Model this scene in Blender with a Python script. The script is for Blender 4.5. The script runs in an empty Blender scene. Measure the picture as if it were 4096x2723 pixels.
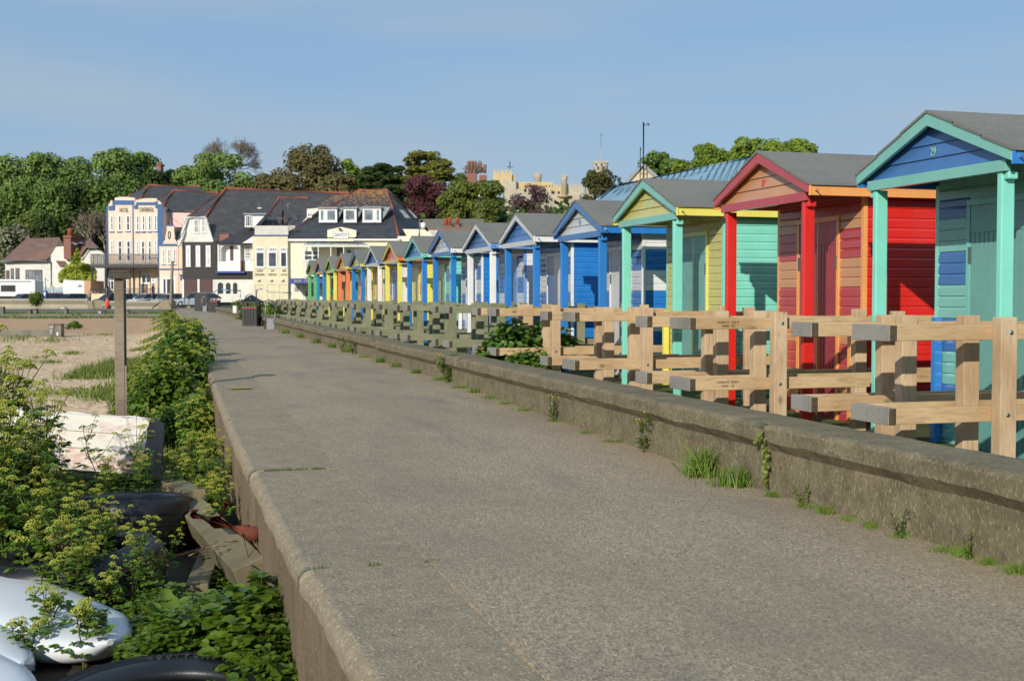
import bpy, bmesh, math, random
from mathutils import Vector, Matrix, noise
R = math.radians
sc = bpy.context.scene
# ---------------------------------------------------------------- camera, sky, sun, exposure
S = 0.8                      # the scene is laid out in units of 0.8 m and brought to metres at the end
FPX, CXP, CYP, EYE = 4892.0, 2048.0, 1361.5, 1.6
YAW = math.atan(1473/4892); PIT = math.atan(163.5/4892)
cam = bpy.data.cameras.new('camera'); co = bpy.data.objects.new('camera', cam); sc.collection.objects.link(co)
cam.sensor_width = 36; cam.lens = FPX/4096*36; cam.clip_start = 0.1; cam.clip_end = 4000
cam.dof.use_dof = True; cam.dof.focus_distance = 10.5; cam.dof.aperture_fstop = 5.6
co.location = (0, 0, EYE*S); co.rotation_euler = (math.pi/2-PIT, 0, -YAW)
sc.camera = co
SUN = Vector((-0.80, -1.0, 0.57)).normalized()      # towards the sun
w = bpy.data.worlds.new('World'); sc.world = w; w.use_nodes = True
nt = w.node_tree; bg = nt.nodes['Background']
sky = nt.nodes.new('ShaderNodeTexSky'); sky.sky_type = 'NISHITA'; sky.sun_disc = False
sky.sun_elevation = math.asin(SUN.z); sky.sun_rotation = math.atan2(SUN.x, SUN.y)
sky.air_density = 1.0; sky.dust_density = 0.9; sky.ozone_density = 1.6
# thin veils of high cloud in the sky itself
tc = nt.nodes.new('ShaderNodeTexCoord'); mp = nt.nodes.new('ShaderNodeMapping'); mp.inputs['Scale'].default_value = (.9, .9, 7)
mp.inputs['Rotation'].default_value = (0.05, 0.08, 0.4)
nz = nt.nodes.new('ShaderNodeTexNoise'); nz.inputs['Scale'].default_value = 1.7; nz.inputs['Detail'].default_value = 5; nz.inputs['Roughness'].default_value = .45
rp = nt.nodes.new('ShaderNodeMapRange'); rp.inputs[1].default_value = .44; rp.inputs[2].default_value = .64; rp.inputs[3].default_value = 0; rp.inputs[4].default_value = .55
mx = nt.nodes.new('ShaderNodeMix'); mx.data_type = 'RGBA'; mx.inputs[7].default_value = (4.3, 5.15, 5.9, 1)
my = nt.nodes.new('ShaderNodeMix'); my.data_type = 'RGBA'; my.inputs[0].default_value = .74; my.inputs[7].default_value = (2.7, 4.5, 6.9, 1)
L = nt.links.new
L(tc.outputs['Generated'], mp.inputs[0]); L(mp.outputs[0], nz.inputs['Vector']); L(nz.outputs[0], rp.inputs[0])
L(rp.outputs[0], mx.inputs[0]); L(sky.outputs[0], my.inputs[6]); L(my.outputs[2], mx.inputs[6]); L(mx.outputs[2], bg.inputs[0])
bg.inputs[1].default_value = 0.1
sl = bpy.data.lights.new('sun', 'SUN'); sl.energy = 4.15; sl.angle = R(.55); sl.color = (1, .935, .83)
so = bpy.data.objects.new('sun', sl); sc.collection.objects.link(so); so.rotation_euler = (-SUN).to_track_quat('-Z', 'Y').to_euler()
sc.view_settings.view_transform = 'Standard'; sc.view_settings.look = 'None'; sc.view_settings.exposure = 0; sc.view_settings.gamma = 1
sc.cycles.max_bounces = 6; sc.cycles.transparent_max_bounces = 4; sc.cycles.caustics_reflective = False; sc.cycles.caustics_refractive = False

# ---------------------------------------------------------------- lens geometry: where a point of the photo stands in the place
FW = Vector((math.sin(YAW)*math.cos(PIT), math.cos(YAW)*math.cos(PIT), -math.sin(PIT)))
RT = Vector((math.cos(YAW), -math.sin(YAW), 0)); UP = RT.cross(FW); FH = Vector((math.sin(YAW), math.cos(YAW), 0))
CAM = Vector((0, 0, EYE)); Q = 4096/2359
def ray(x, y): return FW + RT*((x*Q-CXP)/FPX) - UP*((y*Q-CYP)/FPX)
def onX(x, y, X): d = ray(x, y); return CAM + d*(X/d.x)
def onZ(x, y, Z): d = ray(x, y); return CAM + d*((Z-EYE)/d.z)
def onD(x, y, D): d = ray(x, y); return CAM + d*(D/d.dot(FH))
def c1(x, y): return (x*.29383, 287.95+y*.29383)
def c2(x, y): return ((300+x/2.614)/Q, (700+y/2.614)/Q)
def c3(x, y): return ((900+x/2.6133)/Q, (700+y/2.6133)/Q)
def c4(x, y): return ((1700+x/1.96)/Q, (450+y/1.96)/Q)
def lin(h):
    h = h.lstrip('#'); c = [int(h[i:i+2], 16)/255 for i in (0, 2, 4)]
    return tuple(v/12.92 if v <= .04045 else ((v+.055)/1.055)**2.4 for v in c)

# ---------------------------------------------------------------- mesh builder
class MB:
    def __init__(s): s.v = []; s.f = []; s.m = []; s.s = []
    def add(s, vs, fs, mi=0, sm=False):
        o = len(s.v); s.v += [tuple(v) for v in vs]
        for f in fs: s.f.append([o+i for i in f]); s.m.append(mi); s.s.append(sm)
    def box(s, a, b, mi=0, T=None):
        x0, y0, z0 = a; x1, y1, z1 = b
        vs = [Vector(p) for p in ((x0,y0,z0),(x1,y0,z0),(x1,y1,z0),(x0,y1,z0),(x0,y0,z1),(x1,y0,z1),(x1,y1,z1),(x0,y1,z1))]
        if T: vs = [T @ v for v in vs]
        s.add(vs, [(3,2,1,0),(4,5,6,7),(0,1,5,4),(1,2,6,5),(2,3,7,6),(3,0,4,7)], mi)
    def hexa(s, lo, hi, mi=0):           # two quads joined by sides
        s.add(list(lo)+list(hi), [(3,2,1,0),(4,5,6,7),(0,1,5,4),(1,2,6,5),(2,3,7,6),(3,0,4,7)], mi)
    def prism(s, poly, d, mi=0):         # polygon of 3-D points pushed along d
        n = len(poly); p = [Vector(q) for q in poly]; d = Vector(d)
        s.add(p+[q+d for q in p], [tuple(range(n)), tuple(range(2*n-1, n-1, -1))]+[(i+n, (i+1) % n+n, (i+1) % n, i) for i in range(n)], mi)
    def face(s, pts, mi=0): s.add(pts, [tuple(range(len(pts)))], mi)
    def tube(s, pts, r, n=6, mi=0, sm=True, cap=True):
        pts = [Vector(p) for p in pts]; k = len(pts)
        rs = r if isinstance(r, (list, tuple)) else [r]*k
        vs = []; ref = Vector((0.31, .17, .93))
        for i, p in enumerate(pts):
            t = (pts[min(i+1, k-1)]-pts[max(i-1, 0)]).normalized()
            if abs(t.dot(ref)) > .95: ref = Vector((1, 0, 0))
            a = t.cross(ref).normalized(); b = t.cross(a)
            ref = b if abs(b.dot(t)) < .5 else ref
            vs += [p+(a*math.cos(2*math.pi*j/n)+b*math.sin(2*math.pi*j/n))*rs[i] for j in range(n)]
        fs = [(i*n+j, i*n+(j+1) % n, (i+1)*n+(j+1) % n, (i+1)*n+j) for i in range(k-1) for j in range(n)]
        if cap: fs += [tuple(range(n-1, -1, -1)), tuple(range((k-1)*n, k*n))]
        s.add(vs, fs, mi, sm)
    def lathe(s, prof, n=16, c=(0,0,0), mi=0, sm=True, T=None):
        c = Vector(c); vs = []
        for r, z in prof:
            for j in range(n):
                v = Vector((r*math.cos(2*math.pi*j/n), r*math.sin(2*math.pi*j/n), z))
                vs.append((T @ v if T else v)+c)
        k = len(prof)
        fs = [(i*n+j, i*n+(j+1) % n, (i+1)*n+(j+1) % n, (i+1)*n+j) for i in range(k-1) for j in range(n)]
        fs += [tuple(range(n-1, -1, -1)), tuple(range((k-1)*n, k*n))]
        s.add(vs, fs, mi, sm)
    def boards(s, P, U, wd, z0, z1, pitch, N, pat=(0,), off=.016):   # overlapping weatherboards
        P = Vector(P); U = Vector(U); N = Vector(N); n = max(1, int(math.ceil((z1-z0)/pitch-1e-6)))
        fl = U.cross(Vector((0, 0, 1))).dot(N) < 0
        for i in range(n):
            b = z0+i*pitch; t = min(z1, b+pitch); mi = pat[i % len(pat)]
            A = [P+N*off+Vector((0,0,b)), P+U*wd+N*off+Vector((0,0,b)), P+U*wd+N*(off*.9)+Vector((0,0,b+(t-b)*.72)), P+N*(off*.9)+Vector((0,0,b+(t-b)*.72)),
                 P+U*wd+N*.002+Vector((0,0,t)), P+N*.002+Vector((0,0,t)), P+Vector((0,0,b)), P+U*wd+Vector((0,0,b))]
            fs = [(0,1,2,3), (3,2,4,5), (6,7,1,0), (6,0,3,5), (1,7,4,2)]
            if fl: fs = [f[::-1] for f in fs]
            s.add(A, fs, mi)
    def build(s, name, mats, parent=None, bevel=0, loc=None):
        me = bpy.data.meshes.new(name); me.from_pydata(s.v, [], s.f)
        for m in (mats if isinstance(mats, (list, tuple)) else [mats]): me.materials.append(m)
        me.polygons.foreach_set('material_index', s.m); me.polygons.foreach_set('use_smooth', s.s); me.update()
        o = bpy.data.objects.new(name, me); sc.collection.objects.link(o)
        if parent: o.parent = parent
        if loc is not None: o.location = loc
        if bevel:
            b = o.modifiers.new('bevel', 'BEVEL'); b.width = bevel*S; b.segments = 2; b.limit_method = 'ANGLE'; b.angle_limit = R(40)
        return o
def tag(o, label=None, cat=None, group=None, kind=None):
    for k, v in (('label', label), ('category', cat), ('group', group), ('kind', kind)):
        if v: o[k] = v
    return o
def empty(name, loc, label, cat, group=None, rz=0):
    o = bpy.data.objects.new(name, None); sc.collection.objects.link(o); o.location = loc; o.rotation_euler[2] = rz; o.empty_display_size = .1
    return tag(o, label, cat, group)
def copy_tree(o, parent=None):
    c = o.copy(); sc.collection.objects.link(c)
    if parent: c.parent = parent
    for ch in list(o.children): copy_tree(ch, c)
    return c
def recolour(o, m): o.material_slots[0].link = 'OBJECT'; o.material_slots[0].material = m
def text_mesh(mb, txt, size, T, mi=0, depth=.004, sx=1.0, spacing=1.0):
    cu = bpy.data.curves.new('t', 'FONT'); cu.body = txt; cu.size = size; cu.extrude = depth; cu.align_x = 'CENTER'; cu.align_y = 'CENTER'; cu.space_character = spacing; cu.resolution_u = 3
    o = bpy.data.objects.new('t', cu); sc.collection.objects.link(o)
    me = o.to_mesh()
    mb.add([T @ Vector((v.co.x*sx, v.co.y, v.co.z)) for v in me.vertices], [tuple(p.vertices) for p in me.polygons], mi)
    o.to_mesh_clear(); bpy.data.objects.remove(o); bpy.data.curves.remove(cu)

# ---------------------------------------------------------------- materials
def newmat(name):
    m = bpy.data.materials.new(name); m.use_nodes = True
    return m, m.node_tree, m.node_tree.nodes['Principled BSDF']
def tex(nt, kind, scale, detail=4, vec=None, rough=.55, stretch=None, obj=False):
    g = nt.nodes.new('ShaderNodeTexCoord' if obj else 'ShaderNodeNewGeometry'); v = g.outputs['Object' if obj else 'Position']
    if stretch:
        mp = nt.nodes.new('ShaderNodeMapping'); mp.inputs['Scale'].default_value = stretch; nt.links.new(v, mp.inputs[0]); v = mp.outputs[0]
    if kind == 'noise':
        t = nt.nodes.new('ShaderNodeTexNoise'); t.inputs['Detail'].default_value = detail; t.inputs['Roughness'].default_value = rough
    else:
        t = nt.nodes.new('ShaderNodeTexVoronoi')
    t.inputs['Scale'].default_value = scale; nt.links.new(v, t.inputs['Vector'])
    return t
def ramp(nt, src, stops):
    r = nt.nodes.new('ShaderNodeValToRGB'); e = r.color_ramp.elements
    while len(e) < len(stops): e.new(.5)
    for i, (p, c) in enumerate(stops): e[i].position = p; e[i].color = (*c, 1)
    nt.links.new(src, r.inputs[0]); return r.outputs[0]
def mixc(nt, fac, a, b, mode='MIX'):
    m = nt.nodes.new('ShaderNodeMix'); m.data_type = 'RGBA'; m.blend_type = mode
    for s, i in ((fac, 0), (a, 6), (b, 7)):
        if isinstance(s, (int, float)): m.inputs[i].default_value = s
        elif isinstance(s, tuple): m.inputs[i].default_value = (*s, 1)
        else: nt.links.new(s, m.inputs[i])
    return m.outputs[2]
def rng(nt, src, a, b, c, d):
    r = nt.nodes.new('ShaderNodeMapRange')
    for i, v in enumerate((a, b, c, d)): r.inputs[i+1].default_value = v
    nt.links.new(src, r.inputs[0]); return r.outputs[0]
def bump(nt, bs, src, strength=.3, dist=.02, prev=None):
    b = nt.nodes.new('ShaderNodeBump'); b.inputs['Strength'].default_value = strength; b.inputs['Distance'].default_value = dist
    nt.links.new(src, b.inputs['Height'])
    if prev: nt.links.new(prev, b.inputs['Normal'])
    nt.links.new(b.outputs[0], bs.inputs['Normal']); return b.outputs[0]
def plain(name, col, rough=.5, var=.12, scale=6, bmp=.06, metal=0, spec=.5, dirt=0, stretch=None):
    if isinstance(col, str): col = lin(col)
    m, nt, bs = newmat(name)
    t = tex(nt, 'noise', scale, 5, stretch=stretch)
    c = ramp(nt, t.outputs[0], [(.3, tuple(v*(1-var) for v in col)), (.7, tuple(min(1, v*(1+var)) for v in col))])
    if dirt:
        d = tex(nt, 'noise', scale*.35, 6, rough=.7, stretch=(1, 1, .35)); c = mixc(nt, rng(nt, d.outputs[0], .52, .75, 0, dirt), c, tuple(v*.35+.02 for v in col))
    nt.links.new(c, bs.inputs['Base Color']); bs.inputs['Roughness'].default_value = rough; bs.inputs['Metallic'].default_value = metal
    bs.inputs['Specular IOR Level'].default_value = spec
    if bmp: b = tex(nt, 'noise', scale*12, 3); bump(nt, bs, b.outputs[0], bmp, .01)
    return m
PC = {}
def paint(h, rough=.27):
    if h not in PC:
        m, nt, bs = newmat('paint_'+h); col = lin(h)
        t = tex(nt, 'noise', 2.5, 6, rough=.65)
        c = ramp(nt, t.outputs[0], [(.25, tuple(v*.86 for v in col)), (.6, col), (.85, tuple(min(1, v*1.06+.008) for v in col))])
        d = tex(nt, 'noise', 34, 3); c = mixc(nt, rng(nt, d.outputs[0], .68, .74, 0, .35), c, tuple(v*.5+.12 for v in col))
        f_ = tex(nt, 'noise', 3.5, 5, rough=.7, stretch=(1, 1, .12)); c = mixc(nt, rng(nt, f_.outputs[0], .5, .72, 0, .16), c, tuple(v*.7+.10 for v in col)); w2 = tex(nt, 'noise', 7, 8, rough=.8); c = mixc(nt, rng(nt, w2.outputs[0], .66, .74, 0, .22), c, tuple(v*.55+.03 for v in col))
        nt.links.new(c, bs.inputs['Base Color']); r = rng(nt, t.outputs[0], .3, .7, rough-.07, rough+.12); nt.links.new(r, bs.inputs['Roughness'])
        bs.inputs['Coat Weight'].default_value = .5; bs.inputs['Coat Roughness'].default_value = .18
        g = tex(nt, 'noise', 18, 4, stretch=(1, 1, 6)); bump(nt, bs, g.outputs[0], .10, .006)
        PC[h] = m
    return PC[h]
def timber(name, a, b, dark, knots=True, grain=(1.0, 9, 9)):
    m, nt, bs = newmat(name)
    # grain runs along the longest side: use object coordinates squeezed differently per face through three stretched noises
    t = tex(nt, 'noise', 5, 6, stretch=grain, rough=.6); t2 = tex(nt, 'noise', 1.6, 3)
    c = ramp(nt, t.outputs[0], [(.3, lin(a)), (.52, lin(b)), (.75, lin(a))])
    c = mixc(nt, rng(nt, t2.outputs[0], .4, .7, 0, .55), c, lin(dark), 'MULTIPLY')
    if knots:
        v = tex(nt, 'vor', 2.6, stretch=tuple(1 if q == min(grain) else 1.7 for q in grain)); k = rng(nt, v.outputs[0], .05, .13, .85, 0); c = mixc(nt, k, c, tuple(x*.34 for x in lin(dark)))
    nt.links.new(c, bs.inputs['Base Color']); bs.inputs['Roughness'].default_value = .75; bump(nt, bs, t.outputs[0], .25, .01)
    return m
def leafmat(name, col, col2, trans=.25, rough=.5, scale=3.0, shine=.3):
    m, nt, bs = newmat(name); t = tex(nt, 'noise', scale, 3)
    oi = nt.nodes.new('ShaderNodeObjectInfo')
    c = ramp(nt, t.outputs[0], [(.3, col), (.7, col2)])
    c = mixc(nt, rng(nt, oi.outputs['Random'], 0, 1, 0, .35), c, tuple(v*.72 for v in col))
    nt.links.new(c, bs.inputs['Base Color']); bs.inputs['Roughness'].default_value = rough; bs.inputs['Specular IOR Level'].default_value = shine
    tr = nt.nodes.new('ShaderNodeBsdfTranslucent'); nt.links.new(c, tr.inputs[0])
    ms = nt.nodes.new('ShaderNodeMixShader'); ms.inputs[0].default_value = trans
    nt.links.new(bs.outputs[0], ms.inputs[1]); nt.links.new(tr.outputs[0], ms.inputs[2]); nt.links.new(ms.outputs[0], nt.nodes['Material Output'].inputs[0])
    return m
def glass(name, col='#3a4652', rough=.06):
    m, nt, bs = newmat(name); bs.inputs['Base Color'].default_value = (*lin(col), 1); bs.inputs['Roughness'].default_value = rough; bs.inputs['Specular IOR Level'].default_value = .8
    t = tex(nt, 'noise', .8, 2); c = ramp(nt, t.outputs[0], [(.35, tuple(v*.5 for v in lin(col))), (.7, tuple(v*1.5 for v in lin(col)))]); nt.links.new(c, bs.inputs['Base Color'])
    return m
def slate(name, a, b, course=.28, lichen=None, lh=(0, 1)):
    m, nt, bs = newmat(name); t = tex(nt, 'noise', 1.3, 6, rough=.7); c = ramp(nt, t.outputs[0], [(.3, lin(a)), (.7, lin(b))])
    wv = nt.nodes.new('ShaderNodeTexWave'); wv.bands_direction = 'Z'; wv.wave_profile = 'SAW'; wv.inputs['Scale'].default_value = .314/course/2*2; wv.inputs['Distortion'].default_value = .4
    g = nt.nodes.new('ShaderNodeNewGeometry'); nt.links.new(g.outputs['Position'], wv.inputs['Vector'])
    c = mixc(nt, rng(nt, wv.outputs[0], .0, .25, .28, 0), c, (.01, .01, .012))
    s2 = tex(nt, 'noise', 9, 2, stretch=(1, 1, .3)); c = mixc(nt, rng(nt, s2.outputs[0], .6, .7, 0, .25), c, lin('#8d8d90'))
    if lichen:
        l = tex(nt, 'noise', 3.2, 8, rough=.78); sz = nt.nodes.new('ShaderNodeSeparateXYZ'); nt.links.new(g.outputs['Position'], sz.inputs[0])
        h = rng(nt, sz.outputs[2], lh[0], lh[1], -.14, .2); ad = nt.nodes.new('ShaderNodeMath'); ad.operation = 'ADD'; nt.links.new(l.outputs[0], ad.inputs[0]); nt.links.new(h, ad.inputs[1])
        c = mixc(nt, rng(nt, ad.outputs[0], .54, .64, 0, .9), c, lin(lichen))
    nt.links.new(c, bs.inputs['Base Color']); bs.inputs['Roughness'].default_value = .62; bump(nt, bs, wv.outputs[0], .35, .03)
    return m
def brick(name, a, b, mortar='#8d8378', sc_=5):
    m, nt, bs = newmat(name); g = nt.nodes.new('ShaderNodeNewGeometry'); mp = nt.nodes.new('ShaderNodeMapping'); mp.inputs['Rotation'].default_value = (R(90), 0, 0)
    bt = nt.nodes.new('ShaderNodeTexBrick'); nt.links.new(g.outputs['Position'], mp.inputs[0]); nt.links.new(mp.outputs[0], bt.inputs['Vector'])
    bt.inputs['Color1'].default_value = (*lin(a), 1); bt.inputs['Color2'].default_value = (*lin(b), 1); bt.inputs['Mortar'].default_value = (*lin(mortar), 1); bt.inputs['Scale'].default_value = sc_; bt.inputs['Mortar Size'].default_value = .015
    nt.links.new(bt.outputs[0], bs.inputs['Base Color']); bs.inputs['Roughness'].default_value = .85
    return m
M = {}
M['white'] = plain('white_paint', '#e4e3de', .5, .05, 2, .03, dirt=.12)
M['white_old'] = plain('weathered_white', '#d9d6cb', .6, .08, 1.5, .05, dirt=.3)
M['black'] = plain('black_paint', '#1b1b1d', .45, .2, 5, .05)
M['blackwood'] = plain('tarred_boards', '#1d1917', .6, .25, 4, .1)
M['steel'] = plain('galvanised_steel', '#b2b4b3', .4, .12, 8, .03, metal=.15)
M['iron'] = plain('dark_iron', '#2a2c30', .5, .2, 8, .05)
M['glass'] = glass('window_glass'); M['glassd'] = glass('dark_glass', '#1e242a'); M['glassl'] = glass('pale_glass', '#7f8a90')
M['pink'] = plain('pink_render', '#e8d0ba', .8, .05, 1, .05, dirt=.1); M['peach'] = plain('peach_render', '#e4c9aa', .8, .06, 1, .05, dirt=.15)
M['pinkside'] = plain('pink_side_render', '#e2bfb4', .8, .05, 1, .05, dirt=.1)
M['hblue'] = plain('hotel_blue', '#2a5c8e', .6, .12, 2, .05, dirt=.25)
M['cream'] = plain('cream_render', '#e9e1c2', .75, .05, 1.2, .05, dirt=.12); M['creamd'] = plain('dull_cream_render', '#dcd2b0', .8, .08, 1.2, .05, dirt=.3)
M['slate'] = slate('grey_slate', '#323131', '#4b4a4a'); M['slateb'] = slate('dark_slate', '#2b2b2d', '#403f42')
M['ridge'] = plain('terracotta_ridge', '#955640', .8, .2, 3, .1)
M['browntile'] = slate('brown_tile', '#6a5044', '#8a6a58', .25)
M['greytile'] = slate('mossy_tile', '#6a6650', '#827a62', .25)
M['brick'] = brick('red_brick', '#7c4c3c', '#966050'); M['pot'] = plain('chimney_pot', '#96492f', .8, .15, 4, .1)
M['garage'] = plain('brown_garage', '#4a2a26', .5, .12, 4, .05)
M['navy'] = plain('navy_sign', '#27408c', .5, .08, 3, .02)
M['lead'] = plain('lead_grey', '#8d9296', .6, .1, 2, .05)
M['letter'] = plain('olive_letters', '#5a5230', .6, .1, 3, 0); M['letterb'] = plain('brown_letters', '#6b5138', .6, .1, 3, 0); M['letterd'] = plain('dark_letters', '#2b4458', .6, .1, 3, 0)
M['gold'] = plain('gold_letters', '#b7a28a', .5, .1, 3, 0)
M['rubber'] = plain('black_rubber', '#1c1d20', .42, .35, 5, .12, dirt=.2)
M['rust'] = plain('rusty_iron', '#6b3422', .9, .4, 9, .5)
M['yellow'] = leafmat('yellow_petals', lin('#d9b313'), lin('#e6c62a'), .2)
# ---------------------------------------------------------------- heights of the ground
def lerp(tab, x):
    if x <= tab[0][0]: return tab[0][1]
    for (a, b), (c, d) in zip(tab, tab[1:]):
        if x <= c: return b+(d-b)*(x-a)/(c-a)
    return tab[-1][1]
GP = [(0,0),(10,0),(14,.08),(20,.2),(30,.28),(48,.42),(70,.58),(93,.7),(118,.6),(132,.62),(400,.62)]
EDGE = [(0,.88),(5.2,.86),(7.8,.85),(10,.885),(13.1,.895),(19,1.01),(22,1.08),(36,1.5),(64,1.95),(100,2.45),(128,3.0)]
BEACH = [(0,-1.05),(13,-1.0),(20,-.92),(35,-.82),(60,-.5),(90,-.12),(105,.02),(126,.32),(132,.62),(400,.62)]
def sm(a, b, x): t = max(0, min(1, (x-a)/(b-a))); return t*t*(3-2*t)
def gpath(y): return lerp(GP, y)
def hill(x, y):
    D = x*FH.x+y*FH.y; a = x*RT.x+y*RT.y
    h = sm(212, 300, D)*11 + sm(260, 420, D)*8
    return h*(1-.55*sm(0, 60, a))
def ground(x, y):
    e = lerp(EDGE, y)
    if y > 130: z = .62
    elif x < e: z = lerp(BEACH, y)+.07*noise.noise((x*.4, y*.3, 1))+.025*noise.noise((x*1.7, y*1.3, 5))+(.22*math.exp(-((y-66-1.2*noise.noise((x*.3, 1, 1)))/5)**2) if x < 1 else 0)
    elif x < 5.3: z = min(gpath(y)-.45, lerp(BEACH, y)+.03*noise.noise((x*.4, y*.4, 1)))
    else: z = min(gpath(y)-.06, .6)
    if x < e and y < 130: z += max(0, gpath(y)-.10-z)*(1-sm(.1, 2.2, e-x))*sm(19, 30, y)*.85
    return z+hill(x, y)
def steps(*seg):
    r = []
    for a, b, n in seg: r += [a+(b-a)*i/n for i in range(n)]
    return r+[seg[-1][1]]
# shingle, turf, car park and hillside materials
m, nt, bs = newmat('shingle'); v = tex(nt, 'vor', 8); v2 = tex(nt, 'vor', 21); n1 = tex(nt, 'noise', .35, 4); n2 = tex(nt, 'noise', 1.4, 5)
cs = ramp(nt, v.outputs['Color'], [(.1, lin('#8a745e')), (.35, lin('#ccb496')), (.55, lin('#e6d6bd')), (.75, lin('#b88968')), (.95, lin('#ece2cc'))]); dn = tex(nt, 'noise', .9, 5, rough=.6, stretch=(.5, 1.4, 1))
cs = mixc(nt, .3, cs, ramp(nt, v2.outputs['Color'], [(.2, lin('#b09c74')), (.6, lin('#e2d5b6'))]))
cs = mixc(nt, rng(nt, v.outputs['Distance'], .5, .85, 0, .5), cs, lin('#7d6a4c'))
g = nt.nodes.new('ShaderNodeNewGeometry'); sx = nt.nodes.new('ShaderNodeSeparateXYZ'); nt.links.new(g.outputs['Position'], sx.inputs[0])
far = rng(nt, sx.outputs[1], 50, 58, 0, .6); cs = mixc(nt, far, cs, lin('#a07a58'))
cs = mixc(nt, rng(nt, n1.outputs[0], .45, .7, 0, .35), cs, lin('#bda47a'))
cs = mixc(nt, rng(nt, dn.outputs[0], .5, .7, 0, .3), cs, lin('#a88a62')); pb = tex(nt, 'vor', 3.2); cs = mixc(nt, rng(nt, pb.outputs['Color'], .82, .97, 0, .4), cs, lin('#b98a60')); cs = mixc(nt, rng(nt, pb.outputs['Color'], .0, .12, .35, 0), cs, lin('#7c6c56'))
cs = mixc(nt, 1.0, cs, (1.15, 1.04, .91), 'MULTIPLY')
nt.links.new(cs, bs.inputs['Base Color']); bs.inputs['Roughness'].default_value = .85; bump(nt, bs, v.outputs['Distance'], .5, .03); M['shingle'] = m
m, nt, bs = newmat('turf'); n1 = tex(nt, 'noise', 2.2, 6, rough=.7); n2 = tex(nt, 'noise', 22, 4)
cs = ramp(nt, n1.outputs[0], [(.3, lin('#33401c')), (.55, lin('#4c5826')), (.75, lin('#75703f'))]); nt.links.new(cs, bs.inputs['Base Color']); bs.inputs['Roughness'].default_value = .9; bump(nt, bs, n2.outputs[0], .9, .06); M['turf'] = m
M['soil'] = plain('dark_soil', '#3b3424', .95, .35, 3, .5); M['tar'] = plain('car_park_tarmac', '#6a6862', .9, .12, 1, .2); M['hill'] = plain('hillside_turf', '#2c3817', .95, .4, .3, .3)
X = steps((-2500,-300,4), (-300,-60,8), (-60,-14,12), (-14,7,42), (7,40,12), (40,200,12), (200,2500,5))
Y = steps((-60,2,6), (2,34,64), (34,150,46), (150,380,46), (380,3500,6))
mb = MB(); nx = len(X)
mb.v = [(x, y, ground(x, y)) for y in Y for x in X]
for j in range(len(Y)-1):
    for i in range(nx-1):
        x = (X[i]+X[i+1])/2; y = (Y[j]+Y[j+1])/2; D = x*FH.x+y*FH.y
        mi = 0
        if D > 205: mi = 4
        elif y > 127: mi = 3
        elif x > 5.2: mi = 1
        elif y > 108 and x < 3: mi = 1
        elif x > lerp(EDGE, y)-.5-.03*y*(.45 if y > 28 else 1)+.5*noise.noise((y*.5, 2, x*.3)) and 15 < y < 34: mi = 1
        elif y < 15: mi = 2
        elif y < 26 and noise.noise((x*.35, y*.3, 9)) > -.15-(x+1)*.12: mi = 1
        mb.f.append((j*nx+i, j*nx+i+1, (j+1)*nx+i+1, (j+1)*nx+i)); mb.m.append(mi); mb.s.append(True)
tag(mb.build('ground', [M['shingle'], M['turf'], M['soil'], M['tar'], M['hill']]), 'shingle beach, turf and hillside around the promenade', kind='structure')

# promenade: exposed-aggregate tarmac with a cast concrete edge
m, nt, bs = newmat('promenade_tarmac'); v = tex(nt, 'vor', 80); v2 = tex(nt, 'vor', 150); n1 = tex(nt, 'noise', .55, 5, rough=.6, stretch=(1.5, .7, 1)); n2 = tex(nt, 'noise', 3.2, 6, rough=.7); fl = tex(nt, 'noise', 26, 3)
cs = ramp(nt, v.outputs['Color'], [(.05, lin('#5a5c64')), (.22, lin('#8d8880')), (.5, lin('#b9ad99')), (.78, lin('#d6c8ac')), (.97, lin('#f6ecd8'))])
cs = mixc(nt, .4, cs, ramp(nt, v2.outputs['Color'], [(.12, lin('#56565c')), (.55, lin('#b5aa99')), (.97, lin('#f4ebda'))]))
cs = mixc(nt, rng(nt, fl.outputs[0], .4, .65, .0, .30), cs, lin('#8b867c'))
cs = mixc(nt, rng(nt, n1.outputs[0], .45, .68, 0, .55), cs, lin('#8a847b')); cs = mixc(nt, rng(nt, n2.outputs[0], .55, .75, 0, .25), cs, lin('#c3b79f'))
g = nt.nodes.new('ShaderNodeNewGeometry'); sx = nt.nodes.new('ShaderNodeSeparateXYZ'); nt.links.new(g.outputs['Position'], sx.inputs[0])
edge = rng(nt, sx.outputs[0], 3.45, 3.95, 0, 1); en = tex(nt, 'noise', 1.1, 5)
mu = nt.nodes.new('ShaderNodeMath'); mu.operation = 'MULTIPLY'; nt.links.new(edge, mu.inputs[0]); nt.links.new(rng(nt, en.outputs[0], .35, .6, 0, .5), mu.inputs[1])
cs = mixc(nt, mu.outputs[0], cs, lin('#b5aa8c'))
cs = mixc(nt, 1.0, cs, (.82, .715, .58), 'MULTIPLY'); st = tex(nt, 'noise', .8, 3, stretch=(1.6, .5, 1)); cs = mixc(nt, rng(nt, st.outputs[0], .58, .72, 0, .5), cs, lin('#6a6762'))
nt.links.new(cs, bs.inputs['Base Color']); bs.inputs['Roughness'].default_value = .82; bump(nt, bs, v.outputs['Distance'], .55, .012); M['prom'] = m
m, nt, bs = newmat('cast_concrete'); v = tex(nt, 'vor', 90); n1 = tex(nt, 'noise', .9, 6, rough=.65); n2 = tex(nt, 'noise', 7, 6, rough=.7)
cs = ramp(nt, n2.outputs[0], [(.3, lin('#8b8576')), (.6, lin('#a39b8b')), (.8, lin('#b4ac9c'))])
cs = mixc(nt, rng(nt, v.outputs['Color'], .8, .95, 0, .35), cs, lin('#c4b9a0')); cs = mixc(nt, rng(nt, n1.outputs[0], .48, .7, 0, .4), cs, lin('#7c7668'))
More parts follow.
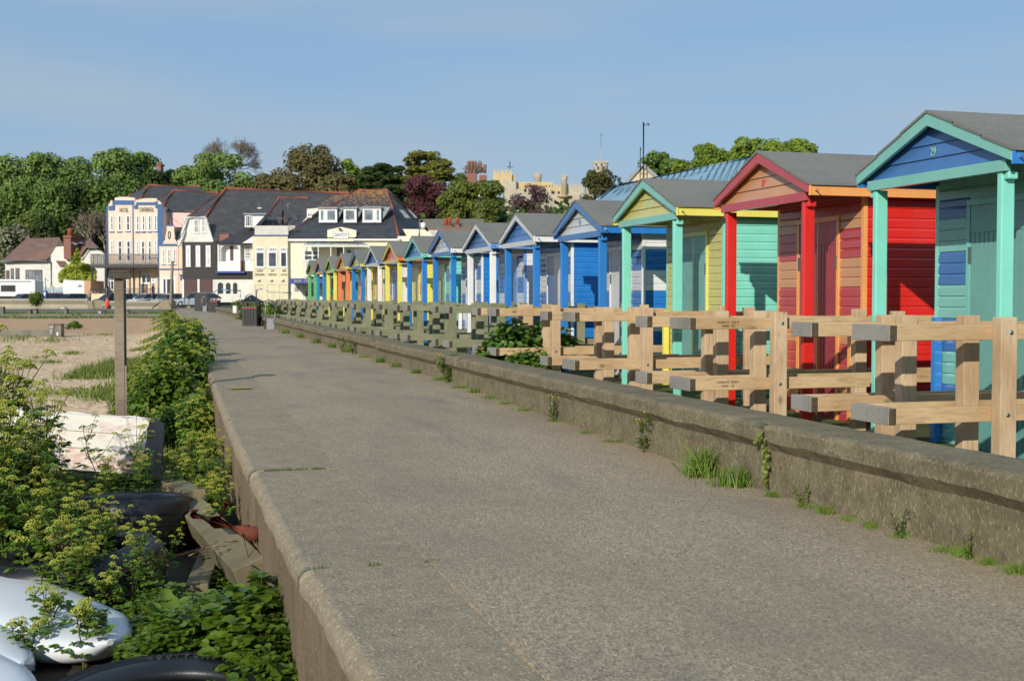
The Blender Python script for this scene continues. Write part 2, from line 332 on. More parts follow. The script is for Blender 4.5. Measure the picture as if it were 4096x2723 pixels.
cs = mixc(nt, 1.0, cs, (.91, .80, .655), 'MULTIPLY'); v3 = tex(nt, 'vor', 95); cs = mixc(nt, rng(nt, v3.outputs['Color'], .05, .28, .6, 0), cs, lin('#544c3e')); cs = mixc(nt, rng(nt, v3.outputs['Color'], .74, .92, 0, .6), cs, lin('#cfc2a4'))
nt.links.new(cs, bs.inputs['Base Color']); bs.inputs['Roughness'].default_value = .88; b1 = bump(nt, bs, v.outputs['Distance'], .5, .012); bump(nt, bs, n2.outputs[0], .4, .02, b1); M['conc'] = m
m, nt, bs = newmat('weathered_wall_concrete'); v = tex(nt, 'vor', 125, stretch=(1, 1, .38)); n1 = tex(nt, 'noise', 1.1, 7, rough=.65); n2 = tex(nt, 'noise', 5, 6, rough=.72); n3 = tex(nt, 'noise', 2.6, 6, rough=.7, stretch=(1, 1, .14))
cs = ramp(nt, n2.outputs[0], [(.28, lin('#756c54')), (.5, lin('#938a70')), (.72, lin('#aca286'))])
cs = mixc(nt, rng(nt, v.outputs['Color'], .72, .9, 0, .6), cs, lin('#e0d6bc')); cs = mixc(nt, rng(nt, v.outputs['Color'], .03, .24, .7, 0), cs, lin('#4a4436'))
cs = mixc(nt, rng(nt, n1.outputs[0], .46, .68, 0, .25), cs, lin('#6e6b48')); cs = mixc(nt, rng(nt, n3.outputs[0], .5, .68, 0, .25), cs, lin('#665f4a'))
cs = mixc(nt, 1.0, cs, (.60, .565, .505), 'MULTIPLY')
nt.links.new(cs, bs.inputs['Base Color']); bs.inputs['Roughness'].default_value = .92; b1 = bump(nt, bs, v.outputs['Distance'], .4, .008); bump(nt, bs, n2.outputs[0], .3, .015, b1); M['wallc'] = m
def bnd(y): return lerp([(0,1.6),(5,1.65),(8,1.71),(13,1.81),(30,2.0),(64,2.4),(128,3.4)], y)
ys = steps((-4,20,120), (20,60,80), (60,134,37))
mb = MB()
for y in ys:
    z = gpath(y); mb.v += [(bnd(y)-.05+.012*noise.noise((y*3, 0, 0)), y, z-.3), (bnd(y)-.04+.014*noise.noise((y*3, 0, 0)), y, z+.003), (3.3, y, z+.012), (5.2, y, z)]
for i in range(len(ys)-1):
    for k in range(3): mb.f.append((4*i+k, 4*i+k+1, 4*i+k+5, 4*i+k+4)); mb.m.append(0); mb.s.append(False)
tag(mb.build('promenade_path', M['prom']), 'grey tarmac promenade running beside the huts', kind='structure')
mb = MB(); J = [-4, 3.2, 7.27, 11.4]+[15.5+4.1*i for i in range(28)]
for a, b in zip(J, J[1:]):
    n = 26 if b < 24 else 6; k0 = len(mb.v); dz = random.Random(a).uniform(-.006, .006)
    for i in range(n+1):
        y = a+.009+(b-a-.018)*i/n; z = gpath(y)-.006+dz; e = lerp(EDGE, y)+.012*noise.noise((y*1.3, 7, 0)); j1 = .016*noise.noise((y*4, 1, 0))
        mb.v += [(e+.09, y, z-1.6), (e+.022+j1, y, z-.12+j1), (e+.022+j1, y, z-.055), (e+.05+j1, y, z-.016+j1*.4), (e+.095, y, z), (bnd(y)-.02, y, z-.002), (bnd(y)-.02, y, z-.3)]
    for i in range(n):
        for k in range(6): mb.f.append((k0+7*i+k, k0+7*i+k+1, k0+7*i+k+8, k0+7*i+k+7)); mb.m.append(1 if k == 0 else 0); mb.s.append(k in (1, 2, 3))
    mb.f += [(k0, k0+1, k0+2, k0+3, k0+4, k0+5, k0+6), tuple(k0+7*n+q for q in range(6, -1, -1))]; mb.m += [0, 0]; mb.s += [False]*2
m, nt, bs = newmat('stained_concrete_face'); n1 = tex(nt, 'noise', 2.2, 6, rough=.7, stretch=(1, 1, .25)); n2 = tex(nt, 'noise', 9, 6, rough=.75); v = tex(nt, 'vor', 110)
cs = ramp(nt, n1.outputs[0], [(.3, lin('#5d5238')), (.5, lin('#7a6850')), (.7, lin('#8f7c62'))]); cs = mixc(nt, rng(nt, n2.outputs[0], .5, .68, 0, .55), cs, lin('#6b4a38')); cs = mixc(nt, rng(nt, v.outputs['Color'], .78, .93, 0, .5), cs, lin('#b5a68a'))
nt.links.new(cs, bs.inputs['Base Color']); bs.inputs['Roughness'].default_value = .92; bump(nt, bs, n2.outputs[0], .6, .03); M['face'] = m
tag(mb.build('path_edge', [M['conc'], M['face']]), 'cast concrete edge of the promenade above the beach', kind='structure')

# low wall between promenade and huts
TOP = [(0,.59),(9,.59),(19,.66),(34,.74),(48,.84),(70,.98),(95,1.1)]
prof = [(4.965,-.5),(4.96,.0),(4.955,None),(4.885,None),(4.88,None),(4.90,None),(4.95,None),(5.42,None),(5.45,None),(5.45,-.5)]
mb = MB(); WJ = [1, 9.04, 19.2, 26.8, 34.4, 42, 49.5, 57, 65, 73, 81, 90, 99]
for a, b in zip(WJ, WJ[1:]):
    n = max(3, int((b-a)/(.22 if a < 20 else .8))); k0 = len(mb.v); off = random.Random(a).uniform(-.015, .015)
    for i in range(n+1):
        y = a+.012+(b-a-.024)*i/n; t = lerp(TOP, y)+off; j = lambda s, q=.012: q*noise.noise((y*2.1, s, 3))+q*.6*noise.noise((y*7, s, 1))
        ed = .0 if 0 < i < n else .012
        mb.v += [(4.965, y, -.5), (4.96+j(1), y, t-.32), (4.955+j(2), y, t-.225+j(2)), (4.882+j(3)+ed, y, t-.145+j(8, .02)), (4.88+j(4)+ed, y, t-.04-ed), (4.90+j(5), y, t-.012-ed), (4.95, y, t-ed+j(6, .008)), (5.40, y, t-.004+j(7, .008)), (5.45, y, t-.04), (5.46, y, -.5)]
    for i in range(n):
        for k in range(9): q = k0+10*i+k; mb.f.append((q, q+1, q+11, q+10)); mb.m.append(0); mb.s.append(k in (4, 5, 7))
    mb.f += [tuple(k0+q for q in range(10)), tuple(k0+10*n+q for q in range(9, -1, -1))]; mb.m += [0, 0]; mb.s += [False]*2
tag(mb.build('promenade_wall', M['wallc']), 'low weathered concrete wall with an overhanging cap beside the promenade', 'wall')

# ---------------------------------------------------------------- beach huts
TEAL, BLUE, RED, ORANGE, YEL, WHITE, LBLUE, GREEN, CYAN, CORAL = '#86dcc6', '#2a7cc8', '#d92a22', '#eda45c', '#ece069', '#ebebe8', '#6f9fe0', '#68bd72', '#2f8fb8', '#f5834f'
TEALP, BLUEP = '#74beb0', '#2c68a8'
FELT = newmat('roof_felt'); m, nt, bs = FELT; t = tex(nt, 'noise', 90, 3); t2 = tex(nt, 'noise', 1.2, 5, rough=.7); l = tex(nt, 'noise', 2.2, 7, rough=.75)
cs = ramp(nt, t.outputs[0], [(.35, lin('#67675e')), (.6, lin('#81817a'))]); cs = mixc(nt, rng(nt, t2.outputs[0], .45, .7, 0, .4), cs, lin('#5c5c58'))
cs = mixc(nt, rng(nt, l.outputs[0], .70, .76, 0, .6), cs, lin('#8a6a2c'))
nt.links.new(cs, bs.inputs['Base Color']); bs.inputs['Roughness'].default_value = .95; bump(nt, bs, t.outputs[0], .4, .01); FELT = m
M['greenpine_'] = timber('porch_boards', '#8c8d6c', '#a3a282', '#c2c1a4')
M['hinge'] = plain('hinge_steel', '#6f7f78', .4, .1, 8, 0, metal=.6)
def dbl(n, *cols): return [c for c in cols for _ in range(n)]
# number, apex px, z shift, barge, gable, posts, fascia, side boards, trim, front board pattern, door colours, label
HUTS = [
 (29, 2135, TEAL, BLUE, TEAL, BLUE, [TEAL], TEAL, dbl(3, TEAL, BLUE), (TEALP, TEALP), 'beach hut with a blue gable numbered 29 above teal posts, nearest the camera'),
 (27, 1745, RED, ORANGE, RED, ORANGE, [RED], ORANGE, dbl(3, RED, ORANGE), ('#b3262c', '#b3262c'), 'red beach hut with an orange gable numbered 27 and orange eaves boards'),
 (25, 1480, TEAL, YEL, TEAL, YEL, [TEAL], TEAL, [YEL], (TEALP, TEALP), 'beach hut with a yellow gable, yellow front boards and teal posts'),
 (23, 1325, BLUE, WHITE, BLUE, BLUE, dbl(3, BLUE, WHITE), WHITE, dbl(3, BLUE, WHITE), (BLUEP, WHITE), 'beach hut with blue and white banded side and white gable, beside the yellow-gabled teal one'),
 (21, 1187, WHITE, BLUE, BLUE, WHITE, [BLUE], WHITE, dbl(3, BLUE, WHITE), (WHITE, BLUEP), 'beach hut with blue posts, blue side, blue gable edged in white'),
 (19, 1095, WHITE, BLUEP, WHITE, LBLUE, [WHITE], LBLUE, dbl(3, WHITE, BLUE), (LBLUE, LBLUE), 'white-sided beach hut with white posts, pale blue eaves board and blue gable'),
 (17, 1011, BLUE, WHITE, BLUE, WHITE, [BLUE], WHITE, dbl(3, BLUE, WHITE), (BLUEP, BLUEP), 'blue-sided beach hut with white gable edged in blue and white corner board'),
 (15, 949, TEAL, BLUE, BLUE, TEAL, [TEAL], TEAL, dbl(3, BLUE, TEAL), (TEALP, '#a8b98a'), 'teal-sided beach hut with blue posts and a blue gable edged in teal'),
 (13, 896, YEL, CORAL, YEL, CORAL, [YEL], YEL, dbl(3, YEL, CORAL), (YEL, YEL), 'yellow beach hut with yellow posts, coral eaves board and coral gable'),
 (11, 853, WHITE, BLUEP, WHITE, LBLUE, [WHITE], WHITE, dbl(3, YEL, LBLUE), (LBLUE, LBLUE), 'white-posted beach hut with blue gable, next beyond the yellow-posted coral-gabled one'),
 (9, 816, BLUE, YEL, BLUE, YEL, [BLUE], YEL, dbl(3, YEL, CORAL), (YEL, YEL), 'blue-posted beach hut with a yellow gable edged in blue'),
 (7, 784, CORAL, YEL, CORAL, YEL, [YEL], CORAL, dbl(3, YEL, GREEN), (YEL, CORAL), 'coral-posted beach hut with a yellow gable'),
 (5, 756, YEL, GREEN, YEL, GREEN, [CYAN], YEL, dbl(3, ORANGE, GREEN), (ORANGE, YEL), 'yellow-posted beach hut with a green gable'),
 (3, 732, ORANGE, CYAN, CYAN, CYAN, [ORANGE], CYAN, dbl(3, ORANGE, GREEN), (ORANGE, ORANGE), 'cyan-posted beach hut with a cyan gable edged in orange'),
 (1, 712.5, GREEN, ORANGE, GREEN, GREEN, dbl(3, ORANGE, GREEN), GREEN, dbl(3, ORANGE, GREEN), (GREEN, GREEN), 'green-posted beach hut at the far end of the row'),
]
def sea(h):   # seaward hut faces: shade put into the colour as a darker, greyer paint copy
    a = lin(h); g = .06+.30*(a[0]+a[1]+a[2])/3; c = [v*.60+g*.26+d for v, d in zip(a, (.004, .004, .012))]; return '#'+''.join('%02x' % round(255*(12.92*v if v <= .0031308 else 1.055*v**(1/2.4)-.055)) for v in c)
XH = 7.8; HUTY = []
def uniq(cols):
    u = []
    for c in cols:
        if c not in u: u.append(c)
    return u, [u.index(c) for c in cols]
def make_hut(no, px, barge, gable, post, fas, side, trim, front, doors, label):
    ypx = {2135: 253, 1745: 347, 1480: 410, 1325: 460, 1187: 490, 1095: 512, 1011: 528, 949: 543, 896: 555, 853: 566, 816: 575, 784: 583, 756: 590, 732: 595, 712.5: 599}[px]
    p = onX(px, ypx, XH); dz = (p.z-3.58) if no > 24 else max(-.1, min(.0, p.z-3.58)); HUTY.append(p.y)
    dz -= .04
    t = empty('beach_hut', (XH, p.y, dz), label, 'beach hut', 'painted beach huts along the promenade')
    zb = -.1-dz; far = no < 15
    # roof: felt laid in three courses on each slope
    rb = MB()
    for s in (-1, 1):
        for k in range(3):
            y0, y1 = (k*.435)*s, min(1.315, k*.435+.45)*s; zr = lambda y: 3.578-abs(y)*.388
            lift = .012*(3-k)+.004; th = .03
            lo = [(-.012, y0, zr(y0)+lift-th), (3.75, y0, zr(y0)+lift-th), (3.75, y1, zr(y1)+lift-th), (-.012, y1, zr(y1)+lift-th)]
            hi = [(a, b, c+th) for a, b, c in lo]
            rb.hexa(lo, hi) if s > 0 else rb.hexa(lo[::-1], hi[::-1])
    rb.build('roof', FELT, t)
    for s in (-1, 1):
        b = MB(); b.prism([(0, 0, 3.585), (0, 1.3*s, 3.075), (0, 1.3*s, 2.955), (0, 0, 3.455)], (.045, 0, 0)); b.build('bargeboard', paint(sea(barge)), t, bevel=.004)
        b = MB(); b.box((.046, 1.255*s if s > 0 else -1.285, 2.93), (3.7, 1.285 if s > 0 else -1.255, 3.05)); b.box((.012, (1.286 if s > 0 else -1.305), 2.925), (.05, (1.305 if s > 0 else -1.286), 3.055))
        b.build('eaves_board', paint(fas), t, bevel=.004)
        b = MB(); b.box((.075, 1.01*s if s > 0 else -1.085, zb), (.225, 1.085 if s > 0 else -1.01, 2.875)); b.box((.09, 1.09*s if s > 0 else -1.16, 2.80), (.20, 1.16 if s > 0 else -1.09, 2.875)); b.build('porch_post', paint(post), t, bevel=.012)
        b = MB(); b.box((.80, .92*s if s > 0 else -1.0, zb), (.895, 1.0 if s > 0 else -.92, 1.45)); b.build('stub_post', paint(trim if no != 29 and no != 25 else fas), t, bevel=.006)
        u, pat = uniq(side)
        b = MB(); b.boards((.95, 1.08*s, 0), (1, 0, 0), 2.6, zb, 2.96, .1245, (0, s, 0), pat); b.box((.95, 1.04*s if s > 0 else -1.079, zb), (3.55, 1.079 if s > 0 else -1.04, 2.95)); b.build('side_wall', [paint(c) for c in u], t)
        b = MB(); b.box((.915, 1.03*s if s > 0 else -1.102, zb), (.97, 1.102 if s > 0 else -1.03, 2.95)); b.build('corner_board', paint(trim), t, bevel=.004)
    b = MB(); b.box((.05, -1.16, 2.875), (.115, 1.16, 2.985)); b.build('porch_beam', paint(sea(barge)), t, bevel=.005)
    # gable panel of four weatherboards cut to the slope
    b = MB(); zz = 2.986
    while zz < 3.5:
        z1 = min(zz+.145, 3.52); h0 = max(0, (3.56-zz)/.392-.06); h1 = max(0, (3.56-z1)/.392-.06)
        b.add([(.10, -h0, zz), (.10, h0, zz), (.12, h1, z1), (.12, -h1, z1), (.125, -h0, zz), (.125, h0, zz)], [(1, 0, 3, 2), (4, 0, 1, 5)]); zz = z1
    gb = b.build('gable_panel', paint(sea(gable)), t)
    if no > 14:
        T = Matrix.Translation((.098, .02, 3.19)) @ Matrix(((0,0,1,0),(-1,0,0,0),(0,1,0,0),(0,0,0,1)))
        nb = MB(); text_mesh(nb, str(no), .125, T, 0, .003, .8); nb.build('hut_number', paint('#8fc9ae' if no == 29 else (barge if no != 21 and no != 19 else BLUE)), gb)
    # front wall either side of the door, lintel panel and doors
    u, pat = uniq(front); b = MB(); P = [(.93, -1.04, 0), (.93, .52, 0)]
    b.boards((.93, -1.04, 0), (0, 1, 0), .50, zb, 2.78, .1245, (-1, 0, 0), pat); b.boards((.93, .52, 0), (0, 1, 0), .52, zb, 2.78, .1245, (-1, 0, 0), pat)
    b.boards((.93, -1.04, 2.781), (0, 1, 0), 2.08, 0, .4, .1245, (-1, 0, 0), pat[:1]); b.box((.931, -1.03, zb), (.96, 1.03, 3.0))
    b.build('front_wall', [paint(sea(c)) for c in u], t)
    b = MB(); b.box((.895, -.545, zb), (.93, -.485, 2.68)); b.box((.895, .465, zb), (.93, .525, 2.68)); b.box((.895, -.545, 2.682), (.928, .525, 2.75)); b.box((.902, -.025, zb), (.93, .005, 2.68))
    b.build('door_frame', paint({27: ORANGE, 25: YEL}.get(no, doors[1] if no == 29 else trim)), t, bevel=.003)
    for k, (y0, y1) in enumerate(((-.483, -.027), (.007, .463))):
        b = MB(); nbd = 6; wdt = (y1-y0)/nbd
        for i in range(nbd): b.box((.906, y0+i*wdt+.006, zb+.02), (.925, y0+(i+1)*wdt-.006, 2.38))
        b.box((.904, y0, 2.385), (.925, y1, 2.676)); b.box((.9205, y0, zb+.02), (.9275, y1, 2.68))
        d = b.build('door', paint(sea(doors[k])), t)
        if not far:
            yy = y0 if k == 0 else y1
            for z in (.5, 2.05): h = MB(); h.box((.889, yy-.02, z), (.905, yy+.02, z+.18)); h.build('hinge', M['hinge'], d)
    b = MB(); b.box((.06, -1.1, zb-.05), (.93, 1.1, .0)); b.build('porch_floor', M['greenpine_'], t)
    b = MB(); b.box((3.5, -1.03, zb), (3.55, 1.03, 2.95)); b.prism([(3.5, -1.03, 2.951), (3.5, 0, 3.46), (3.5, 1.03, 2.951)], (.05, 0, 0)); b.build('back_wall', paint(side[0]), t)
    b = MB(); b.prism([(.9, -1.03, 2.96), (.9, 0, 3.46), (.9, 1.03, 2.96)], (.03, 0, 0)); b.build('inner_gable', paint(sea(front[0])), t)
    return t
for h in HUTS: make_hut(*h)

# ---------------------------------------------------------------- timber railings: two parallel rails closed by a grey cross piece facing the promenade
M['pine'] = timber('new_pine', '#ad8f68', '#c9ad84', '#bfa585'); M['greenpine'] = timber('green_treated_pine', '#77795c', '#8e8e70', '#aeb096')
for k_, a_ in (('new_pine', ('#b39a78', '#ceb593', '#c3ab8b')), ('green_treated_pine', ('#77795c', '#8e8e70', '#aeb096'))): M[k_+'_post'] = timber(k_+'_post', *a_, grain=(9, 9, 1))
M['pinegrey'] = timber('weathered_grey_end', '#87837b', '#9a958b', '#b8b4ac', False); M['endgrain'] = plain('end_grain', '#4d4230', .9, .35, 30, .3); M['stamp'] = plain('stamped_ink', '#4a3a2c', .8, .1, 3, 0)
def make_barrier(lo_y, hi_y, outer, wood):
    """local y runs along the row; outer = -1 when the side next the gap is at low y"""
    t = empty('timber_barrier', (0, 0, 0), '', 'railing')
    XF = 5.6; lowlong = outer < 0; rnd = random.Random(hi_y)
    for z0, z1 in ((1.30, 1.43), (.64, .775)):
        b = MB(); b.box((XF, lo_y, z0), (XF+.07, hi_y, z1)); o = b.build('cross_rail', [M['pinegrey']], t, bevel=.006)
        for y in (lo_y-.003, hi_y): e = MB(); e.box((XF+.004, y, z0+.004), (XF+.066, y+.003, z1-.004)); e.build('end_grain', M['endgrain'], o)
        for y, lng in ((lo_y, lowlong), (hi_y-.07, not lowlong)):
            b = MB(); b.box((XF+.071, y, z0+.004), (11.0 if lng else 7.82, y+.07, z1-.003)); b.build('side_rail', wood, t, bevel=.006)
    for y, lng in ((lo_y-.118, lowlong), (hi_y-.07-.118, not lowlong)):
        for i, x in enumerate(((6.55, 8.35, 10.1) if lng else (6.55,)) if outer > 0 else ((6.44, 8.3, 10.0) if lng else (6.42,))):
            b = MB(); b.box((x, y, -.25), (x+.155, y+.115, 1.5+rnd.uniform(-.012, .015))); o = b.build('post', M[wood.name+'_post'], t, bevel=.008)
            for z in (.705, 1.365): e = MB(); e.lathe([(.003, -.006), (.02, -.006), (.02, .001)], 8, (x+.05+rnd.uniform(0, .05), y, z), T=Matrix.Rotation(R(90), 4, 'X')); e.build('bolt', M['hinge'], o)
    return t
PROTO = {}
for wn, wd_ in (('tan', M['pine']), ('green', M['greenpine'])):
    PROTO[wn, 'B'] = make_barrier(1.01, 1.54, 1, wd_); PROTO[wn, 'A'] = make_barrier(2.18, 2.53, -1, wd_)
used = set(); BARR = []
ylist = [HUTY[0]-3.66]+HUTY
hues = ['blue-gabled hut 29', 'red hut 27', 'yellow-gabled hut 25', 'banded blue and white hut 23', 'blue hut 21', 'white hut 19', 'white-gabled blue hut', 'teal-sided hut', 'coral-gabled hut', 'second white-posted hut', 'blue-posted yellow-gabled hut', 'coral-posted hut', 'green-gabled hut', 'cyan-posted hut', 'last green hut']
for i, y in enumerate(ylist):
    for k in 'BA':
        wn = 'tan' if y+1 < 20.5 else 'green'
        key = (wn, k); o = PROTO[key] if key not in used else copy_tree(PROTO[key]); used.add(key)
        o.location = (0, y, max(-.05, min(.12, (gpath(y)-.1)*.3)))
        side = 'far' if k == 'B' else 'near'
        n_ = hues[i-1] if k == 'B' else (hues[i] if i < 15 else None)
        if k == 'B': lb = 'pale new timber railing nearest the camera, by the near post of hut 29' if i == 0 else ('%s timber railing before the far post of the %s' % ('new pale' if wn == 'tan' else 'greenish', n_))
        else: lb = '%s timber railing before the near corner of the %s' % ('new pale' if wn == 'tan' else 'greenish', n_) if n_ else 'last greenish timber railing beyond the final green hut'
        tag(o, lb[:120], 'railing', 'timber railings in front of the huts'); BARR.append(o)
# maker's stamps on two of the new rails
for i in (0, 2):
    o = BARR[i]; T = Matrix(((1,0,0,0),(0,0,-1,0),(0,1,0,0),(0,0,0,1)))
    rl = [c for c in o.children if c.name.startswith('side_rail')]
    if i == 2:
        for z in (1.38, .73):
            sb = MB(); text_mesh(sb, 'SODRA M   C24 M', .032, Matrix.Translation((6.05, 1.007, z)) @ T, 0, .001); text_mesh(sb, 'W049   CE', .034, Matrix.Translation((6.05, 1.007, z-.042)) @ T, 0, .001)
            sb.build('stamp', M['stamp'], rl[0])
# ---------------------------------------------------------------- plants
M['stem'] = leafmat('green_stem', lin('#7c8a3c'), lin('#95a050'), .1); M['leaf'] = leafmat('alexanders_leaf', lin('#567a26'), lin('#7a9a38'), .3, .38, 6, .5)
M['umbel'] = leafmat('yellow_green_umbel', lin('#a3aa3c'), lin('#c4c75c'), .25, .7, 9); M['leafb'] = leafmat('bright_leaf', lin('#4a661c'), lin('#7c9632'), .3, .35, 7, .5)
M['grass'] = leafmat('grass_blade', lin('#4f6c28'), lin('#7c8c3c'), .3, .5, 5); M['drygrass'] = leafmat('dry_grass', lin('#a09a62'), lin('#7f8a48'), .25, .7, 5)
M['mallow'] = leafmat('shrub_leaf', lin('#4d7026'), lin('#74923a'), .3, .4, 6, .45); M['twig'] = plain('dry_twig', '#a08a66', .9, .2, 8, .1); M['bark'] = plain('bark', '#4d4234', .95, .3, 2, .4)
def perp(d):
    a = Vector((0, 0, 1)) if abs(d.z) < .9 else Vector((1, 0, 0))
    s = d.cross(a).normalized(); return s
def leaf(mb, p, d, n, l, w, mi=0, droop=.1):
    s = d.cross(n).normalized()*w; tip = p+d*l-n*(l*droop)
    mid = p+d*l*.5-n*(w*.18)
    m1 = p+d*l*.32-n*(w*.14); m2 = p+d*l*.68-n*(w*.16+l*droop*.45); e = n*w*.05; k = n*(l*droop*.35)
    R_ = [p+d*l*.10+s*.30, p+d*l*.34+s*.50+e, p+d*l*.66+s*.42+e-k, p+d*l*.88+s*.20-k*2]; L_ = [p+d*l*.10-s*.30, p+d*l*.34-s*.50+e, p+d*l*.66-s*.42+e-k, p+d*l*.88-s*.20-k*2]
    mb.add([p, *R_, tip, *L_, m1, m2], [(0,1,2,10), (10,2,3,11), (11,3,4,5), (0,10,7,6), (10,11,8,7), (11,5,9,8)], mi, True)
def blob(mb, p, r, mi=0):
    mb.add([p+Vector(q)*r for q in ((1,0,0),(0,1,0),(-1,0,0),(0,-1,0),(0,0,1),(0,0,-.8))], [(0,1,4),(1,2,4),(2,3,4),(3,0,4),(1,0,5),(2,1,5),(3,2,5),(0,3,5)], mi)
def rdir(rnd, up=0.):
    while True:
        v = Vector((rnd.uniform(-1, 1), rnd.uniform(-1, 1), rnd.uniform(-1, 1)))
        if .05 < v.length < 1: v.normalize(); v.z += up; return v.normalized()
def umbel(mb, p, d, r, rnd, n=18, br=.2):
    a = perp(d); b = d.cross(a)
    for i in range(n):
        rr = math.sqrt((i+.5)/n)*r; an = i*2.4+rnd.random()*.5
        q = p+(a*math.cos(an)+b*math.sin(an))*rr+d*(r*.75*(1-(rr/r)**2*.75))
        blob(mb, q, r*br*rnd.uniform(.75, 1.2))
        s = perp((q-p).normalized())*.0012; mb.add([p-d*.012, q+s, q-s], [(0, 1, 2)])
def compound(lf, st, p, d, rnd, size):
    up = Vector((0, 0, 1)); e = p+d*size*1.7+up*size*.25; st.tube([p, p+d*size*.9+up*size*.3, e], [.005, .004, .003], 4)
    side = d.cross(up).normalized()
    for k, (dd, off) in enumerate(((d, 0), ((d*.5+side).normalized(), -.25), ((d*.5-side).normalized(), -.25))):
        b = e+d*size*off; q = b+dd*size*.55; st.tube([b, q], [.003, .002], 3)
        for a2 in (0, 1.0, -1.0):
            s2 = dd.cross(up).normalized(); d2 = (dd*math.cos(a2)+s2*math.sin(a2)+rdir(rnd)*.25-up*.12).normalized()
            nn = (up+rdir(rnd)*.45).normalized()
            leaf(lf, q, d2, nn, size*rnd.uniform(.75, 1.15), size*rnd.uniform(.62, .85), 0, .15)
def alexanders(seed, h, dense=1.0, nst=3):
    rnd = random.Random(seed); st, lf, um = MB(), MB(), MB(); up = Vector((0, 0, 1))
    for s in range(nst):
        an = rnd.uniform(0, 6.28); lean = Vector((math.cos(an), math.sin(an), 0))*rnd.uniform(.08, .38); hh = h*rnd.uniform(.72, 1.05)
        P = [Vector((0, 0, 0))+lean*.1, lean*hh*.4+up*hh*.4, lean*hh*.85+up*hh*.75, lean*hh+up*hh]; st.tube(P, [.013, .011, .008, .005], 5)
        def at(t): f = t*3; i = min(2, int(f)); return P[i].lerp(P[i+1], f-i)
        for t in (.2, .36, .52, .66, .8):
            for k in range(int(2*dense+rnd.random())):
                a2 = rnd.uniform(0, 6.28); d = Vector((math.cos(a2), math.sin(a2), rnd.uniform(.1, .5))).normalized()
                compound(lf, st, at(t+rnd.uniform(-.06, .06)), d, rnd, rnd.uniform(.06, .1)*(1.25-t*.55))
        umbel(um, P[3], (up+lean*.5).normalized(), rnd.uniform(.05, .075), rnd, 24)
        for k in range(rnd.randint(4, 6)):
            t = rnd.uniform(.55, .93); a2 = rnd.uniform(0, 6.28); d = Vector((math.cos(a2), math.sin(a2), rnd.uniform(.7, 1.5))).normalized(); ln = hh*rnd.uniform(.16, .34)
            q = at(t); e = q+d*ln+up*ln*.3; st.tube([q, q+d*ln*.5, e], [.006, .005, .003], 4); umbel(um, e, (up*.8+d*.5).normalized(), rnd.uniform(.038, .06), rnd, 18)
            compound(lf, st, q, d, rnd, .05)
            if rnd.random() < .6:
                d3 = (d+rdir(rnd)*.6+up*.3).normalized(); e2 = q+d*ln*.5+d3*ln*.5; st.tube([q+d*ln*.5, e2], [.004, .003], 3); umbel(um, e2, (up+d3*.4).normalized(), rnd.uniform(.028, .042), rnd, 14)
    t = empty('alexanders_plant', (0, 0, -50), '', 'plant'); st.build('stems', M['stem'], t); lf.build('leaves', M['leaf'], t); um.build('flower_heads', M['umbel'], t)
    return t
def clump(seed, r, h, nl, nu, lm, um_=None, lsize=.085, name='alexanders_bush', up_bias=.25):
    """a rounded bush: leaves spread through its volume, flower heads on its skin, stems below"""
    rnd = random.Random(seed); lf, um, st = MB(), MB(), MB()
    lob = [(Vector((rnd.uniform(-.45, .45)*r, rnd.uniform(-.45, .45)*r, h*rnd.uniform(.35, .62))), r*rnd.uniform(.42, .68)) for _ in range(6)]
    for i in range(nl):
        c, q = rnd.choice(lob); d = rdir(rnd, up_bias); rr = q*rnd.uniform(.35, 1.0); p = c+Vector((d.x*rr, d.y*rr, d.z*rr*h/(1.55*r)))
        if p.z < .02: p.z = rnd.uniform(.02, .3)
        dd = (d+rdir(rnd)*.9).normalized(); n = (d*.6+Vector((0, 0, .9))+rdir(rnd)*.5).normalized()
        leaf(lf, p, (dd-n*dd.dot(n)*.8).normalized(), n, lsize*rnd.uniform(.7, 1.25), lsize*rnd.uniform(.55, .8), 0, .12)
    for i in range(nu):
        c, q = rnd.choice(lob); d = rdir(rnd, .75); p = c+Vector((d.x*q, d.y*q, d.z*q*h/(1.55*r)))*rnd.uniform(.95, 1.18)
        umbel(um, p, (d+Vector((0, 0, 1))).normalized(), rnd.uniform(.035, .062), rnd, 13, .25); st.tube([c*.6+p*.4-Vector((0, 0, .1)), p], [.006, .003], 3)
    for i in range(6): a = rnd.uniform(0, 6.28); st.tube([(0.08*math.cos(a), .08*math.sin(a), 0), (r*.5*math.cos(a), r*.5*math.sin(a), h*.6)], [.012, .006], 4)
    t = empty(name, (0, 0, -50), '', 'plant'); st.build('stems', M['stem'], t); lf.build('leaves', lm, t)
    if nu: um.build('flower_heads', um_ or M['umbel'], t)
    return t
rnd = random.Random(4)
def scatter(protos, spots, label, cat, group, smin=.85, smax=1.15, zf=None, first=set()):
    for i, sp in enumerate(spots):
        p = protos[i % len(protos)]; o = p if p.name not in first else copy_tree(p); first.add(p.name)
        x, y = sp[0], sp[1]; s = rnd.uniform(smin, smax)*(sp[2] if len(sp) > 2 else 1)
        o.location = (x, y, (zf(x, y) if zf else ground(x, y))-.02); o.rotation_euler = (0, 0, rnd.uniform(0, 6.28)); o.scale = (s, s, s*rnd.uniform(.9, 1.1))
        lb = label(sp) if callable(label) else label
        tag(o, lb, cat, group)
A = [alexanders(11+i, hh*1.12, .8, ns) for i, (hh, ns) in enumerate(((1.15, 3), (1.0, 3), (1.3, 2), (.85, 3), (1.1, 4), (.7, 2)))]
spots = []
def okspot(x, y, dmin):
    return all((x-a)**2+(y-b)**2 > dmin*dmin for a, b, *_ in spots)
tries = 0
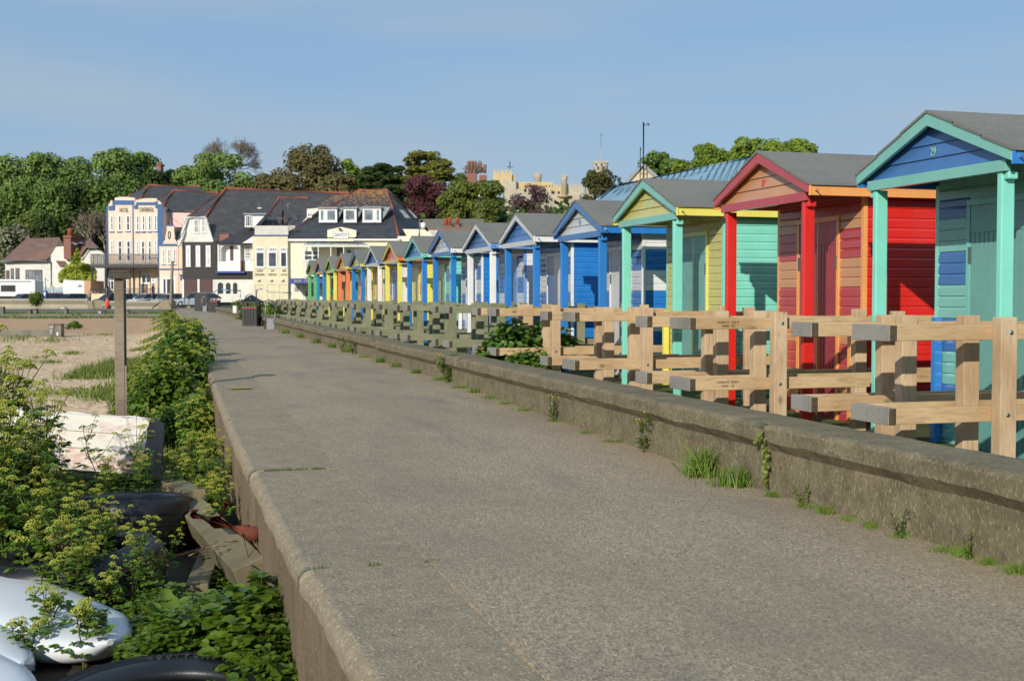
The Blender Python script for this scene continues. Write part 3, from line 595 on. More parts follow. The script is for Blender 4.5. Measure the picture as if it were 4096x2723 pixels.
while len(spots) < 88 and tries < 6000:       # the bed in front of the old dinghy
    tries += 1; y = rnd.uniform(11.6, 15.2); x = rnd.uniform(-3.4, .62)
    if not okspot(x, y, .2): continue
    if x > -.85 and y < 13.4 and x < .55: continue      # tyres and beam
    if x > -.15 and y < 14.6: continue
    spots.append((x, y, (.52 if y > 13 else .62) if x > -1.0 else .7 if x > -1.3 else (1.08 if rnd.random() < .4 else .92)))
spots += [(-1.65, 14.6, 1.42), (-1.75, 14.4, 1.2), (-1.15, 15.0, .95), (-1.25, 14.2, .95), (-.35, 14.8, .8), (.72, 13.6, .7), (.76, 14.3, .75), (.66, 15.2, .75), (.7, 12.6, .55), (.55, 14.9, .7), (.66, 16.2, .7), (.78, 16.9, .8), (-.55, 11.3, .5), (-.2, 11.0, .5), (-.42, 10.6, .45), (-.05, 10.75, .5), (-.75, 11.5, .6), (-.3, 11.7, .62), (-.55, 10.4, .62), (-.3, 10.25, .55), (-.12, 10.45, .55), (-.78, 10.6, .6), (.08, 10.7, .5), (-.9, 10.9, .75), (-1.15, 11.2, .85), (-1.3, 11.8, .95), (-1.45, 11.4, .85), (-1.55, 12.2, 1.0), (-.55, 12.6, .62), (-.85, 12.8, .7), (-.75, 12.4, .6), (-1.1, 12.3, .75), (-.35, 10.9, .6), (-.62, 11.0, .62), (-1.8, 12.8, 1.05), (-2.1, 13.2, 1.1), (-1.6, 13.6, 1.05), (-1.3, 13.2, .85)]
scatter(A, spots, 'alexanders plant with yellow-green flower heads in the bed before the old dinghy', 'plant', 'alexanders plants in the bed before the dinghy')
K = [alexanders(40+i, .62, .8, 2) for i in range(2)]
scatter(K, [(-.62, 9.3), (-.42, 9.05), (-.28, 9.2, .8), (-.8, 9.1, .8)], 'thin alexanders plant growing in front of the pale kayak tip', 'plant', 'alexanders beside the kayaks', .75, .95)
B = [clump(60+i, .62, 1.25, 2300, (95, 60, 120, 20)[i], (M['leaf'], M['mallow'], M['leaf'], M['leafb'])[i], None, (.075, .09, .07, .10)[i]) for i in range(4)]
sp2 = []
for y in [20.2, 20.6, 21.4, 22.3, 23.3, 24.3, 25.4, 26.6, 28, 29.4, 31, 32.7, 34.5, 36.5, 38.6, 41]:
    e = lerp(EDGE, y); sp2 += [(e-.26+rnd.uniform(-.1, .08), y, rnd.choice((.6, .8, .95, 1.1, 1.2))*(1 if y < 27 else .72)), (e-.9+rnd.uniform(-.2, .2), y+.4, rnd.choice((.45, .6, .8, .95))*(1 if y < 27 else .7))]
    if y > 19: sp2.append((e-1.55+rnd.uniform(-.3, .2), y+.6, rnd.choice((.3, .45, .7))))
scatter(B, sp2, 'bushy alexanders crowded with yellow-green heads along the edge of the promenade', 'bush', 'alexanders bushes lining the path edge')
sp2 += [(.78, 17.5, .5), (.8, 18.1, .58), (.72, 18.8, .68), (.62, 19.5, .75), (.2, 20.1, .6), (.86, 20.9, 1.15), (.62, 16.9, .72), (.6, 16.0, .7), (.58, 15.1, .66), (.6, 14.2, .6), (.66, 13.3, .5), (.72, 18.2, .8)]
sp3 = [(lerp(EDGE, y)-rnd.uniform(.35, 1.0), y, rnd.uniform(.2, .36)) for y in (44, 49, 55, 62, 66, 69, 72, 75, 79, 83, 88, 93, 98, 103)]
scatter(B, sp3, 'small bushy alexanders at the far narrow part of the beach edge', 'bush', 'small bushes far along the path edge')
# dense low leaves at the foot of the edge
def leafy(seed, n, r, h, size):
    rnd = random.Random(seed); lf, st = MB(), MB()
    for i in range(n):
        a = rnd.uniform(0, 6.28); rr = r*math.sqrt(rnd.random()); top = h*(1-.55*(rr/r)**2)*rnd.uniform(.55, 1.1); p = Vector((rr*math.cos(a), rr*math.sin(a), top)); b = Vector((rr*.4*math.cos(a), rr*.4*math.sin(a), 0))
        st.tube([b, (b+p)*.5+Vector((0, 0, top*.15)), p], [.004, .003, .002], 3, cap=False)
        d = Vector((math.cos(a)+rnd.uniform(-.7, .7), math.sin(a)+rnd.uniform(-.7, .7), rnd.uniform(-.1, .35))).normalized(); nn = (Vector((0, 0, 1))+rdir(rnd)*.5).normalized()
        sz = size*rnd.choice((.7, .85, 1, 1, 1.25))
        for k in (-1, 0, 1):
            s = d.cross(Vector((0, 0, 1))).normalized(); dk = (d*math.cos(k*1.15)+s*math.sin(k*1.15)).normalized(); leaf(lf, p, dk, nn, sz*(1 if k == 0 else .85), sz*.8, 0, .18)
    t = empty('low_leafy_plant', (0, 0, -50), '', 'plant'); st.build('stems', M['stem'], t); lf.build('leaves', M['leafb'], t)
    return t
LP = [leafy(81, 130, .34, .42, .085), leafy(82, 110, .3, .36, .075), leafy(83, 140, .36, .5, .095)]
sp4 = [(.05, 9.75), (.3, 9.55), (.55, 9.5), (.72, 9.75, .9), (.1, 9.25), (.38, 9.1), (.62, 9.05), (.8, 9.15, .8), (.2, 8.75, .9), (.48, 8.65, .9), (.72, 8.6), (.82, 8.2, .8), (.62, 8.25, .8), (-.1, 9.45, .7), (.84, 8.75, .8), (.35, 9.85, .8), (-.22, 10.0, .7), (.15, 10.15, .7), (.3, 8.45, .6), (.78, 9.3, 1.15), (.8, 8.9, 1.3), (.8, 8.5, 1.35), (.78, 8.15, 1.3), (.74, 9.6, .9), (.82, 7.85, 1.25), (.6, 8.0, 1.1), (.83, 8.7, 1.45), (.83, 8.3, 1.4), (.5, 8.35, .9), (.65, 8.85, 1.1), (.45, 9.3, 1.15), (.25, 9.0, 1.1), (.12, 8.6, .9), (.0, 8.95, .8)]
scatter(LP, sp4, 'low glossy broad-leaved plant crowding the foot of the concrete path edge', 'plant', 'leafy plants at the foot of the path edge', .72, 1.0)
UP_ = [leafy(91, 70, .3, .3, .06), leafy(92, 80, .3, .34, .065)]
sp5 = [(rnd.uniform(-3.2, .6), rnd.uniform(11.2, 15.2)) for _ in range(60)]
sp5 = [s for s in sp5 if not (s[0] > -.8 and s[1] < 13.2)]+[(.72, 11.2, .7), (.6, 11.9, .8), (.8, 12.2, .7), (.78, 10.9, .6), (-.95, 10.0, .7), (-.6, 10.3, .7)]
scatter(UP_, sp5, 'low leafy undergrowth plant among the alexanders stems', 'plant', 'low undergrowth in the alexanders bed')
# a few large plain leaves (dock) standing up among the low ones
def dock(seed, n, l):
    rnd = random.Random(seed); lf = MB()
    for i in range(n):
        a = i*2.4; d = Vector((math.cos(a)*.5, math.sin(a)*.5, rnd.uniform(.7, 1.2))).normalized(); s = perp(d)
        nn = (Vector((math.cos(a), math.sin(a), 0))*-.6+Vector((0, 0, .8))).normalized(); leaf(lf, Vector((0, 0, 0)), d, nn, l*rnd.uniform(.7, 1.1), l*.34, 0, .25)
    o = lf.build('dock_plant', M['leafb']); o.location = (0, 0, -50); return o
for i, (x, y, l, lb) in enumerate(((.22, 9.45, .5, 'upright dock plant with long shiny leaves among the low leaves'), (.1, 12.9, .36, 'dock plant with a broad pale leaf beside the upper tyre'), (.62, 15.4, .4, 'broad-leaved dock beside the dinghy stern'))):
    o = dock(i, 7, l); o.location = (x, y, ground(x, y)+.05); tag(o, lb, 'plant')
# grass on the shingle: uncountable, one object
GRND = 1
mb = MB(); rnd = random.Random(9)
def blade(mb, x, y, z, h, w, mi, lean=.4):
    a = rnd.uniform(0, 6.28); c, s = math.cos(a), math.sin(a); l = rnd.uniform(0, lean)*h; b = rnd.uniform(0, 6.28); dx, dy = math.cos(b)*l, math.sin(b)*l
    mb.add([(x-c*w, y-s*w, z), (x+c*w, y+s*w, z), (x+dx*.4+c*w*.6, y+dy*.4+s*w*.6, z+h*.6), (x+dx*.4-c*w*.6, y+dy*.4-s*w*.6, z+h*.6), (x+dx, y+dy, z+h*.95)], [(0, 1, 2, 3), (3, 2, 4)], mi)
patch = [(-1.0, 30.5, 1.2, .30, 1100), (-.4, 27, 1.0, .26, 800), (-2.1, 33, 1.2, .24, 600), (-.2, 23.5, .8, .25, 600), (-1.2, 23, 1.2, .14, 500), (-2.6, 26, 1.2, .12, 300), (-3.6, 38, .9, .12, 150), (-4.5, 41, 1.0, .14, 120), (-2.6, 41, .8, .13, 110), (-1.6, 43, .7, .12, 90), (-5.5, 44, 1, .1, 90), (.3, 33, .7, .2, 350), (.6, 44, .6, .14, 250), (.8, 52, .7, .16, 500), (1.0, 60, .8, .2, 600), (.9, 47, .6, .16, 400), (1.2, 68, .8, .22, 500), (1.3, 76, .8, .22, 500), (1.5, 86, .9, .25, 500), (1.6, 96, 1, .25, 500), (.7, 40, .6, .18, 500), (-2.2, 66, .9, .12, 90), (-2.8, 20.5, 1.2, .12, 250), (-1.0, 19.5, 1.4, .2, 500), (.2, 20, .6, .25, 400), (-6, 63.5, 1.2, .22, 200), (-4.1, 61.5, .9, .2, 160)]
def gpx(x, y):
    z = -.8
    for _ in range(6): p = onZ(x, y, z); z = ground(p.x, p.y)
    return p.x, p.y
patch = [q for q in patch if q[1] > 45 or q[1] < 24.5]
for px, py, r, h, n in ((235, 862, .8, .34, 1400), (285, 850, .7, .40, 1500), (205, 868, .6, .22, 500), (320, 880, .7, .36, 1300), (300, 905, .8, .3, 1100), (170, 870, .5, .16, 200), (60, 833, .5, .13, 160), (118, 835, .35, .14, 130), (165, 815, .4, .16, 150), (95, 822, .4, .1, 90), (330, 840, .6, .25, 500), (30, 895, .9, .1, 260), (110, 905, 1.0, .12, 380), (190, 905, .9, .14, 420), (250, 915, .8, .2, 600), (340, 915, .6, .35, 700), (20, 850, .4, .1, 80), (330, 805, .5, .2, 260), (345, 780, .5, .22, 300)): patch.append((*gpx(px, py), r, h, n))
for cx, cy, r, h, n in patch:
    for i in range(n):
        x = cx+rnd.gauss(0, r*.5); y = cy+rnd.gauss(0, r*.9)
        if x < lerp(EDGE, y)-.08: blade(mb, x, y, ground(x, y)-.02, h*rnd.uniform(.5, 1.2), .008+.0002*y, 0 if rnd.random() < .7 else 1)
for i in range(5000):
    y = rnd.uniform(106, 124); x = rnd.uniform(-26, 2.8); blade(mb, x, y, ground(x, y), rnd.uniform(.08, .3), .03, 0 if rnd.random() < .75 else 1)
tag(mb.build('beach_grass', [M['grass'], M['drygrass']]), 'patchy grass growing through the shingle', kind='stuff')
# weeds at the foot of the wall
def tuft(seed, n, h, r=.08, purple=False):
    global rnd
    rnd = random.Random(seed); mb = MB()
    for i in range(n): blade(mb, rnd.gauss(0, r), rnd.gauss(0, r*.75), 0, h*rnd.uniform(.4, 1.1), .0045, 0 if rnd.random() < .85 else 1, .9)
    for i in range(n//14): d = rdir(rnd, .5); leaf(mb, Vector((rnd.gauss(0, r), rnd.gauss(0, r), .02)), d, Vector((0, 0, 1)), h*.5, h*.16, 0)
    o = mb.build('grass_tuft', [M['grassb'], M['drygrass']]); o.location = (0, 0, -50); return o
M['grassb'] = leafmat('bright_grass', lin('#587a2a'), lin('#80993f'), .3, .5, 5)
TF = [tuft(1, 330, .24, .07), tuft(2, 240, .15, .07), tuft(3, 110, .09, .09)]
tspots = [(4.87, 10.1, 0, 1.3, 'tallest bright grass tuft at the foot of the promenade wall'), (4.86, 9.45, 1, 1.35, 'rounded bright grass tuft just before the ivy crack in the wall')]
for y, k, s in ((8.85, 1, .8), (8.05, 1, 1.0), (7.75, 2, 1), (7.45, 1, .8), (7.1, 2, 1.1), (8.3, 2, 1.1), (6.6, 2, 1.2), (5.95, 1, 1.0), (6.45, 1, 1.0), (6.2, 1, .8), (13.2, 2, .8), (12.4, 2, .8), (14.4, 2, .8), (15.6, 2, 1), (16.5, 2, .9), (17.3, 2, 1.1), (18.2, 1, .9), (19, 2, 1.3), (20.6, 2, 1.1), (22.4, 1, 1.0), (24.3, 1, 1.1), (26, 1, 1.2), (28, 2, 1.2), (30.5, 1, 1.4), (33, 1, 1.4), (36, 1, 1.6), (40, 1, 1.6), (44, 1, 1.8), (62, 1, 2.2), (66, 1, 2.2)):
    tspots.append((4.87, y, k, s*(.5 if y < 9 else .75), 'small grass tuft in the crack between promenade and wall'))
seen = set()
for x, y, k, s, lb in tspots:
    o = TF[k] if k not in seen else TF[k].copy()
    if k in seen: sc.collection.objects.link(o)
    seen.add(k); o.location = (x, y, gpath(y)); o.rotation_euler = (0, 0, y); o.scale = (s, s, s)
    tag(o, lb, 'grass tuft', 'grass tufts along the wall foot')
def ragwort(seed, h, nf, nl, name='ragwort'):
    rnd = random.Random(seed); st, lf, fl = MB(), MB(), MB()
    for s in range(max(2, nf//3)):
        a = rnd.uniform(0, 6.28); e = Vector((math.cos(a)*h*.3, math.sin(a)*h*.3, h*rnd.uniform(.7, 1))); st.tube([(0, 0, 0), e*.5, e], [.006, .005, .003], 4)
        for i in range(nl): t = rnd.uniform(.1, .9); d = rdir(rnd, .3); leaf(lf, e*t, d, Vector((0, 0, 1)), h*.2, h*.08)
        for i in range(3 if nf else 0): p = e+rdir(rnd, .4)*.035; blob(fl, p, .011); st.tube([e*.92, p], [.003, .002], 3)
    t = empty(name, (0, 0, -50), '', 'weed'); st.build('stems', M['stem'], t); lf.build('leaves', M['leafb'], t); 
    if nf: fl.build('flowers', M['yellow'], t)
    return t
for i, (x, y, h, nf, nl, lb) in enumerate(((4.85, 8.35, .2, 0, 20, 'low leafy weed a little nearer than the ivy crack'), (4.86, 6.35, .17, 0, 18, 'low leafy weed nearest the right end of the wall foot'), (4.86, 20.0, .55, 14, 22, 'bushy yellow-flowered ragwort against the middle of the wall'), (4.86, 14.4, .34, 6, 26, 'dandelion-like weed with yellow flowers and tall seed stalks by the wall'), (4.9, 11.6, .42, 5, 16, 'spindly weed with one yellow flower near the brightest grass tuft'), (4.84, 29.5, .45, 10, 16, 'yellow-flowered weed by the wall, nearer of two far clumps'), (4.84, 31.2, .38, 9, 14, 'yellow-flowered weed by the wall, further of two far clumps'), (4.84, 7.05, .22, 0, 14, 'low weed with upright narrow leaves near the close end of the wall'), (4.8, 64, .6, 12, 14, 'yellow-flowered weed by the wall beyond the near litter bin'))):
    o = ragwort(i, h, nf, nl); o.location = (x, y, gpath(y)); tag(o, lb, 'weed')
mb = MB(); rnd = random.Random(5); M['ivy'] = leafmat('ivy_leaf', lin('#6c7a34'), lin('#8a9448'), .2, .4, 20)
pts = [Vector((4.875+.05*min(1, max(0, (.45-z)*8)), 9.045-.05*(.5-z)+rnd.gauss(0, .015), z)) for z in [.5-.035*i for i in range(13)]]
for p in pts:
    for k in range(4): leaf(mb, p+Vector((-.012, rnd.gauss(0, .025), rnd.gauss(0, .015))), Vector((-.3, rnd.uniform(-1, 1), rnd.uniform(-1, .2))).normalized(), Vector((-1, rnd.uniform(-.4, .4), rnd.uniform(0, .6))).normalized(), .042, .036)
mb.tube(pts, .005, 4); tag(mb.build('ivy_strand', M['ivy']), 'strand of ivy hanging from the crack in the promenade wall', 'ivy')
# shrubs behind the wall
Sh = clump(201, .75, 1.35, 1500, 0, M['mallow'], None, .16, 'green_shrub', .1)
shs = [(6.15, 20.3, 1.0, 'leafy green shrub behind the wall between the old and the new railings'), (6.0, 19.2, .62, 'low green shrub leaning over the wall cap below the new railings'), (6.9, 20.9, 1.0, 'taller green shrub standing behind the first greenish railing')]
for i, (x, y, s, lb) in enumerate(shs):
    o = Sh if i == 0 else copy_tree(Sh); o.location = (x, y, .05); o.scale = (s, s, s); o.rotation_euler[2] = i*2; tag(o, lb, 'shrub')
Fn = clump(210, .9, 1.2, 1500, 50, M['leafb'], None, .12, 'rough_plant', .2)
for i, (x, y, s) in enumerate(((6.2, 60, .9), (7.3, 63, 1.1), (6.1, 66, .8), (7.8, 69, 1.2), (6.4, 72, 1.0), (6.6, 78, 1.0), (7.6, 82, 1.1), (6.6, 88, 1.0), (8.4, 90, 1.2), (9.6, 84, 1.1), (9.4, 75, 1.1), (8.9, 64, .9), (6.8, 95, 1.2))):
    o = Fn if i == 0 else copy_tree(Fn); o.location = (x, y, .35); o.scale = (s, s, s*.95); o.rotation_euler[2] = i*1.3; tag(o, 'rough green plant behind the wall beyond the litter bins', 'plant', 'rough plants beyond the last hut')

# ---------------------------------------------------------------- things in the foreground weeds
def tyre(name, loc, R0, wdt, tilt, label, side_text=None):
    t = empty(name, loc, label, 'tyre'); t.rotation_euler = tilt; r0 = R0*.56; h = wdt/2
    prof = [(r0, -h*.7), (r0+.02, -h*.95), (R0*.74, -h*1.06), (R0*.9, -h), (R0*.985, -h*.72), (R0, -h*.2), (R0, h*.2), (R0*.985, h*.72), (R0*.9, h), (R0*.74, h*1.06), (r0+.02, h*.95), (r0, h*.7), (r0+.05, h*.5), (R0*.88, h*.4), (R0*.88, -h*.4), (r0+.05, -h*.5)]
    b = MB(); n = 48; vs = [(r*math.cos(2*math.pi*j/n), r*math.sin(2*math.pi*j/n), z) for r, z in prof for j in range(n)]; k = len(prof)
    b.add(vs, [(i*n+j, i*n+(j+1) % n, ((i+1) % k)*n+(j+1) % n, ((i+1) % k)*n+j) for i in range(k) for j in range(n)], 0, True)
    for z in (-.45, 0, .45): b.lathe([(R0*.99, h*z-.006), (R0+.008, h*z-.004), (R0+.008, h*z+.004), (R0*.99, h*z+.006)], n)
    b.build('casing', M['rubber'], t)
    rg = MB()
    for rr in (.78, .88): 
        vs = [(R0*q*math.cos(2*math.pi*j/n), R0*q*math.sin(2*math.pi*j/n), z) for q, z in ((rr-.012, h*1.0), (rr, h*1.085), (rr+.012, h*1.0)) for j in range(n)]
        rg.add(vs, [(i*n+j, i*n+(j+1) % n, (i+1)*n+(j+1) % n, (i+1)*n+j) for i in range(2) for j in range(n)], 0, True)
    rg.build('sidewall_ring', M['rubber'], t)
    if side_text:
        tb = MB(); an0 = 1.72
        for i, ch in enumerate(side_text):
            if ch == ' ': continue
            a = an0-i*.088; T = Matrix.Rotation(a-math.pi/2, 4, 'Z') @ Matrix.Translation((0, R0*.80, h*1.075)); text_mesh(tb, ch, .085, T, 0, .006)
        tb.build('raised_lettering', plain('rubber_lettering', '#3a3a38', .5, .1, 5, 0), t)
    return t
tyre('old_tyre', (-.13, 13.3, -.72), .58, .52, (R(-4), R(3), .4), 'black tyre lying flat by the timber beam, higher up the bed')
tyre('old_tyre', (-.62, 11.35, -.80), .80, .44, (R(-3), R(-2), 1.2), 'wide black tyre with a lump of rubble on it, half hidden by stems')
tyre('tractor_tyre', (.12, 7.62, -1.0), .86, .42, (R(2), R(0), 0), 'large tractor tyre lying flat with raised size lettering at the bottom edge', '480/70R34')
rk = MB(); bmx = bmesh.new(); bmesh.ops.create_icosphere(bmx, subdivisions=3, radius=.11)
rk.add([v.co*(1+.25*noise.noise(v.co*9)+.12*noise.noise(v.co*25))+Vector((0, 0, 0)) for v in bmx.verts], [tuple(v.index for v in f.verts) for f in bmx.faces]); bmx.free()
o = rk.build('rubble_lump', plain('rubble', '#8f6f5a', .95, .35, 12, .6)); o.location = (-.72, 11.3, -.52); tag(o, 'brownish lump of rubble resting on the wide tyre', 'rubble')
M['sleeper'] = timber('weathered_sleeper', '#6c6348', '#857b5e', '#6a6452')
def beam(name, a, b, w_, h_, roll, mat_, label):
    a = Vector(a); b = Vector(b); d = (b-a).normalized(); s = d.cross(Vector((0, 0, 1))).normalized(); u = s.cross(d); s2 = s*math.cos(roll)+u*math.sin(roll); u2 = s2.cross(d)
    mb = MB(); n = 14; vs = []
    for i in range(n+1):
        p = a.lerp(b, i/n)
        for k, (q, r_) in enumerate(((-1, -1), (1, -1), (1, 1), (-1, 1))): vs.append(p+s2*q*w_/2*(1+.03*noise.noise((i*.7, k, 1)))+u2*r_*h_/2*(1+.04*noise.noise((i*.7, k, 6))))
    mb.add(vs, [(i*4+k, i*4+(k+1) % 4, (i+1)*4+(k+1) % 4, (i+1)*4+k) for i in range(n) for k in range(4)]+[(3, 2, 1, 0), (n*4, n*4+1, n*4+2, n*4+3)])
    return tag(mb.build(name, mat_, bevel=.012), label, 'timber')
beam('timber_beam', (.86, 10.35, -.72), (.45, 14.0, -.70), .28, .26, .35, M['sleeper'], 'weathered timber beam lying against the concrete path edge')
beam('timber_beam', (.52, 13.6, -.52), (.30, 15.2, -.62), .24, .12, .1, M['sleeper'], 'short grey timber lying behind the rusty iron bracket')
beam('timber_beam', (.42, 10.9, -.92), (.62, 12.4, -.90), .2, .1, 0, M['sleeper'], 'dark flat plank on the ground between tyre and beam')
t = empty('rusty_bracket', (0, 0, 0), 'rusty iron mooring bracket with a stub pin lying on the timber', 'ironwork')
p0, p1 = onZ(447, 1186, -.44), onZ(582, 1228, -.42); d = (p1-p0).normalized(); s = d.cross(Vector((0, 0, 1)))
mb = MB(); mb.tube([p0, p0.lerp(p1, .35), p0.lerp(p1, .4), p0.lerp(p1, .9), p1], [.035, .045, .06, .065, .04], 8); mb.tube([p0+Vector((0, 0, .05)), p0, p0-d*.03], [.05, .04, .03], 7); mb.lathe([(.0, -.05), (.075, -.05), (.085, 0), (.07, .05), (0, .06)], 10, p1); mb.build('bar', M['rust'], t)
mb = MB(); q = p0.lerp(p1, .42); mb.tube([q, q+Vector((.09, .02, .17))], [.026, .024], 8); mb.tube([q+Vector((.09, .02, .17)), q+Vector((.10, .022, .19))], [.04, .036], 8); mb.build('pin', M['rust'], t)
mb = MB(); mb.tube([onX(560, 1228, .80), onX(575, 1290, .84), onX(600, 1345, .86)], [.008, .010, .012], 5); tag(mb.build('dry_stick', M['twig']), 'pale dry stick leaning against the path edge', 'stick')
mb = MB(); mb.tube([(.78, 11.1, -.55), (.55, 11.2, -.60), (.36, 11.1, -.66)], [.006, .007, .008], 5); tag(mb.build('dry_stick', M['twig']), 'thin twig lying across the gap by the beam', 'stick')
# upturned clinker dinghy
m, nt, bs = newmat('peeling_boat_paint'); n1 = tex(nt, 'noise', 3.2, 8, rough=.75, stretch=(1, 2, 2.2)); n2 = tex(nt, 'noise', 1.1, 4); g = nt.nodes.new('ShaderNodeNewGeometry'); sx = nt.nodes.new('ShaderNodeSeparateXYZ'); nt.links.new(g.outputs['Position'], sx.inputs[0])
cs = mixc(nt, rng(nt, n2.outputs[0], .4, .7, 0, .5), lin('#dcd6c6'), lin('#c9c4bb')); band = rng(nt, sx.outputs[2], -.42, -.18, .05, -.08); ad = nt.nodes.new('ShaderNodeMath'); ad.operation = 'ADD'; nt.links.new(n1.outputs[0], ad.inputs[0]); nt.links.new(band, ad.inputs[1])
cs = mixc(nt, rng(nt, ad.outputs[0], .44, .60, 0, .6), cs, lin('#bb5a4a')); n4 = tex(nt, 'noise', 5, 8, rough=.8, stretch=(1, 2, 3)); cs = mixc(nt, rng(nt, n4.outputs[0], .66, .70, 0, .8), cs, lin('#5a7a96'))
nt.links.new(cs, bs.inputs['Base Color']); bs.inputs['Roughness'].default_value = .6; M['peel'] = m
t = empty('upturned_dinghy', (.08, 17.4, -.82), 'white clinker dinghy lying upturned, its paint peeling to red', 'boat'); t.rotation_euler = (R(10), R(-4.5), R(167))
mb = MB(); st_ = [(0, .62), (.3, .66), (1.1, .74), (2.1, .77), (3.1, .68), (3.8, .46), (4.3, .12)]; prof = [(1.0, .0), (1.03, .06), (.97, .07), (.95, .29), (.99, .30), (.90, .51), (.94, .52), (.80, .735), (.74, .765), (0, .775)]
vs = []
for x, wd_ in st_:
    for q, z in prof: vs.append((x, q*wd_, z*(1 if x < 4 else .93)))
    for q, z in prof[-2::-1]: vs.append((x, -q*wd_, z*(1 if x < 4 else .93)))
n = len(prof)*2-1
mb.add(vs, [(i*n+k, (i+1)*n+k, (i+1)*n+k+1, i*n+k+1) for i in range(len(st_)-1) for k in range(n-1)]); mb.build('hull', M['peel'], t)
mb = MB(); mb.prism([(0, q*.62, z) for q, z in prof]+[(0, -q*.62, z) for q, z in prof[-2::-1]], (.03, 0, 0)); mb.build('transom', plain('grey_transom', '#7d7f8c', .7, .3, 3, .1, dirt=.4), t)
mb = MB(); mb.tube([(x, 0, .785 if x < 4 else .72) for x, _ in st_], .03, 6)
mb.build('keel', M['white_old'], t)
for s in (-1, 1): mb = MB(); mb.tube([(x, s*wd_*1.03, .02) for x, wd_ in st_], .025, 6); mb.build('gunwale', M['white_old'], t)
# kayaks
M['kayak'] = plain('white_plastic', '#d9dcdf', .32, .05, 2, .02, dirt=.12)
def kayak(loc, rz, label, L_=3.1, W_=.40, roll=0, zs=1, mark=False):
    t = empty('white_kayak', loc, label, 'kayak', None, rz); t.rotation_euler = (roll, R(-2), rz)
    mb = MB(); N, n = 30, 20; vs = []
    for i in range(N+1):
        u = i/N; x = u*L_; tp = min(1, (max(u, .0005)*5.2))**.5*min(1, max(1-u, .0005)*3.2)**.6; wd_ = W_*tp; hh = .15*tp**.7; zc = .17+.10*(1-tp)**2
        for k in range(n):
            a = 2*math.pi*k/n; c, s = math.cos(a), math.sin(a); yy = wd_*abs(c)**.75*(1 if c > 0 else -1); zz = zc+(hh if s > 0 else hh*1.0)*abs(s)**.85*(1 if s > 0 else -1); vs.append((x, yy, zz*zs))
    mb.add(vs, [(i*n+k, (i+1)*n+k, (i+1)*n+(k+1) % n, i*n+(k+1) % n) for i in range(N) for k in range(n)], 0, True); mb.add([v for v in vs[:n]], [tuple(range(n))], 0, True); mb.build('hull', M['kayak'], t)
    mb = MB(); mb.tube([(x*L_/30, -W_*1.0*min(1, (x/30*5.2))**.5*1.005, .17) for x in range(1, 26)], .008, 5); mb.build('seam', plain('grey_seam', '#8f939c', .5, .1, 3, 0), t)
    if mark:
        mb = MB(); text_mesh(mb, 'N', .20, Matrix.Translation((1.86, .20, .318)) @ Matrix.Rotation(R(-90), 4, 'Z'), 0, .002); mb.build('mark', plain('dark_purple_mark', '#2c2748', .5, .1, 3, 0), t)
    return t
kayak((-.25, 8.95, -1.06), R(118), 'white kayak with its rounded end toward the low leaves and a dark deck mark', mark=True, W_=.47)
kayak((-.80, 8.65, -1.08), R(118), 'second white kayak, lying left of the marked one', W_=.3)
kayak((-.70, 7.9, -1.1), R(120), 'nearest white kayak at the corner, its edge just in view', W_=.32)
# timber light post
t = empty('light_post', (-.34, 19.5, -.95), 'square timber light post with a flat cap standing beyond the dinghy', 'post')
M['postw'] = timber('grey_post_timber', '#857663', '#978873', '#8d8270', False)
b = MB(); b.box((-.085, -.09, -.2), (.053, .09, 2.86)); b.build('shaft', M['postw'], t, bevel=.006)
b = MB(); b.box((.056, -.085, -.2), (.085, .085, 1.55)); b.box((.056, .03, 1.552), (.085, .085, 2.86)); b.build('back_batten', M['postw'], t, bevel=.004)
b = MB(); b.box((.056, -.07, 1.56), (.075, .025, 2.80)); b.build('lamp_strip', M['glassd'], t)
b = MB(); b.box((-.155, -.15, 2.862), (.155, .15, 2.95)); b.prism([(-.155, -.15, 2.951), (.155, -.15, 2.951), (.10, -.15, 2.99), (-.10, -.15, 2.99)], (0, .3, 0)); b.build('cap', plain('dark_cap', '#4c443a', .8, .2, 6, .2), t, bevel=.006)
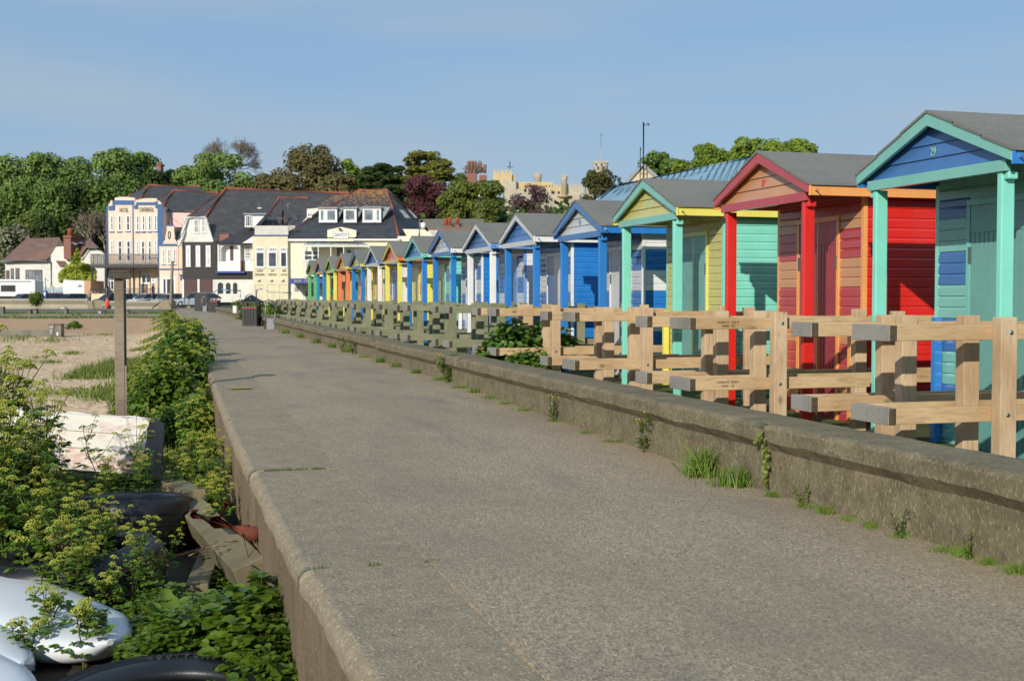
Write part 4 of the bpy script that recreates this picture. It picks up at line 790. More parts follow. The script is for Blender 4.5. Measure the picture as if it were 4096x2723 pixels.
# ---------------------------------------------------------------- far things: each gets a frame facing the promenade at its own distance
class Fr:
    def __init__(s, name, label, cat, D, px, zb=.42, group=None):
        p = onD(px, 690, D); p.z = zb; s.D = D; s.o = p; s.zb = zb
        s.t = empty(name, p, label, cat, group, -YAW); s.k = D*Q/FPX
    def pt(s, q, d=0):
        w_ = onD(q[0], q[1], s.D+d)-s.o; return Vector((w_.dot(RT), w_.dot(FH), w_.z))
    def bx(s, mb, p, q, d0, d1, mi=0):
        a = s.pt(p, d0); b = s.pt(q, d0); mb.box((min(a.x, b.x), d0, min(a.z, b.z)), (max(a.x, b.x), d1, max(a.z, b.z)), mi)
    def poly(s, mb, pts, d0, th, mi=0):
        mb.prism([s.pt(p, d0) for p in pts], (0, th, 0), mi)
    def face(s, mb, pts, mi=0, th=.12):       # pts with own depths; a slab
        P = [s.pt(p[:2], p[2]) for p in pts]; mb.prism(P, (0, th*.5, -th), mi)
    def part(s, name, mat_, fn, parent=None, bevel=0):
        mb = MB(); fn(mb); return mb.build(name, mat_, parent or s.t, bevel)
    def window(s, p, q, d=0, nv=1, nh=2, fr='white', gl='glass', fw=.085, parent=None, name='window', sill=True):
        a, b = s.pt(p, d), s.pt(q, d); x0, x1, z0, z1 = min(a.x, b.x), max(a.x, b.x), min(a.z, b.z), max(a.z, b.z); mb = MB(); y0 = d-.07
        mb.box((x0, y0, z0), (x0+fw, d, z1)); mb.box((x1-fw, y0, z0), (x1, d, z1)); mb.box((x0+fw, y0, z1-fw), (x1-fw, d, z1)); mb.box((x0+fw, y0, z0), (x1-fw, d, z0+fw))
        for i in range(1, nv): x = x0+(x1-x0)*i/nv; mb.box((x-fw*.35, y0+.01, z0+fw), (x+fw*.35, d, z1-fw))
        for i in range(1, nh): z = z0+(z1-z0)*i/nh; mb.box((x0+fw, y0+.015, z-fw*.35), (x1-fw, d, z+fw*.35))
        if sill: mb.box((x0-.06, y0-.06, z0-.07), (x1+.06, d, z0-.002))
        w_ = mb.build(name, M[fr], parent or s.t); g_ = MB(); g_.box((x0+fw*.9, d-.045, z0+fw*.9), (x1-fw*.9, d-.035, z1-fw*.9)); g_.build('pane', M[gl], w_); return w_
    def text(s, txt, p, q, d, mat_, parent=None, name='lettering', sx=None):
        a, b = s.pt(p, d), s.pt(q, d); h = abs(b.z-a.z); T0 = Matrix(((1,0,0,0),(0,0,-1,0),(0,1,0,0),(0,0,0,1))); mb = MB(); text_mesh(mb, txt, 1, Matrix.Identity(4))
        xs = [v[0] for v in mb.v]; ys_ = [v[1] for v in mb.v]; w0 = max(xs)-min(xs); h0 = max(ys_)-min(ys_); cx = (max(xs)+min(xs))/2; cy = (max(ys_)+min(ys_))/2
        T = Matrix.Translation(((a.x+b.x)/2, d-.012, (a.z+b.z)/2)) @ T0
        mb.v = [tuple(T @ Vector(((v[0]-cx)*abs(b.x-a.x)/w0, (v[1]-cy)*h/h0, v[2]*3))) for v in mb.v]
        return mb.build(name, mat_, parent or s.t)
def ridge(f, pts, parent, r=.16, name='ridge_tiles'):
    mb = MB(); mb.tube([f.pt(p[:2], p[2]) for p in pts], r, 6, sm=False); return mb.build(name, M['ridge'], parent)

# hotel ------------------------------------------------------------------------------------------------
f = Fr('hotel', 'pink and blue three-storey seaside hotel with stepped parapets and a long balcony', 'hotel', 190, 300)
C = c2
f.part('front_wall', [M['pink'], M['peach']], lambda b: (f.bx(b, C(326, 330), C(924, 960), 0, 9), f.bx(b, C(326, 960), C(924, 1330), 0, 9, 1),
    f.poly(b, [C(345, 330), C(347, 310), C(368, 290), C(368, 270), C(390, 268), C(415, 268), C(415, 240), C(470, 229), C(560, 231), C(625, 240), C(625, 330)], -.05, .7),
    f.poly(b, [C(622, 330), C(628, 282), C(640, 262), C(720, 246), C(800, 243), C(857, 246), C(857, 270), C(882, 272), C(900, 292), C(908, 330)], -.02, .7)))
def tr(b):
    for p, q in (((326, 322), (350, 1330)), ((350, 322), (414, 368)), ((390, 268), (414, 322)), ((414, 265), (617, 311)), ((598, 311), (616, 1330)), ((616, 316), (656, 354)), ((638, 285), (656, 316)), ((656, 285), (838, 313)), ((838, 275), (862, 345)), ((862, 306), (925, 1330))):
        f.bx(b, C(*p), C(*q), -.14, -.052)
    for x0, x1, y in ((358, 410, 592), (438, 490, 592), (525, 580, 588), (628, 675, 594), (686, 740, 594), (755, 803, 592), (816, 862, 588)): f.bx(b, C(x0, y), C(x1, y+8), -.16, -.002)
f.part('blue_trim', M['hblue'], tr)
f.text('HOTEL', C(466, 345), C(560, 390), -.06, M['letter']); f.text('CONTINENTAL', C(672, 340), C(822, 387), -.06, M['letter'])
for x0, x1 in ((370, 404), (450, 488), (535, 577), (640, 674), (700, 735), (765, 801), (828, 862)): f.window(C(x0, 422), C(x1, 586), -.02, 1, 2, fw=.16)
for x0, x1, z in ((370, 404, 826), (447, 498, 905), (537, 586, 905), (638, 670, 826), (690, 736, 905), (763, 804, 905), (828, 861, 830)): f.window(C(x0, 685), C(x1, z), -.02, 1, 3, fw=.17)
def deck(b): f.bx(b, C(160, 936), C(868, 968), -3.2, -.15); f.bx(b, C(160, 936), C(326, 960), -.149, 5)
bal = f.part('balcony', M['iron'], deck)
def rails(b):
    a, c = f.pt(C(163, 830), -3.1), f.pt(C(866, 936), -3.1); n = 84
    b.box((a.x, -3.15, a.z), (c.x, -3.08, a.z+.07)); b.box((a.x, -3.15, c.z+.12), (c.x, -3.08, c.z+.18))
    for i in range(n+1):
        x = a.x+(c.x-a.x)*i/n; b.box((x-.025, -3.14, c.z), (x+.025, -3.09, a.z+(.1 if i % 12 == 0 else 0)))
    for i in range(14): y = -3.1+i*.6; b.box((a.x-.02, y-.02, c.z), (a.x+.03, y+.03, a.z))
    b.box((a.x-.03, -3.1, a.z), (a.x+.04, 5, a.z+.07))
f.part('railing', M['iron'], rails, bal)
for x in (160, 306, 452, 553, 655): f.part('column', M['iron'], lambda b: (b.lathe([(.16, f.pt(C(0, 1340), -3).z), (.12, f.pt(C(0, 1200), -3).z), (.12, f.pt(C(0, 1000), -3).z), (.2, f.pt(C(0, 970), -3).z)], 10, (f.pt(C(x+10, 0), -3).x, -3, 0))))
for p, q, nv, nh in (((478, 1000), (552, 1200), 2, 2), ((690, 1030), (800, 1135), 2, 1), ((340, 1010), (440, 1200), 3, 2)): f.window(C(*p), C(*q), -.02, nv, nh, fw=.2)
dr = f.part('door', M['hblue'], lambda b: (f.bx(b, C(690, 1140), C(756, 1330), -.12, -.02)))
f.part('door_panel', plain('warm_door', '#a8632c', .5, .15, 3), lambda b: f.bx(b, C(706, 1150), C(746, 1270), -.15, -.121), dr)
f.part('notice_board', M['hblue'], lambda b: f.bx(b, C(800, 1160), C(828, 1255), -.12, -.02))
f.part('rear_wall', M['pinkside'], lambda b: (f.bx(b, C(925, 375), C(1300, 1320), 2.2, 14)))
rf = f.part('rear_roof', M['slate'], lambda b: (f.face(b, [(*C(1035, 163), 9), (*C(1495, 185), 9), (*C(1330, 385), 2), (*C(918, 378), 2)]), f.face(b, [(*C(1035, 163), 9), (*C(918, 378), 2), (*C(840, 262), 12)]),
    f.face(b, [(*C(780, 108), 16), (*C(1312, 122), 16), (*C(1400, 260), 10), (*C(660, 262), 10)]), f.face(b, [(*C(780, 108), 16), (*C(660, 262), 10), (*C(540, 228), 20)])))
ridge(f, [(*C(1035, 163), 8.9), (*C(1495, 185), 8.9)], rf, .2); ridge(f, [(*C(1035, 163), 8.9), (*C(922, 312), 3.6)], rf, .24); ridge(f, [(*C(1035, 163), 9), (*C(862, 250), 11.5)], rf, .14)
ridge(f, [(*C(780, 108), 15.9), (*C(1312, 122), 15.9)], rf, .22); ridge(f, [(*C(780, 108), 15.9), (*C(686, 246), 10.4)], rf, .24); ridge(f, [(*C(780, 108), 16), (*C(555, 222), 19.8)], rf, .14)
# hotel annex with the curved gable
g = Fr('hotel_annex', 'narrow pink annex with a curved gable and a blue obelisk-shaped ornament', 'building', 187, 430)
g.part('front_wall', [M['pink'], M['peach']], lambda b: (g.bx(b, C(880, 735), C(1084, 1330), 0, 4), g.bx(b, C(1084, 745), C(1126, 1330), 0, 4, 1), g.poly(b, [C(880, 735), C(915, 722), C(932, 690), C(948, 640), C(958, 580), C(958, 532), C(1036, 532), C(1036, 580), C(1042, 640), C(1055, 690), C(1075, 722), C(1090, 735)], 0, .5)))
g.part('blue_trim', M['hblue'], lambda b: (g.bx(b, C(872, 720), C(1086, 737), -.2, -.003), g.bx(b, C(878, 978), C(1122, 990), -.15, -.003), g.bx(b, C(902, 934), C(945, 941), -.14, -.003), g.bx(b, C(963, 934), C(1002, 941), -.14, -.003), g.bx(b, C(1022, 934), C(1060, 941), -.14, -.003), g.bx(b, C(1090, 1040), C(1122, 1052), -.2, -.003), g.bx(b, C(1100, 1052), C(1112, 1100), -.16, -.003),
    g.bx(b, C(963, 522), C(1030, 532), -.1, .1), b.tube([g.pt(C(972, 522), 0), g.pt(C(992, 402), 0)], .09, 5), b.tube([g.pt(C(1020, 522), 0), g.pt(C(998, 402), 0)], .12, 5), b.tube([g.pt((C(986, 0)[0]+math.cos(a/10*6.283)*2.6, C(0, 628)[1]+math.sin(a/10*6.283)*9), -.05) for a in range(11)], .09, 5),
    b.lathe([(.05, -.2), (.2, 0), (.05, .2)], 8, g.pt(C(931, 668), 0)), b.lathe([(.05, -.2), (.2, 0), (.05, .2)], 8, g.pt(C(1050, 660), 0))))
for x0, x1 in ((910, 942), (966, 1000), (1025, 1058)): g.window(C(x0, 772), C(x1, 934), -.01, 1, 2, fw=.17)
g.window(C(905, 1068), C(1056, 1260), -.01, 3, 1, fw=.3)
g.part('side_roof', M['slate'], lambda b: (g.face(b, [(*C(1040, 545), 3), (*C(1130, 545), 3), (*C(1120, 640), .5), (*C(1050, 690), .5)])))
g.part('stay_wire', M['iron'], lambda b: b.tube([g.pt(C(1015, 450), .1), g.pt(C(1135, 540), 1.5)], .03, 4))

# black and white gambrel house ------------------------------------------------------------------------
f = Fr('gambrel_house', 'black boarded house with a white half-hipped gable and a long slate roof', 'house', 165, 520)
f.part('white_gable', M['white_old'], lambda b: (f.poly(b, [C(1168, 448), C(1362, 440), C(1440, 690), C(1440, 700), C(1122, 700), C(1135, 620)], 0, .4)))
def bw(b):
    a, c = f.pt(C(1124, 1095), 0), f.pt(C(1482, 702), 0); b.boards((a.x, 0, 0), (1, 0, 0), c.x-a.x, a.z, c.z, .28, (0, -1, 0), off=.03); f.bx(b, C(1124, 702), C(1482, 1330), .01, 8)
f.part('boarded_wall', M['blackwood'], bw)
for x0, x1 in ((1160, 1209), (1263, 1311), (1368, 1418)): f.window(C(x0, 737), C(x1, 955), -.04, 1, 2, gl='glassl', fw=.26)
f.window(C(1240, 462), C(1300, 606), -.02, 4, 2, fw=.11); f.window(C(1318, 456), C(1368, 602), -.02, 4, 2, fw=.11)
for x0, x1 in ((1140, 1280), (1303, 1436)):
    def gd(b):
        f.bx(b, C(x0, 1095), C(x1, 1330), -.05, .005)
        for i in range(5): f.bx(b, C(x0+4, 1104+i*34), C(x1-4, 1132+i*34), -.09, -.051)
    f.part('garage_door', M['garage'], gd)
f.part('pillar', M['white'], lambda b: f.bx(b, C(1280, 1090), C(1303, 1330), -.14, .004)); f.part('pillar', M['white'], lambda b: f.bx(b, C(1120, 1090), C(1140, 1330), -.14, .004))
rf = f.part('roof', M['slate'], lambda b: (f.face(b, [(*C(1580, 138), 8), (*c3(1302, 192), 8), (*c3(1302, 640), -.4), (*C(1455, 690), -.4), (*C(1366, 436), 3.2)]), f.face(b, [(*C(1580, 138), 8), (*C(1366, 436), 3.2), (*C(1168, 442), 6.5)])))
ridge(f, [(*C(1580, 138), 7.9), (*c3(1302, 192), 7.9)], rf, .2); ridge(f, [(*C(1580, 138), 7.8), (*C(1366, 430), 3)], rf, .24); ridge(f, [(*C(1580, 138), 7.9), (*C(1168, 440), 6.3)], rf, .12)
f.part('bargeboard', M['white'], lambda b: (b.tube([f.pt(C(1164, 450), -.3), f.pt(C(1130, 600), -.35), f.pt(C(1090, 740), -.4)], .28, 4, sm=False), b.tube([f.pt(C(1164, 446), -.3), f.pt(C(1366, 440), -.3)], .14, 4, sm=False), b.tube([f.pt(C(1370, 446), -.2), f.pt(C(1444, 694), -.2)], .12, 4, sm=False)))
f.part('flue', M['white_old'], lambda b: (b.tube([f.pt(C(1920, 348), 3), f.pt(C(1920, 300), 3)], .1, 6), f.bx(b, C(1906, 340), C(1948, 352), 2.8, 3.2)))
f.part('chimney', M['brick'], lambda b: f.bx(b, C(1512, 618), C(1610, 690), -1.2, 1.5))

# white bay house --------------------------------------------------------------------------------------
f = Fr('bay_house', 'white house with an arched first-floor loggia, a dormer and a sweeping dark roof', 'house', 158, 640)
f.part('ground_wall', M['white_old'], lambda b: (f.bx(b, C(1440, 1090), C(1862, 1330), 0, 6)))
for x0, x1, y in ((1493, 1548, 1122), (1577, 1626, 1124), (1652, 1696, 1122)):
    f.part('arch', M['glassd'], lambda b: f.poly(b, [C(x0, 1240), C(x0, y+22), C(x0+8, y+8), C((x0+x1)/2, y), C(x1-8, y+8), C(x1, y+22), C(x1, 1240)], -.03, .028))
f.part('boarded_band', M['blackwood'], lambda b: f.bx(b, C(1436, 1005), C(1862, 1089), -.1, 6))
f.part('bay_wall', M['white'], lambda b: (f.bx(b, C(1490, 716), C(1862, 1004), .45, 6), f.bx(b, C(1490, 905), C(1728, 1004), -.5, .449), f.bx(b, C(1490, 716), C(1530, 904), -.5, .449), f.bx(b, C(1712, 716), C(1728, 904), -.5, .449), f.bx(b, C(1530, 716), C(1712, 735), -.5, .449), f.poly(b, [C(1530, 735), C(1560, 735), C(1540, 750), C(1530, 775)], -.5, .3), f.poly(b, [C(1712, 735), C(1682, 735), C(1702, 750), C(1712, 775)], -.5, .3)))
f.part('door', M['garage'], lambda b: f.bx(b, C(1620, 740), C(1656, 896), .40, .448))
f.window(C(1770, 733), C(1848, 882), .44, 4, 4, fw=.13); f.window(C(1500, 738), C(1526, 900), -.5, 2, 4, fw=.06, sill=False); f.window(C(1728, 738), C(1760, 880), .44, 3, 4, fw=.07)
f.part('brick_quoin', M['brick'], lambda b: f.bx(b, C(1731, 900), C(1768, 1000), .2, .449)); f.part('blue_fascia', M['navy'], lambda b: f.bx(b, C(1470, 1004), C(1772, 1026), -.6, -.101))
rf = f.part('roof', M['slateb'], lambda b: (f.face(b, [(*C(1476, 714), -.9), (*C(1862, 712), -.9), (*C(1862, 640), .5), (*C(2010, 400), 6), (*C(1930, 400), 6), (*C(1760, 560), 2.6), (*C(1600, 650), .5)])))
f.part('white_verge', M['white'], lambda b: f.poly(b, [C(1750, 712), C(1862, 640), C(1862, 712)], -1.1, .15))
d_ = f.part('dormer', M['white'], lambda b: (f.poly(b, [C(1776, 412), C(1850, 412), C(1850, 548), C(1776, 548)], 1.0, .3), f.poly(b, [C(1851, 412), C(1996, 412), C(1856, 560)], 1.1, 2.2)))
f.window(C(1782, 425), C(1846, 540), .98, 3, 1, fw=.09, parent=d_); f.part('dormer_roof', M['lead'], lambda b: f.bx(b, C(1757, 400), C(1998, 413), .7, 4), d_)
f.part('hip_roof', M['slate'], lambda b: (f.face(b, [(*c3(570, 238), 9), (*c3(866, 240), 9), (*c3(870, 470), 5), (*c3(700, 540), 4), (*c3(372, 540), 4)]), f.face(b, [(*c3(570, 238), 9), (*c3(372, 540), 4), (*c3(380, 380), 10)])))
ridge(f, [(*c3(866, 240), 8.9), (*c3(570, 238), 8.9), (*c3(370, 530), 3.9)], rf, .17)
f.part('vent_pipe', M['pot'], lambda b: b.tube([f.pt(c3(603, 525), 3.6), f.pt(c3(602, 375), 3.6)], .22, 8))
f.part('aerial_mast', M['steel'], lambda b: (b.tube([f.pt(c3(603, 380), 3.6), f.pt(c3(602, 250), 3.6)], .05, 4), b.tube([f.pt(c3(660, 525), 3.2), f.pt(c3(660, 300), 3.2)], .05, 4), b.tube([f.pt(c3(640, 315), 3.2), f.pt(c3(688, 300), 3.2)], .05, 4), b.tube([f.pt(c3(500, 525), 3), f.pt(c3(508, 440), 3), f.pt(c3(630, 460), 3)], .04, 4)))
f.part('skylight', M['glass'], lambda b: f.poly(b, [c3(690, 415), c3(735, 408), c3(770, 470), c3(720, 482)], 3.6, .2))

# cream pub ---------------------------------------------------------------------------------------------
M['pubroof'] = slate('lichened_slate', '#2c2e34', '#44464c', .28, '#a8762a', (16.5*S*.62, 16.5*S*1.06))
C = c3
f = Fr('pub', 'cream seafront pub with lichened hip roof, three dormers and a SAVOY sign', 'pub', 150, 800)
f.part('left_block', [M['creamd'], M['navy']], lambda b: (f.bx(b, C(288, 638), C(660, 1330), -.6, 8), f.bx(b, C(284, 628), C(664, 638), -.7, 8, 1), [f.bx(b, C(x0, 745), C(x1, 1060), -.64, -.601) for x0, x1 in ((300, 312), (420, 438), (548, 566))], [f.bx(b, C(x0, 1080), C(x1, 1146), -.66, -.601) for x0, x1 in ((300, 660),)], [f.bx(b, C(x0, 1146), C(x1, 1330), -.66, -.601) for x0, x1 in ((300, 318), (420, 440), (548, 568), (648, 660))]))
for x0, x1, n in ((318, 418, 4), (446, 547, 4), (574, 653, 3)):
    f.window(C(x0, 758), C(x1, 800), -.62, n, 1, fw=.14, sill=False); f.window(C(x0, 801), C(x1, 967), -.62, 1, 1, fw=.15)
for (t1, t2), x0, x1 in ((('SEAVIEW', 'BAR & DINING'), 320, 414), (('SAVOY', 'FREEHOUSE'), 455, 541), (('SNOOKER', '& POOL'), 583, 651)):
    k_ = 9 if t1 == 'SAVOY' else 0; f.text(t1, C(x0+14+k_, 991), C(x1-14-k_, 1011), -.62, M['letterb']); f.text(t2, C(x0, 1030), C(x1, 1052), -.62, M['letterb'])
for x in (349, 479, 599): f.part('flood_lamp', M['white'], lambda b: b.lathe([(.04, .16), (.18, .02), (.2, -.12), (.05, -.14)], 8, f.pt(C(x, 1094), -.85)))
f.part('balustrade', M['white_old'], lambda b: ([f.bx(b, C(310+i*9.8, 530), C(318.5+i*9.8, 626), -.5, -.4) for i in range(36)], [f.bx(b, C(668+i*11, 527), C(674+i*11, 585-i*6), -.5, -.4) for i in range(6)], f.bx(b, C(308, 535), C(735, 545), -.399, -.33)))
f.part('main_wall', M['cream'], lambda b: (f.bx(b, C(662, 664), C(1900, 1330), 0, 12)))
f.part('gutter', M['white'], lambda b: (f.bx(b, C(640, 655), C(1070, 690), -.5, -.005), f.bx(b, C(1345, 655), C(1830, 685), -.5, -.005), f.bx(b, C(1805, 640), C(1900, 672), -.7, 0), b.tube([f.pt(C(848, 690), -.2), f.pt(C(848, 1060), -.2)], .06, 5)))
f.part('quoins', M['white'], lambda b: (f.bx(b, C(666, 694), C(684, 1060), -.06, -.002), f.bx(b, C(668, 1150), C(720, 1330), -.06, -.002), f.bx(b, C(800, 1150), C(818, 1330), -.06, -.002), f.bx(b, C(980, 1150), C(1012, 1330), -.06, -.002)))
rf = f.part('roof', M['pubroof'], lambda b: (f.face(b, [(*C(1398, 157), 9), (*C(1692, 157), 9), (*C(1830, 655), -.6), (*C(640, 655), -.6)]), f.face(b, [(*C(1692, 157), 9), (*C(2165, 640), 14), (*C(1830, 655), -.6)]), f.face(b, [(*C(1398, 157), 9), (*C(640, 655), -.6), (*C(760, 480), 12)]), f.face(b, [(*C(1310, 200), 12), (*C(1140, 215), 12), (*C(850, 380), 6), (*C(1000, 380), 6)])))
ridge(f, [(*C(1398, 157), 9), (*C(1692, 157), 9), (*C(1745, 330), 5.4), (*C(1812, 630), -.3)], rf, .18, 'ridge_tiles'); ridge(f, [(*C(1398, 157), 9), (*C(1000, 392), 4.6), (*C(650, 618), 0)], rf, .14)
f.part('roof_valley', M['lead'], lambda b: b.tube([f.pt(C(1700, 160), 8.8), f.pt(C(1880, 330), 11), f.pt(C(2010, 450), 12)], .14, 4), rf)
for x0, x1, y0, cut in ((982, 1172, 350, .36), (1240, 1376, 347, 0), (1438, 1632, 343, .66)):
    d_ = f.part('dormer', M['lead'], lambda b: (f.bx(b, C(x0, y0), C(x1, 492), 2.0, 5.0), f.poly(b, [C(x1, y0-8), C(x1+68 if x1 < 1600 else x1+98, y0-8), C(x1, 490)], 2.4, 2)))
    f.part('dormer_roof', M['lead'], lambda b: f.bx(b, C(x0-6, y0-14), C(x1+8, y0+1), 1.7, 6), d_)
    if cut: xc = x0+(x1-x0)*cut; f.window(C(x0, y0+2), C(xc, 492), 1.98, 1, 1, fw=.24, gl='glassl', parent=d_); f.window(C(xc, y0+2), C(x1, 492), 1.98, 1, 1, fw=.24, gl='glassl', parent=d_)
    else: f.window(C(x0, y0+2), C(x1, 492), 1.98, 1, 1, fw=.27, gl='glassl', parent=d_)
d_ = f.part('side_dormer', M['white_old'], lambda b: (f.poly(b, [C(855, 355), C(975, 345), C(975, 372), C(800, 500), C(855, 440)], 3.2, .4))); f.window(C(862, 395), C(905, 440), 3.18, 2, 1, fw=.1, parent=d_)
for p in (((1822, 362), (1868, 372), (1938, 452), (1886, 448)), ((1915, 366), (1944, 378), (2010, 452), (1988, 450))):
    k_ = f.part('skylight', M['lead'], lambda b: f.poly(b, [C(*q) for q in p], 5.8, .3)); f.part('pane', M['glassl'], lambda b: f.poly(b, [C(p[0][0]+12, p[0][1]+8), C(p[1][0]-4, p[1][1]+6), C(p[2][0]-14, p[2][1]-8), C(p[3][0]+4, p[3][1]-8)], 5.74, .05), k_)
sg = f.part('sign_gable', [M['cream'], M['navy']], lambda b: (f.poly(b, [C(1070, 692), C(1070, 575), C(1212, 543), C(1372, 577), C(1372, 640), C(1345, 660), C(1345, 692)], -.55, .5), b.tube([f.pt(C(1068, 572), -.5), f.pt(C(1212, 540), -.5), f.pt(C(1376, 575), -.5)], .09, 4, 1)))
bd = f.part('name_board', [M['white'], M['letterd']], lambda b: (f.bx(b, C(1132, 588), C(1293, 664), -.62, -.556, 1), f.bx(b, C(1135, 591), C(1290, 661), -.64, -.621)), sg); f.text('SAVOY', C(1145, 606), C(1279, 645), -.65, M['letterd'], bd)
f.part('lamp', M['iron'], lambda b: b.lathe([(.06, .2), (.26, .0), (.1, -.02)], 8, f.pt(C(1200, 570), -.9)), sg)
cn = f.part('canopy', M['white_old'], lambda b: (f.bx(b, C(800, 735), C(1515, 752), -3, -2.85), [b.tube([f.pt(C(812+i*100, 738), -2.9), f.pt(C(875+i*77, 700), -.1)], .05, 4) for i in range(8)], f.bx(b, C(868, 696), C(1420, 704), -.15, -.06)))
f.part('canopy_glass', M['glassl'], lambda b: b.face([f.pt(C(806, 737), -2.9), f.pt(C(1510, 737), -2.9), f.pt(C(1418, 700), -.1), f.pt(C(872, 700), -.1)]), cn)
for x in (820, 975, 1106, 1240): f.part('canopy_post', M['white'], lambda b: f.bx(b, C(x-5, 752), C(x+5, 1010), -2.98, -2.87), cn)
f.window(C(818, 780), C(1008, 900), -.02, 2, 2, fw=.2); f.window(C(1255, 765), C(1335, 880), -.02, 1, 1, fw=.2)
f.part('door', M['glassd'], lambda b: f.bx(b, C(1170, 765), C(1240, 1010), -.06, -.002))
f.part('terrace', M['cream'], lambda b: (f.bx(b, C(810, 1010), C(1640, 1060), -3.1, -.003)))
f.part('terrace_rail', M['white'], lambda b: ([f.bx(b, C(816+i*14, 897), C(822+i*14, 1009), -3.05, -2.99) for i in range(58)], f.bx(b, C(812, 890), C(1636, 898), -3.08, -2.96)))
sb = f.part('fascia_sign', M['navy'], lambda b: f.bx(b, C(668, 1080), C(1130, 1134), -3.3, -.004)); f.text('BAR', C(725, 1092), C(800, 1122), -3.31, M['gold'], sb); f.text('DINING', C(832, 1092), C(938, 1122), -3.31, M['gold'], sb)
f.part('vent', M['lead'], lambda b: (f.bx(b, C(728, 1170), C(766, 1215), -.1, -.003)))
f.part('shutter', M['lead'], lambda b: ([f.bx(b, C(845, 1215+i*12), C(930, 1224+i*12), -.1, -.003) for i in range(8)], f.bx(b, C(840, 1210), C(846, 1320), -.14, -.003)))
f.part('right_wing', M['cream'], lambda b: (f.poly(b, [C(1858, 566), C(2085, 568), C(2175, 634), C(2260, 634), C(2260, 1330), C(1850, 1330), C(1850, 660), C(1900, 640)], -1.2, 5)))
# tiled roof and chimneys behind
f = Fr('tiled_house', 'house with a long mossy tiled roof and red chimneys behind the pub', 'house', 178, 1000)
f.part('roof', M['greytile'], lambda b: (f.face(b, [(*C(2060, 458), 7), (*C(2700, 458), 7), (*C(2700, 562), 0), (*C(2120, 562), 0)])))
f.part('wall', M['white_old'], lambda b: f.bx(b, C(2125, 562), C(2700, 1330), .1, 8)); f.part('red_band', M['brick'], lambda b: f.bx(b, C(2120, 556), C(2700, 572), -.3, .09))
f.part('rail', M['white'], lambda b: [f.bx(b, C(2130+i*13, 574), C(2137+i*13, 640), -.5, -.4) for i in range(8)])
for x0, x1, y in ((2290, 2375, 520), (2410, 2450, 510)):
    ch = f.part('chimney', M['brick'], lambda b: (f.bx(b, C(x0, y), C(x1, 590), 1, 3), f.bx(b, C(x0-5, y-6), C(x1+5, y), .8, 3.2)))
    for i in range(2 if x1-x0 > 50 else 1): f.part('chimney_pot', M['pot'], lambda b: b.lathe([(.3, f.pt(C(0, y-6), 2).z), (.24, f.pt(C(0, y-40), 2).z), (.3, f.pt(C(0, y-62-12*i), 2).z), (.22, f.pt(C(0, y-64-12*i), 2).z)], 10, (f.pt(C(x0+20+i*36, 0), 2).x, 2, 0)), ch)

# bungalow ----------------------------------------------------------------------------------------------
C = c1
f = Fr('bungalow', 'white bungalow with a hipped brown tile roof and red brick chimneys', 'house', 205, 80)
f.part('wall', M['white_old'], lambda b: (f.bx(b, C(40, 1060), C(500, 1340), 0, 10), f.poly(b, [C(375, 1060), C(440, 955), C(505, 950), C(600, 1060), C(600, 1340), C(375, 1340)], -.1, .5), f.poly(b, [C(438, 1060), C(545, 1110), C(545, 1200), C(438, 1200)], -1.4, 1.2)))
f.part('roof', M['browntile'], lambda b: (f.face(b, [(*C(205, 890), 7), (*C(465, 880), 7), (*C(505, 950), 3), (*C(440, 955), 1.5), (*C(368, 1058), -.8), (*C(12, 1066), -.8)]), f.face(b, [(*C(465, 880), 7), (*C(520, 1000), 3), (*C(505, 950), 2)]), f.face(b, [(*C(440, 1065), -1.8), (*C(508, 1065), -1.8), (*C(545, 1108), -1.6), (*C(470, 1108), -1.6)])))
f.part('fascia', M['lead'], lambda b: (b.tube([f.pt(C(14, 1068), -.9), f.pt(C(368, 1062), -.9), f.pt(C(440, 962), 1.3), f.pt(C(505, 958), 1.3)], .14, 4), b.tube([f.pt(C(400, 1075), -.2), f.pt(C(402, 1335), -.2)], .12, 6)))
f.part('second_gable', M['white_old'], lambda b: (f.poly(b, [C(630, 1060), C(680, 970), C(760, 970), C(820, 1010), C(820, 1330), C(630, 1330)], .6, .5)))
f.part('second_roof', M['browntile'], lambda b: (f.face(b, [(*C(605, 900), 5), (*C(702, 892), 4), (*C(825, 1005), .2), (*C(775, 962), .2), (*C(680, 962), .2), (*C(622, 1042), .2), (*C(560, 960), 4)])))
f.part('second_fascia', M['lead'], lambda b: (b.tube([f.pt(C(626, 1048), 0), f.pt(C(682, 966), 0), f.pt(C(776, 966), 0), f.pt(C(826, 1010), 0)], .14, 4)))
for x0, x1, y0, y1 in ((498, 556, 872, 1050), (566, 610, 862, 925)):
    ch = f.part('chimney', M['brick'], lambda b: (f.bx(b, C(x0, y0), C(x1, y1), -1.0 if x0 < 500 else 2, 3.4), f.bx(b, C(x0-4, y0-6), C(x1+4, y0+10), -1.2 if x0 < 500 else 1.8, 3.5)))
    if x0 < 520: f.part('chimney_pot', M['pot'], lambda b: b.lathe([(.55, f.pt(C(0, 868)).z), (.4, f.pt(C(0, 830)).z), (.55, f.pt(C(0, 812)).z), (.3, f.pt(C(0, 810)).z)], 10, (f.pt(C(529, 0)).x, .6, 0)), ch)
for p, q, nv in (((200, 1135), (332, 1222), 5), ((85, 1125), (108, 1210), 1), ((122, 1122), (152, 1205), 1), ((48, 1140), (74, 1210), 2)): f.window(C(*p), C(*q), -.02, nv, 1, fr='garage', gl='glassl', fw=.14)
f = Fr('garden_wall', 'white and tan rendered garden wall by the hotel terrace', 'wall', 184, 190)
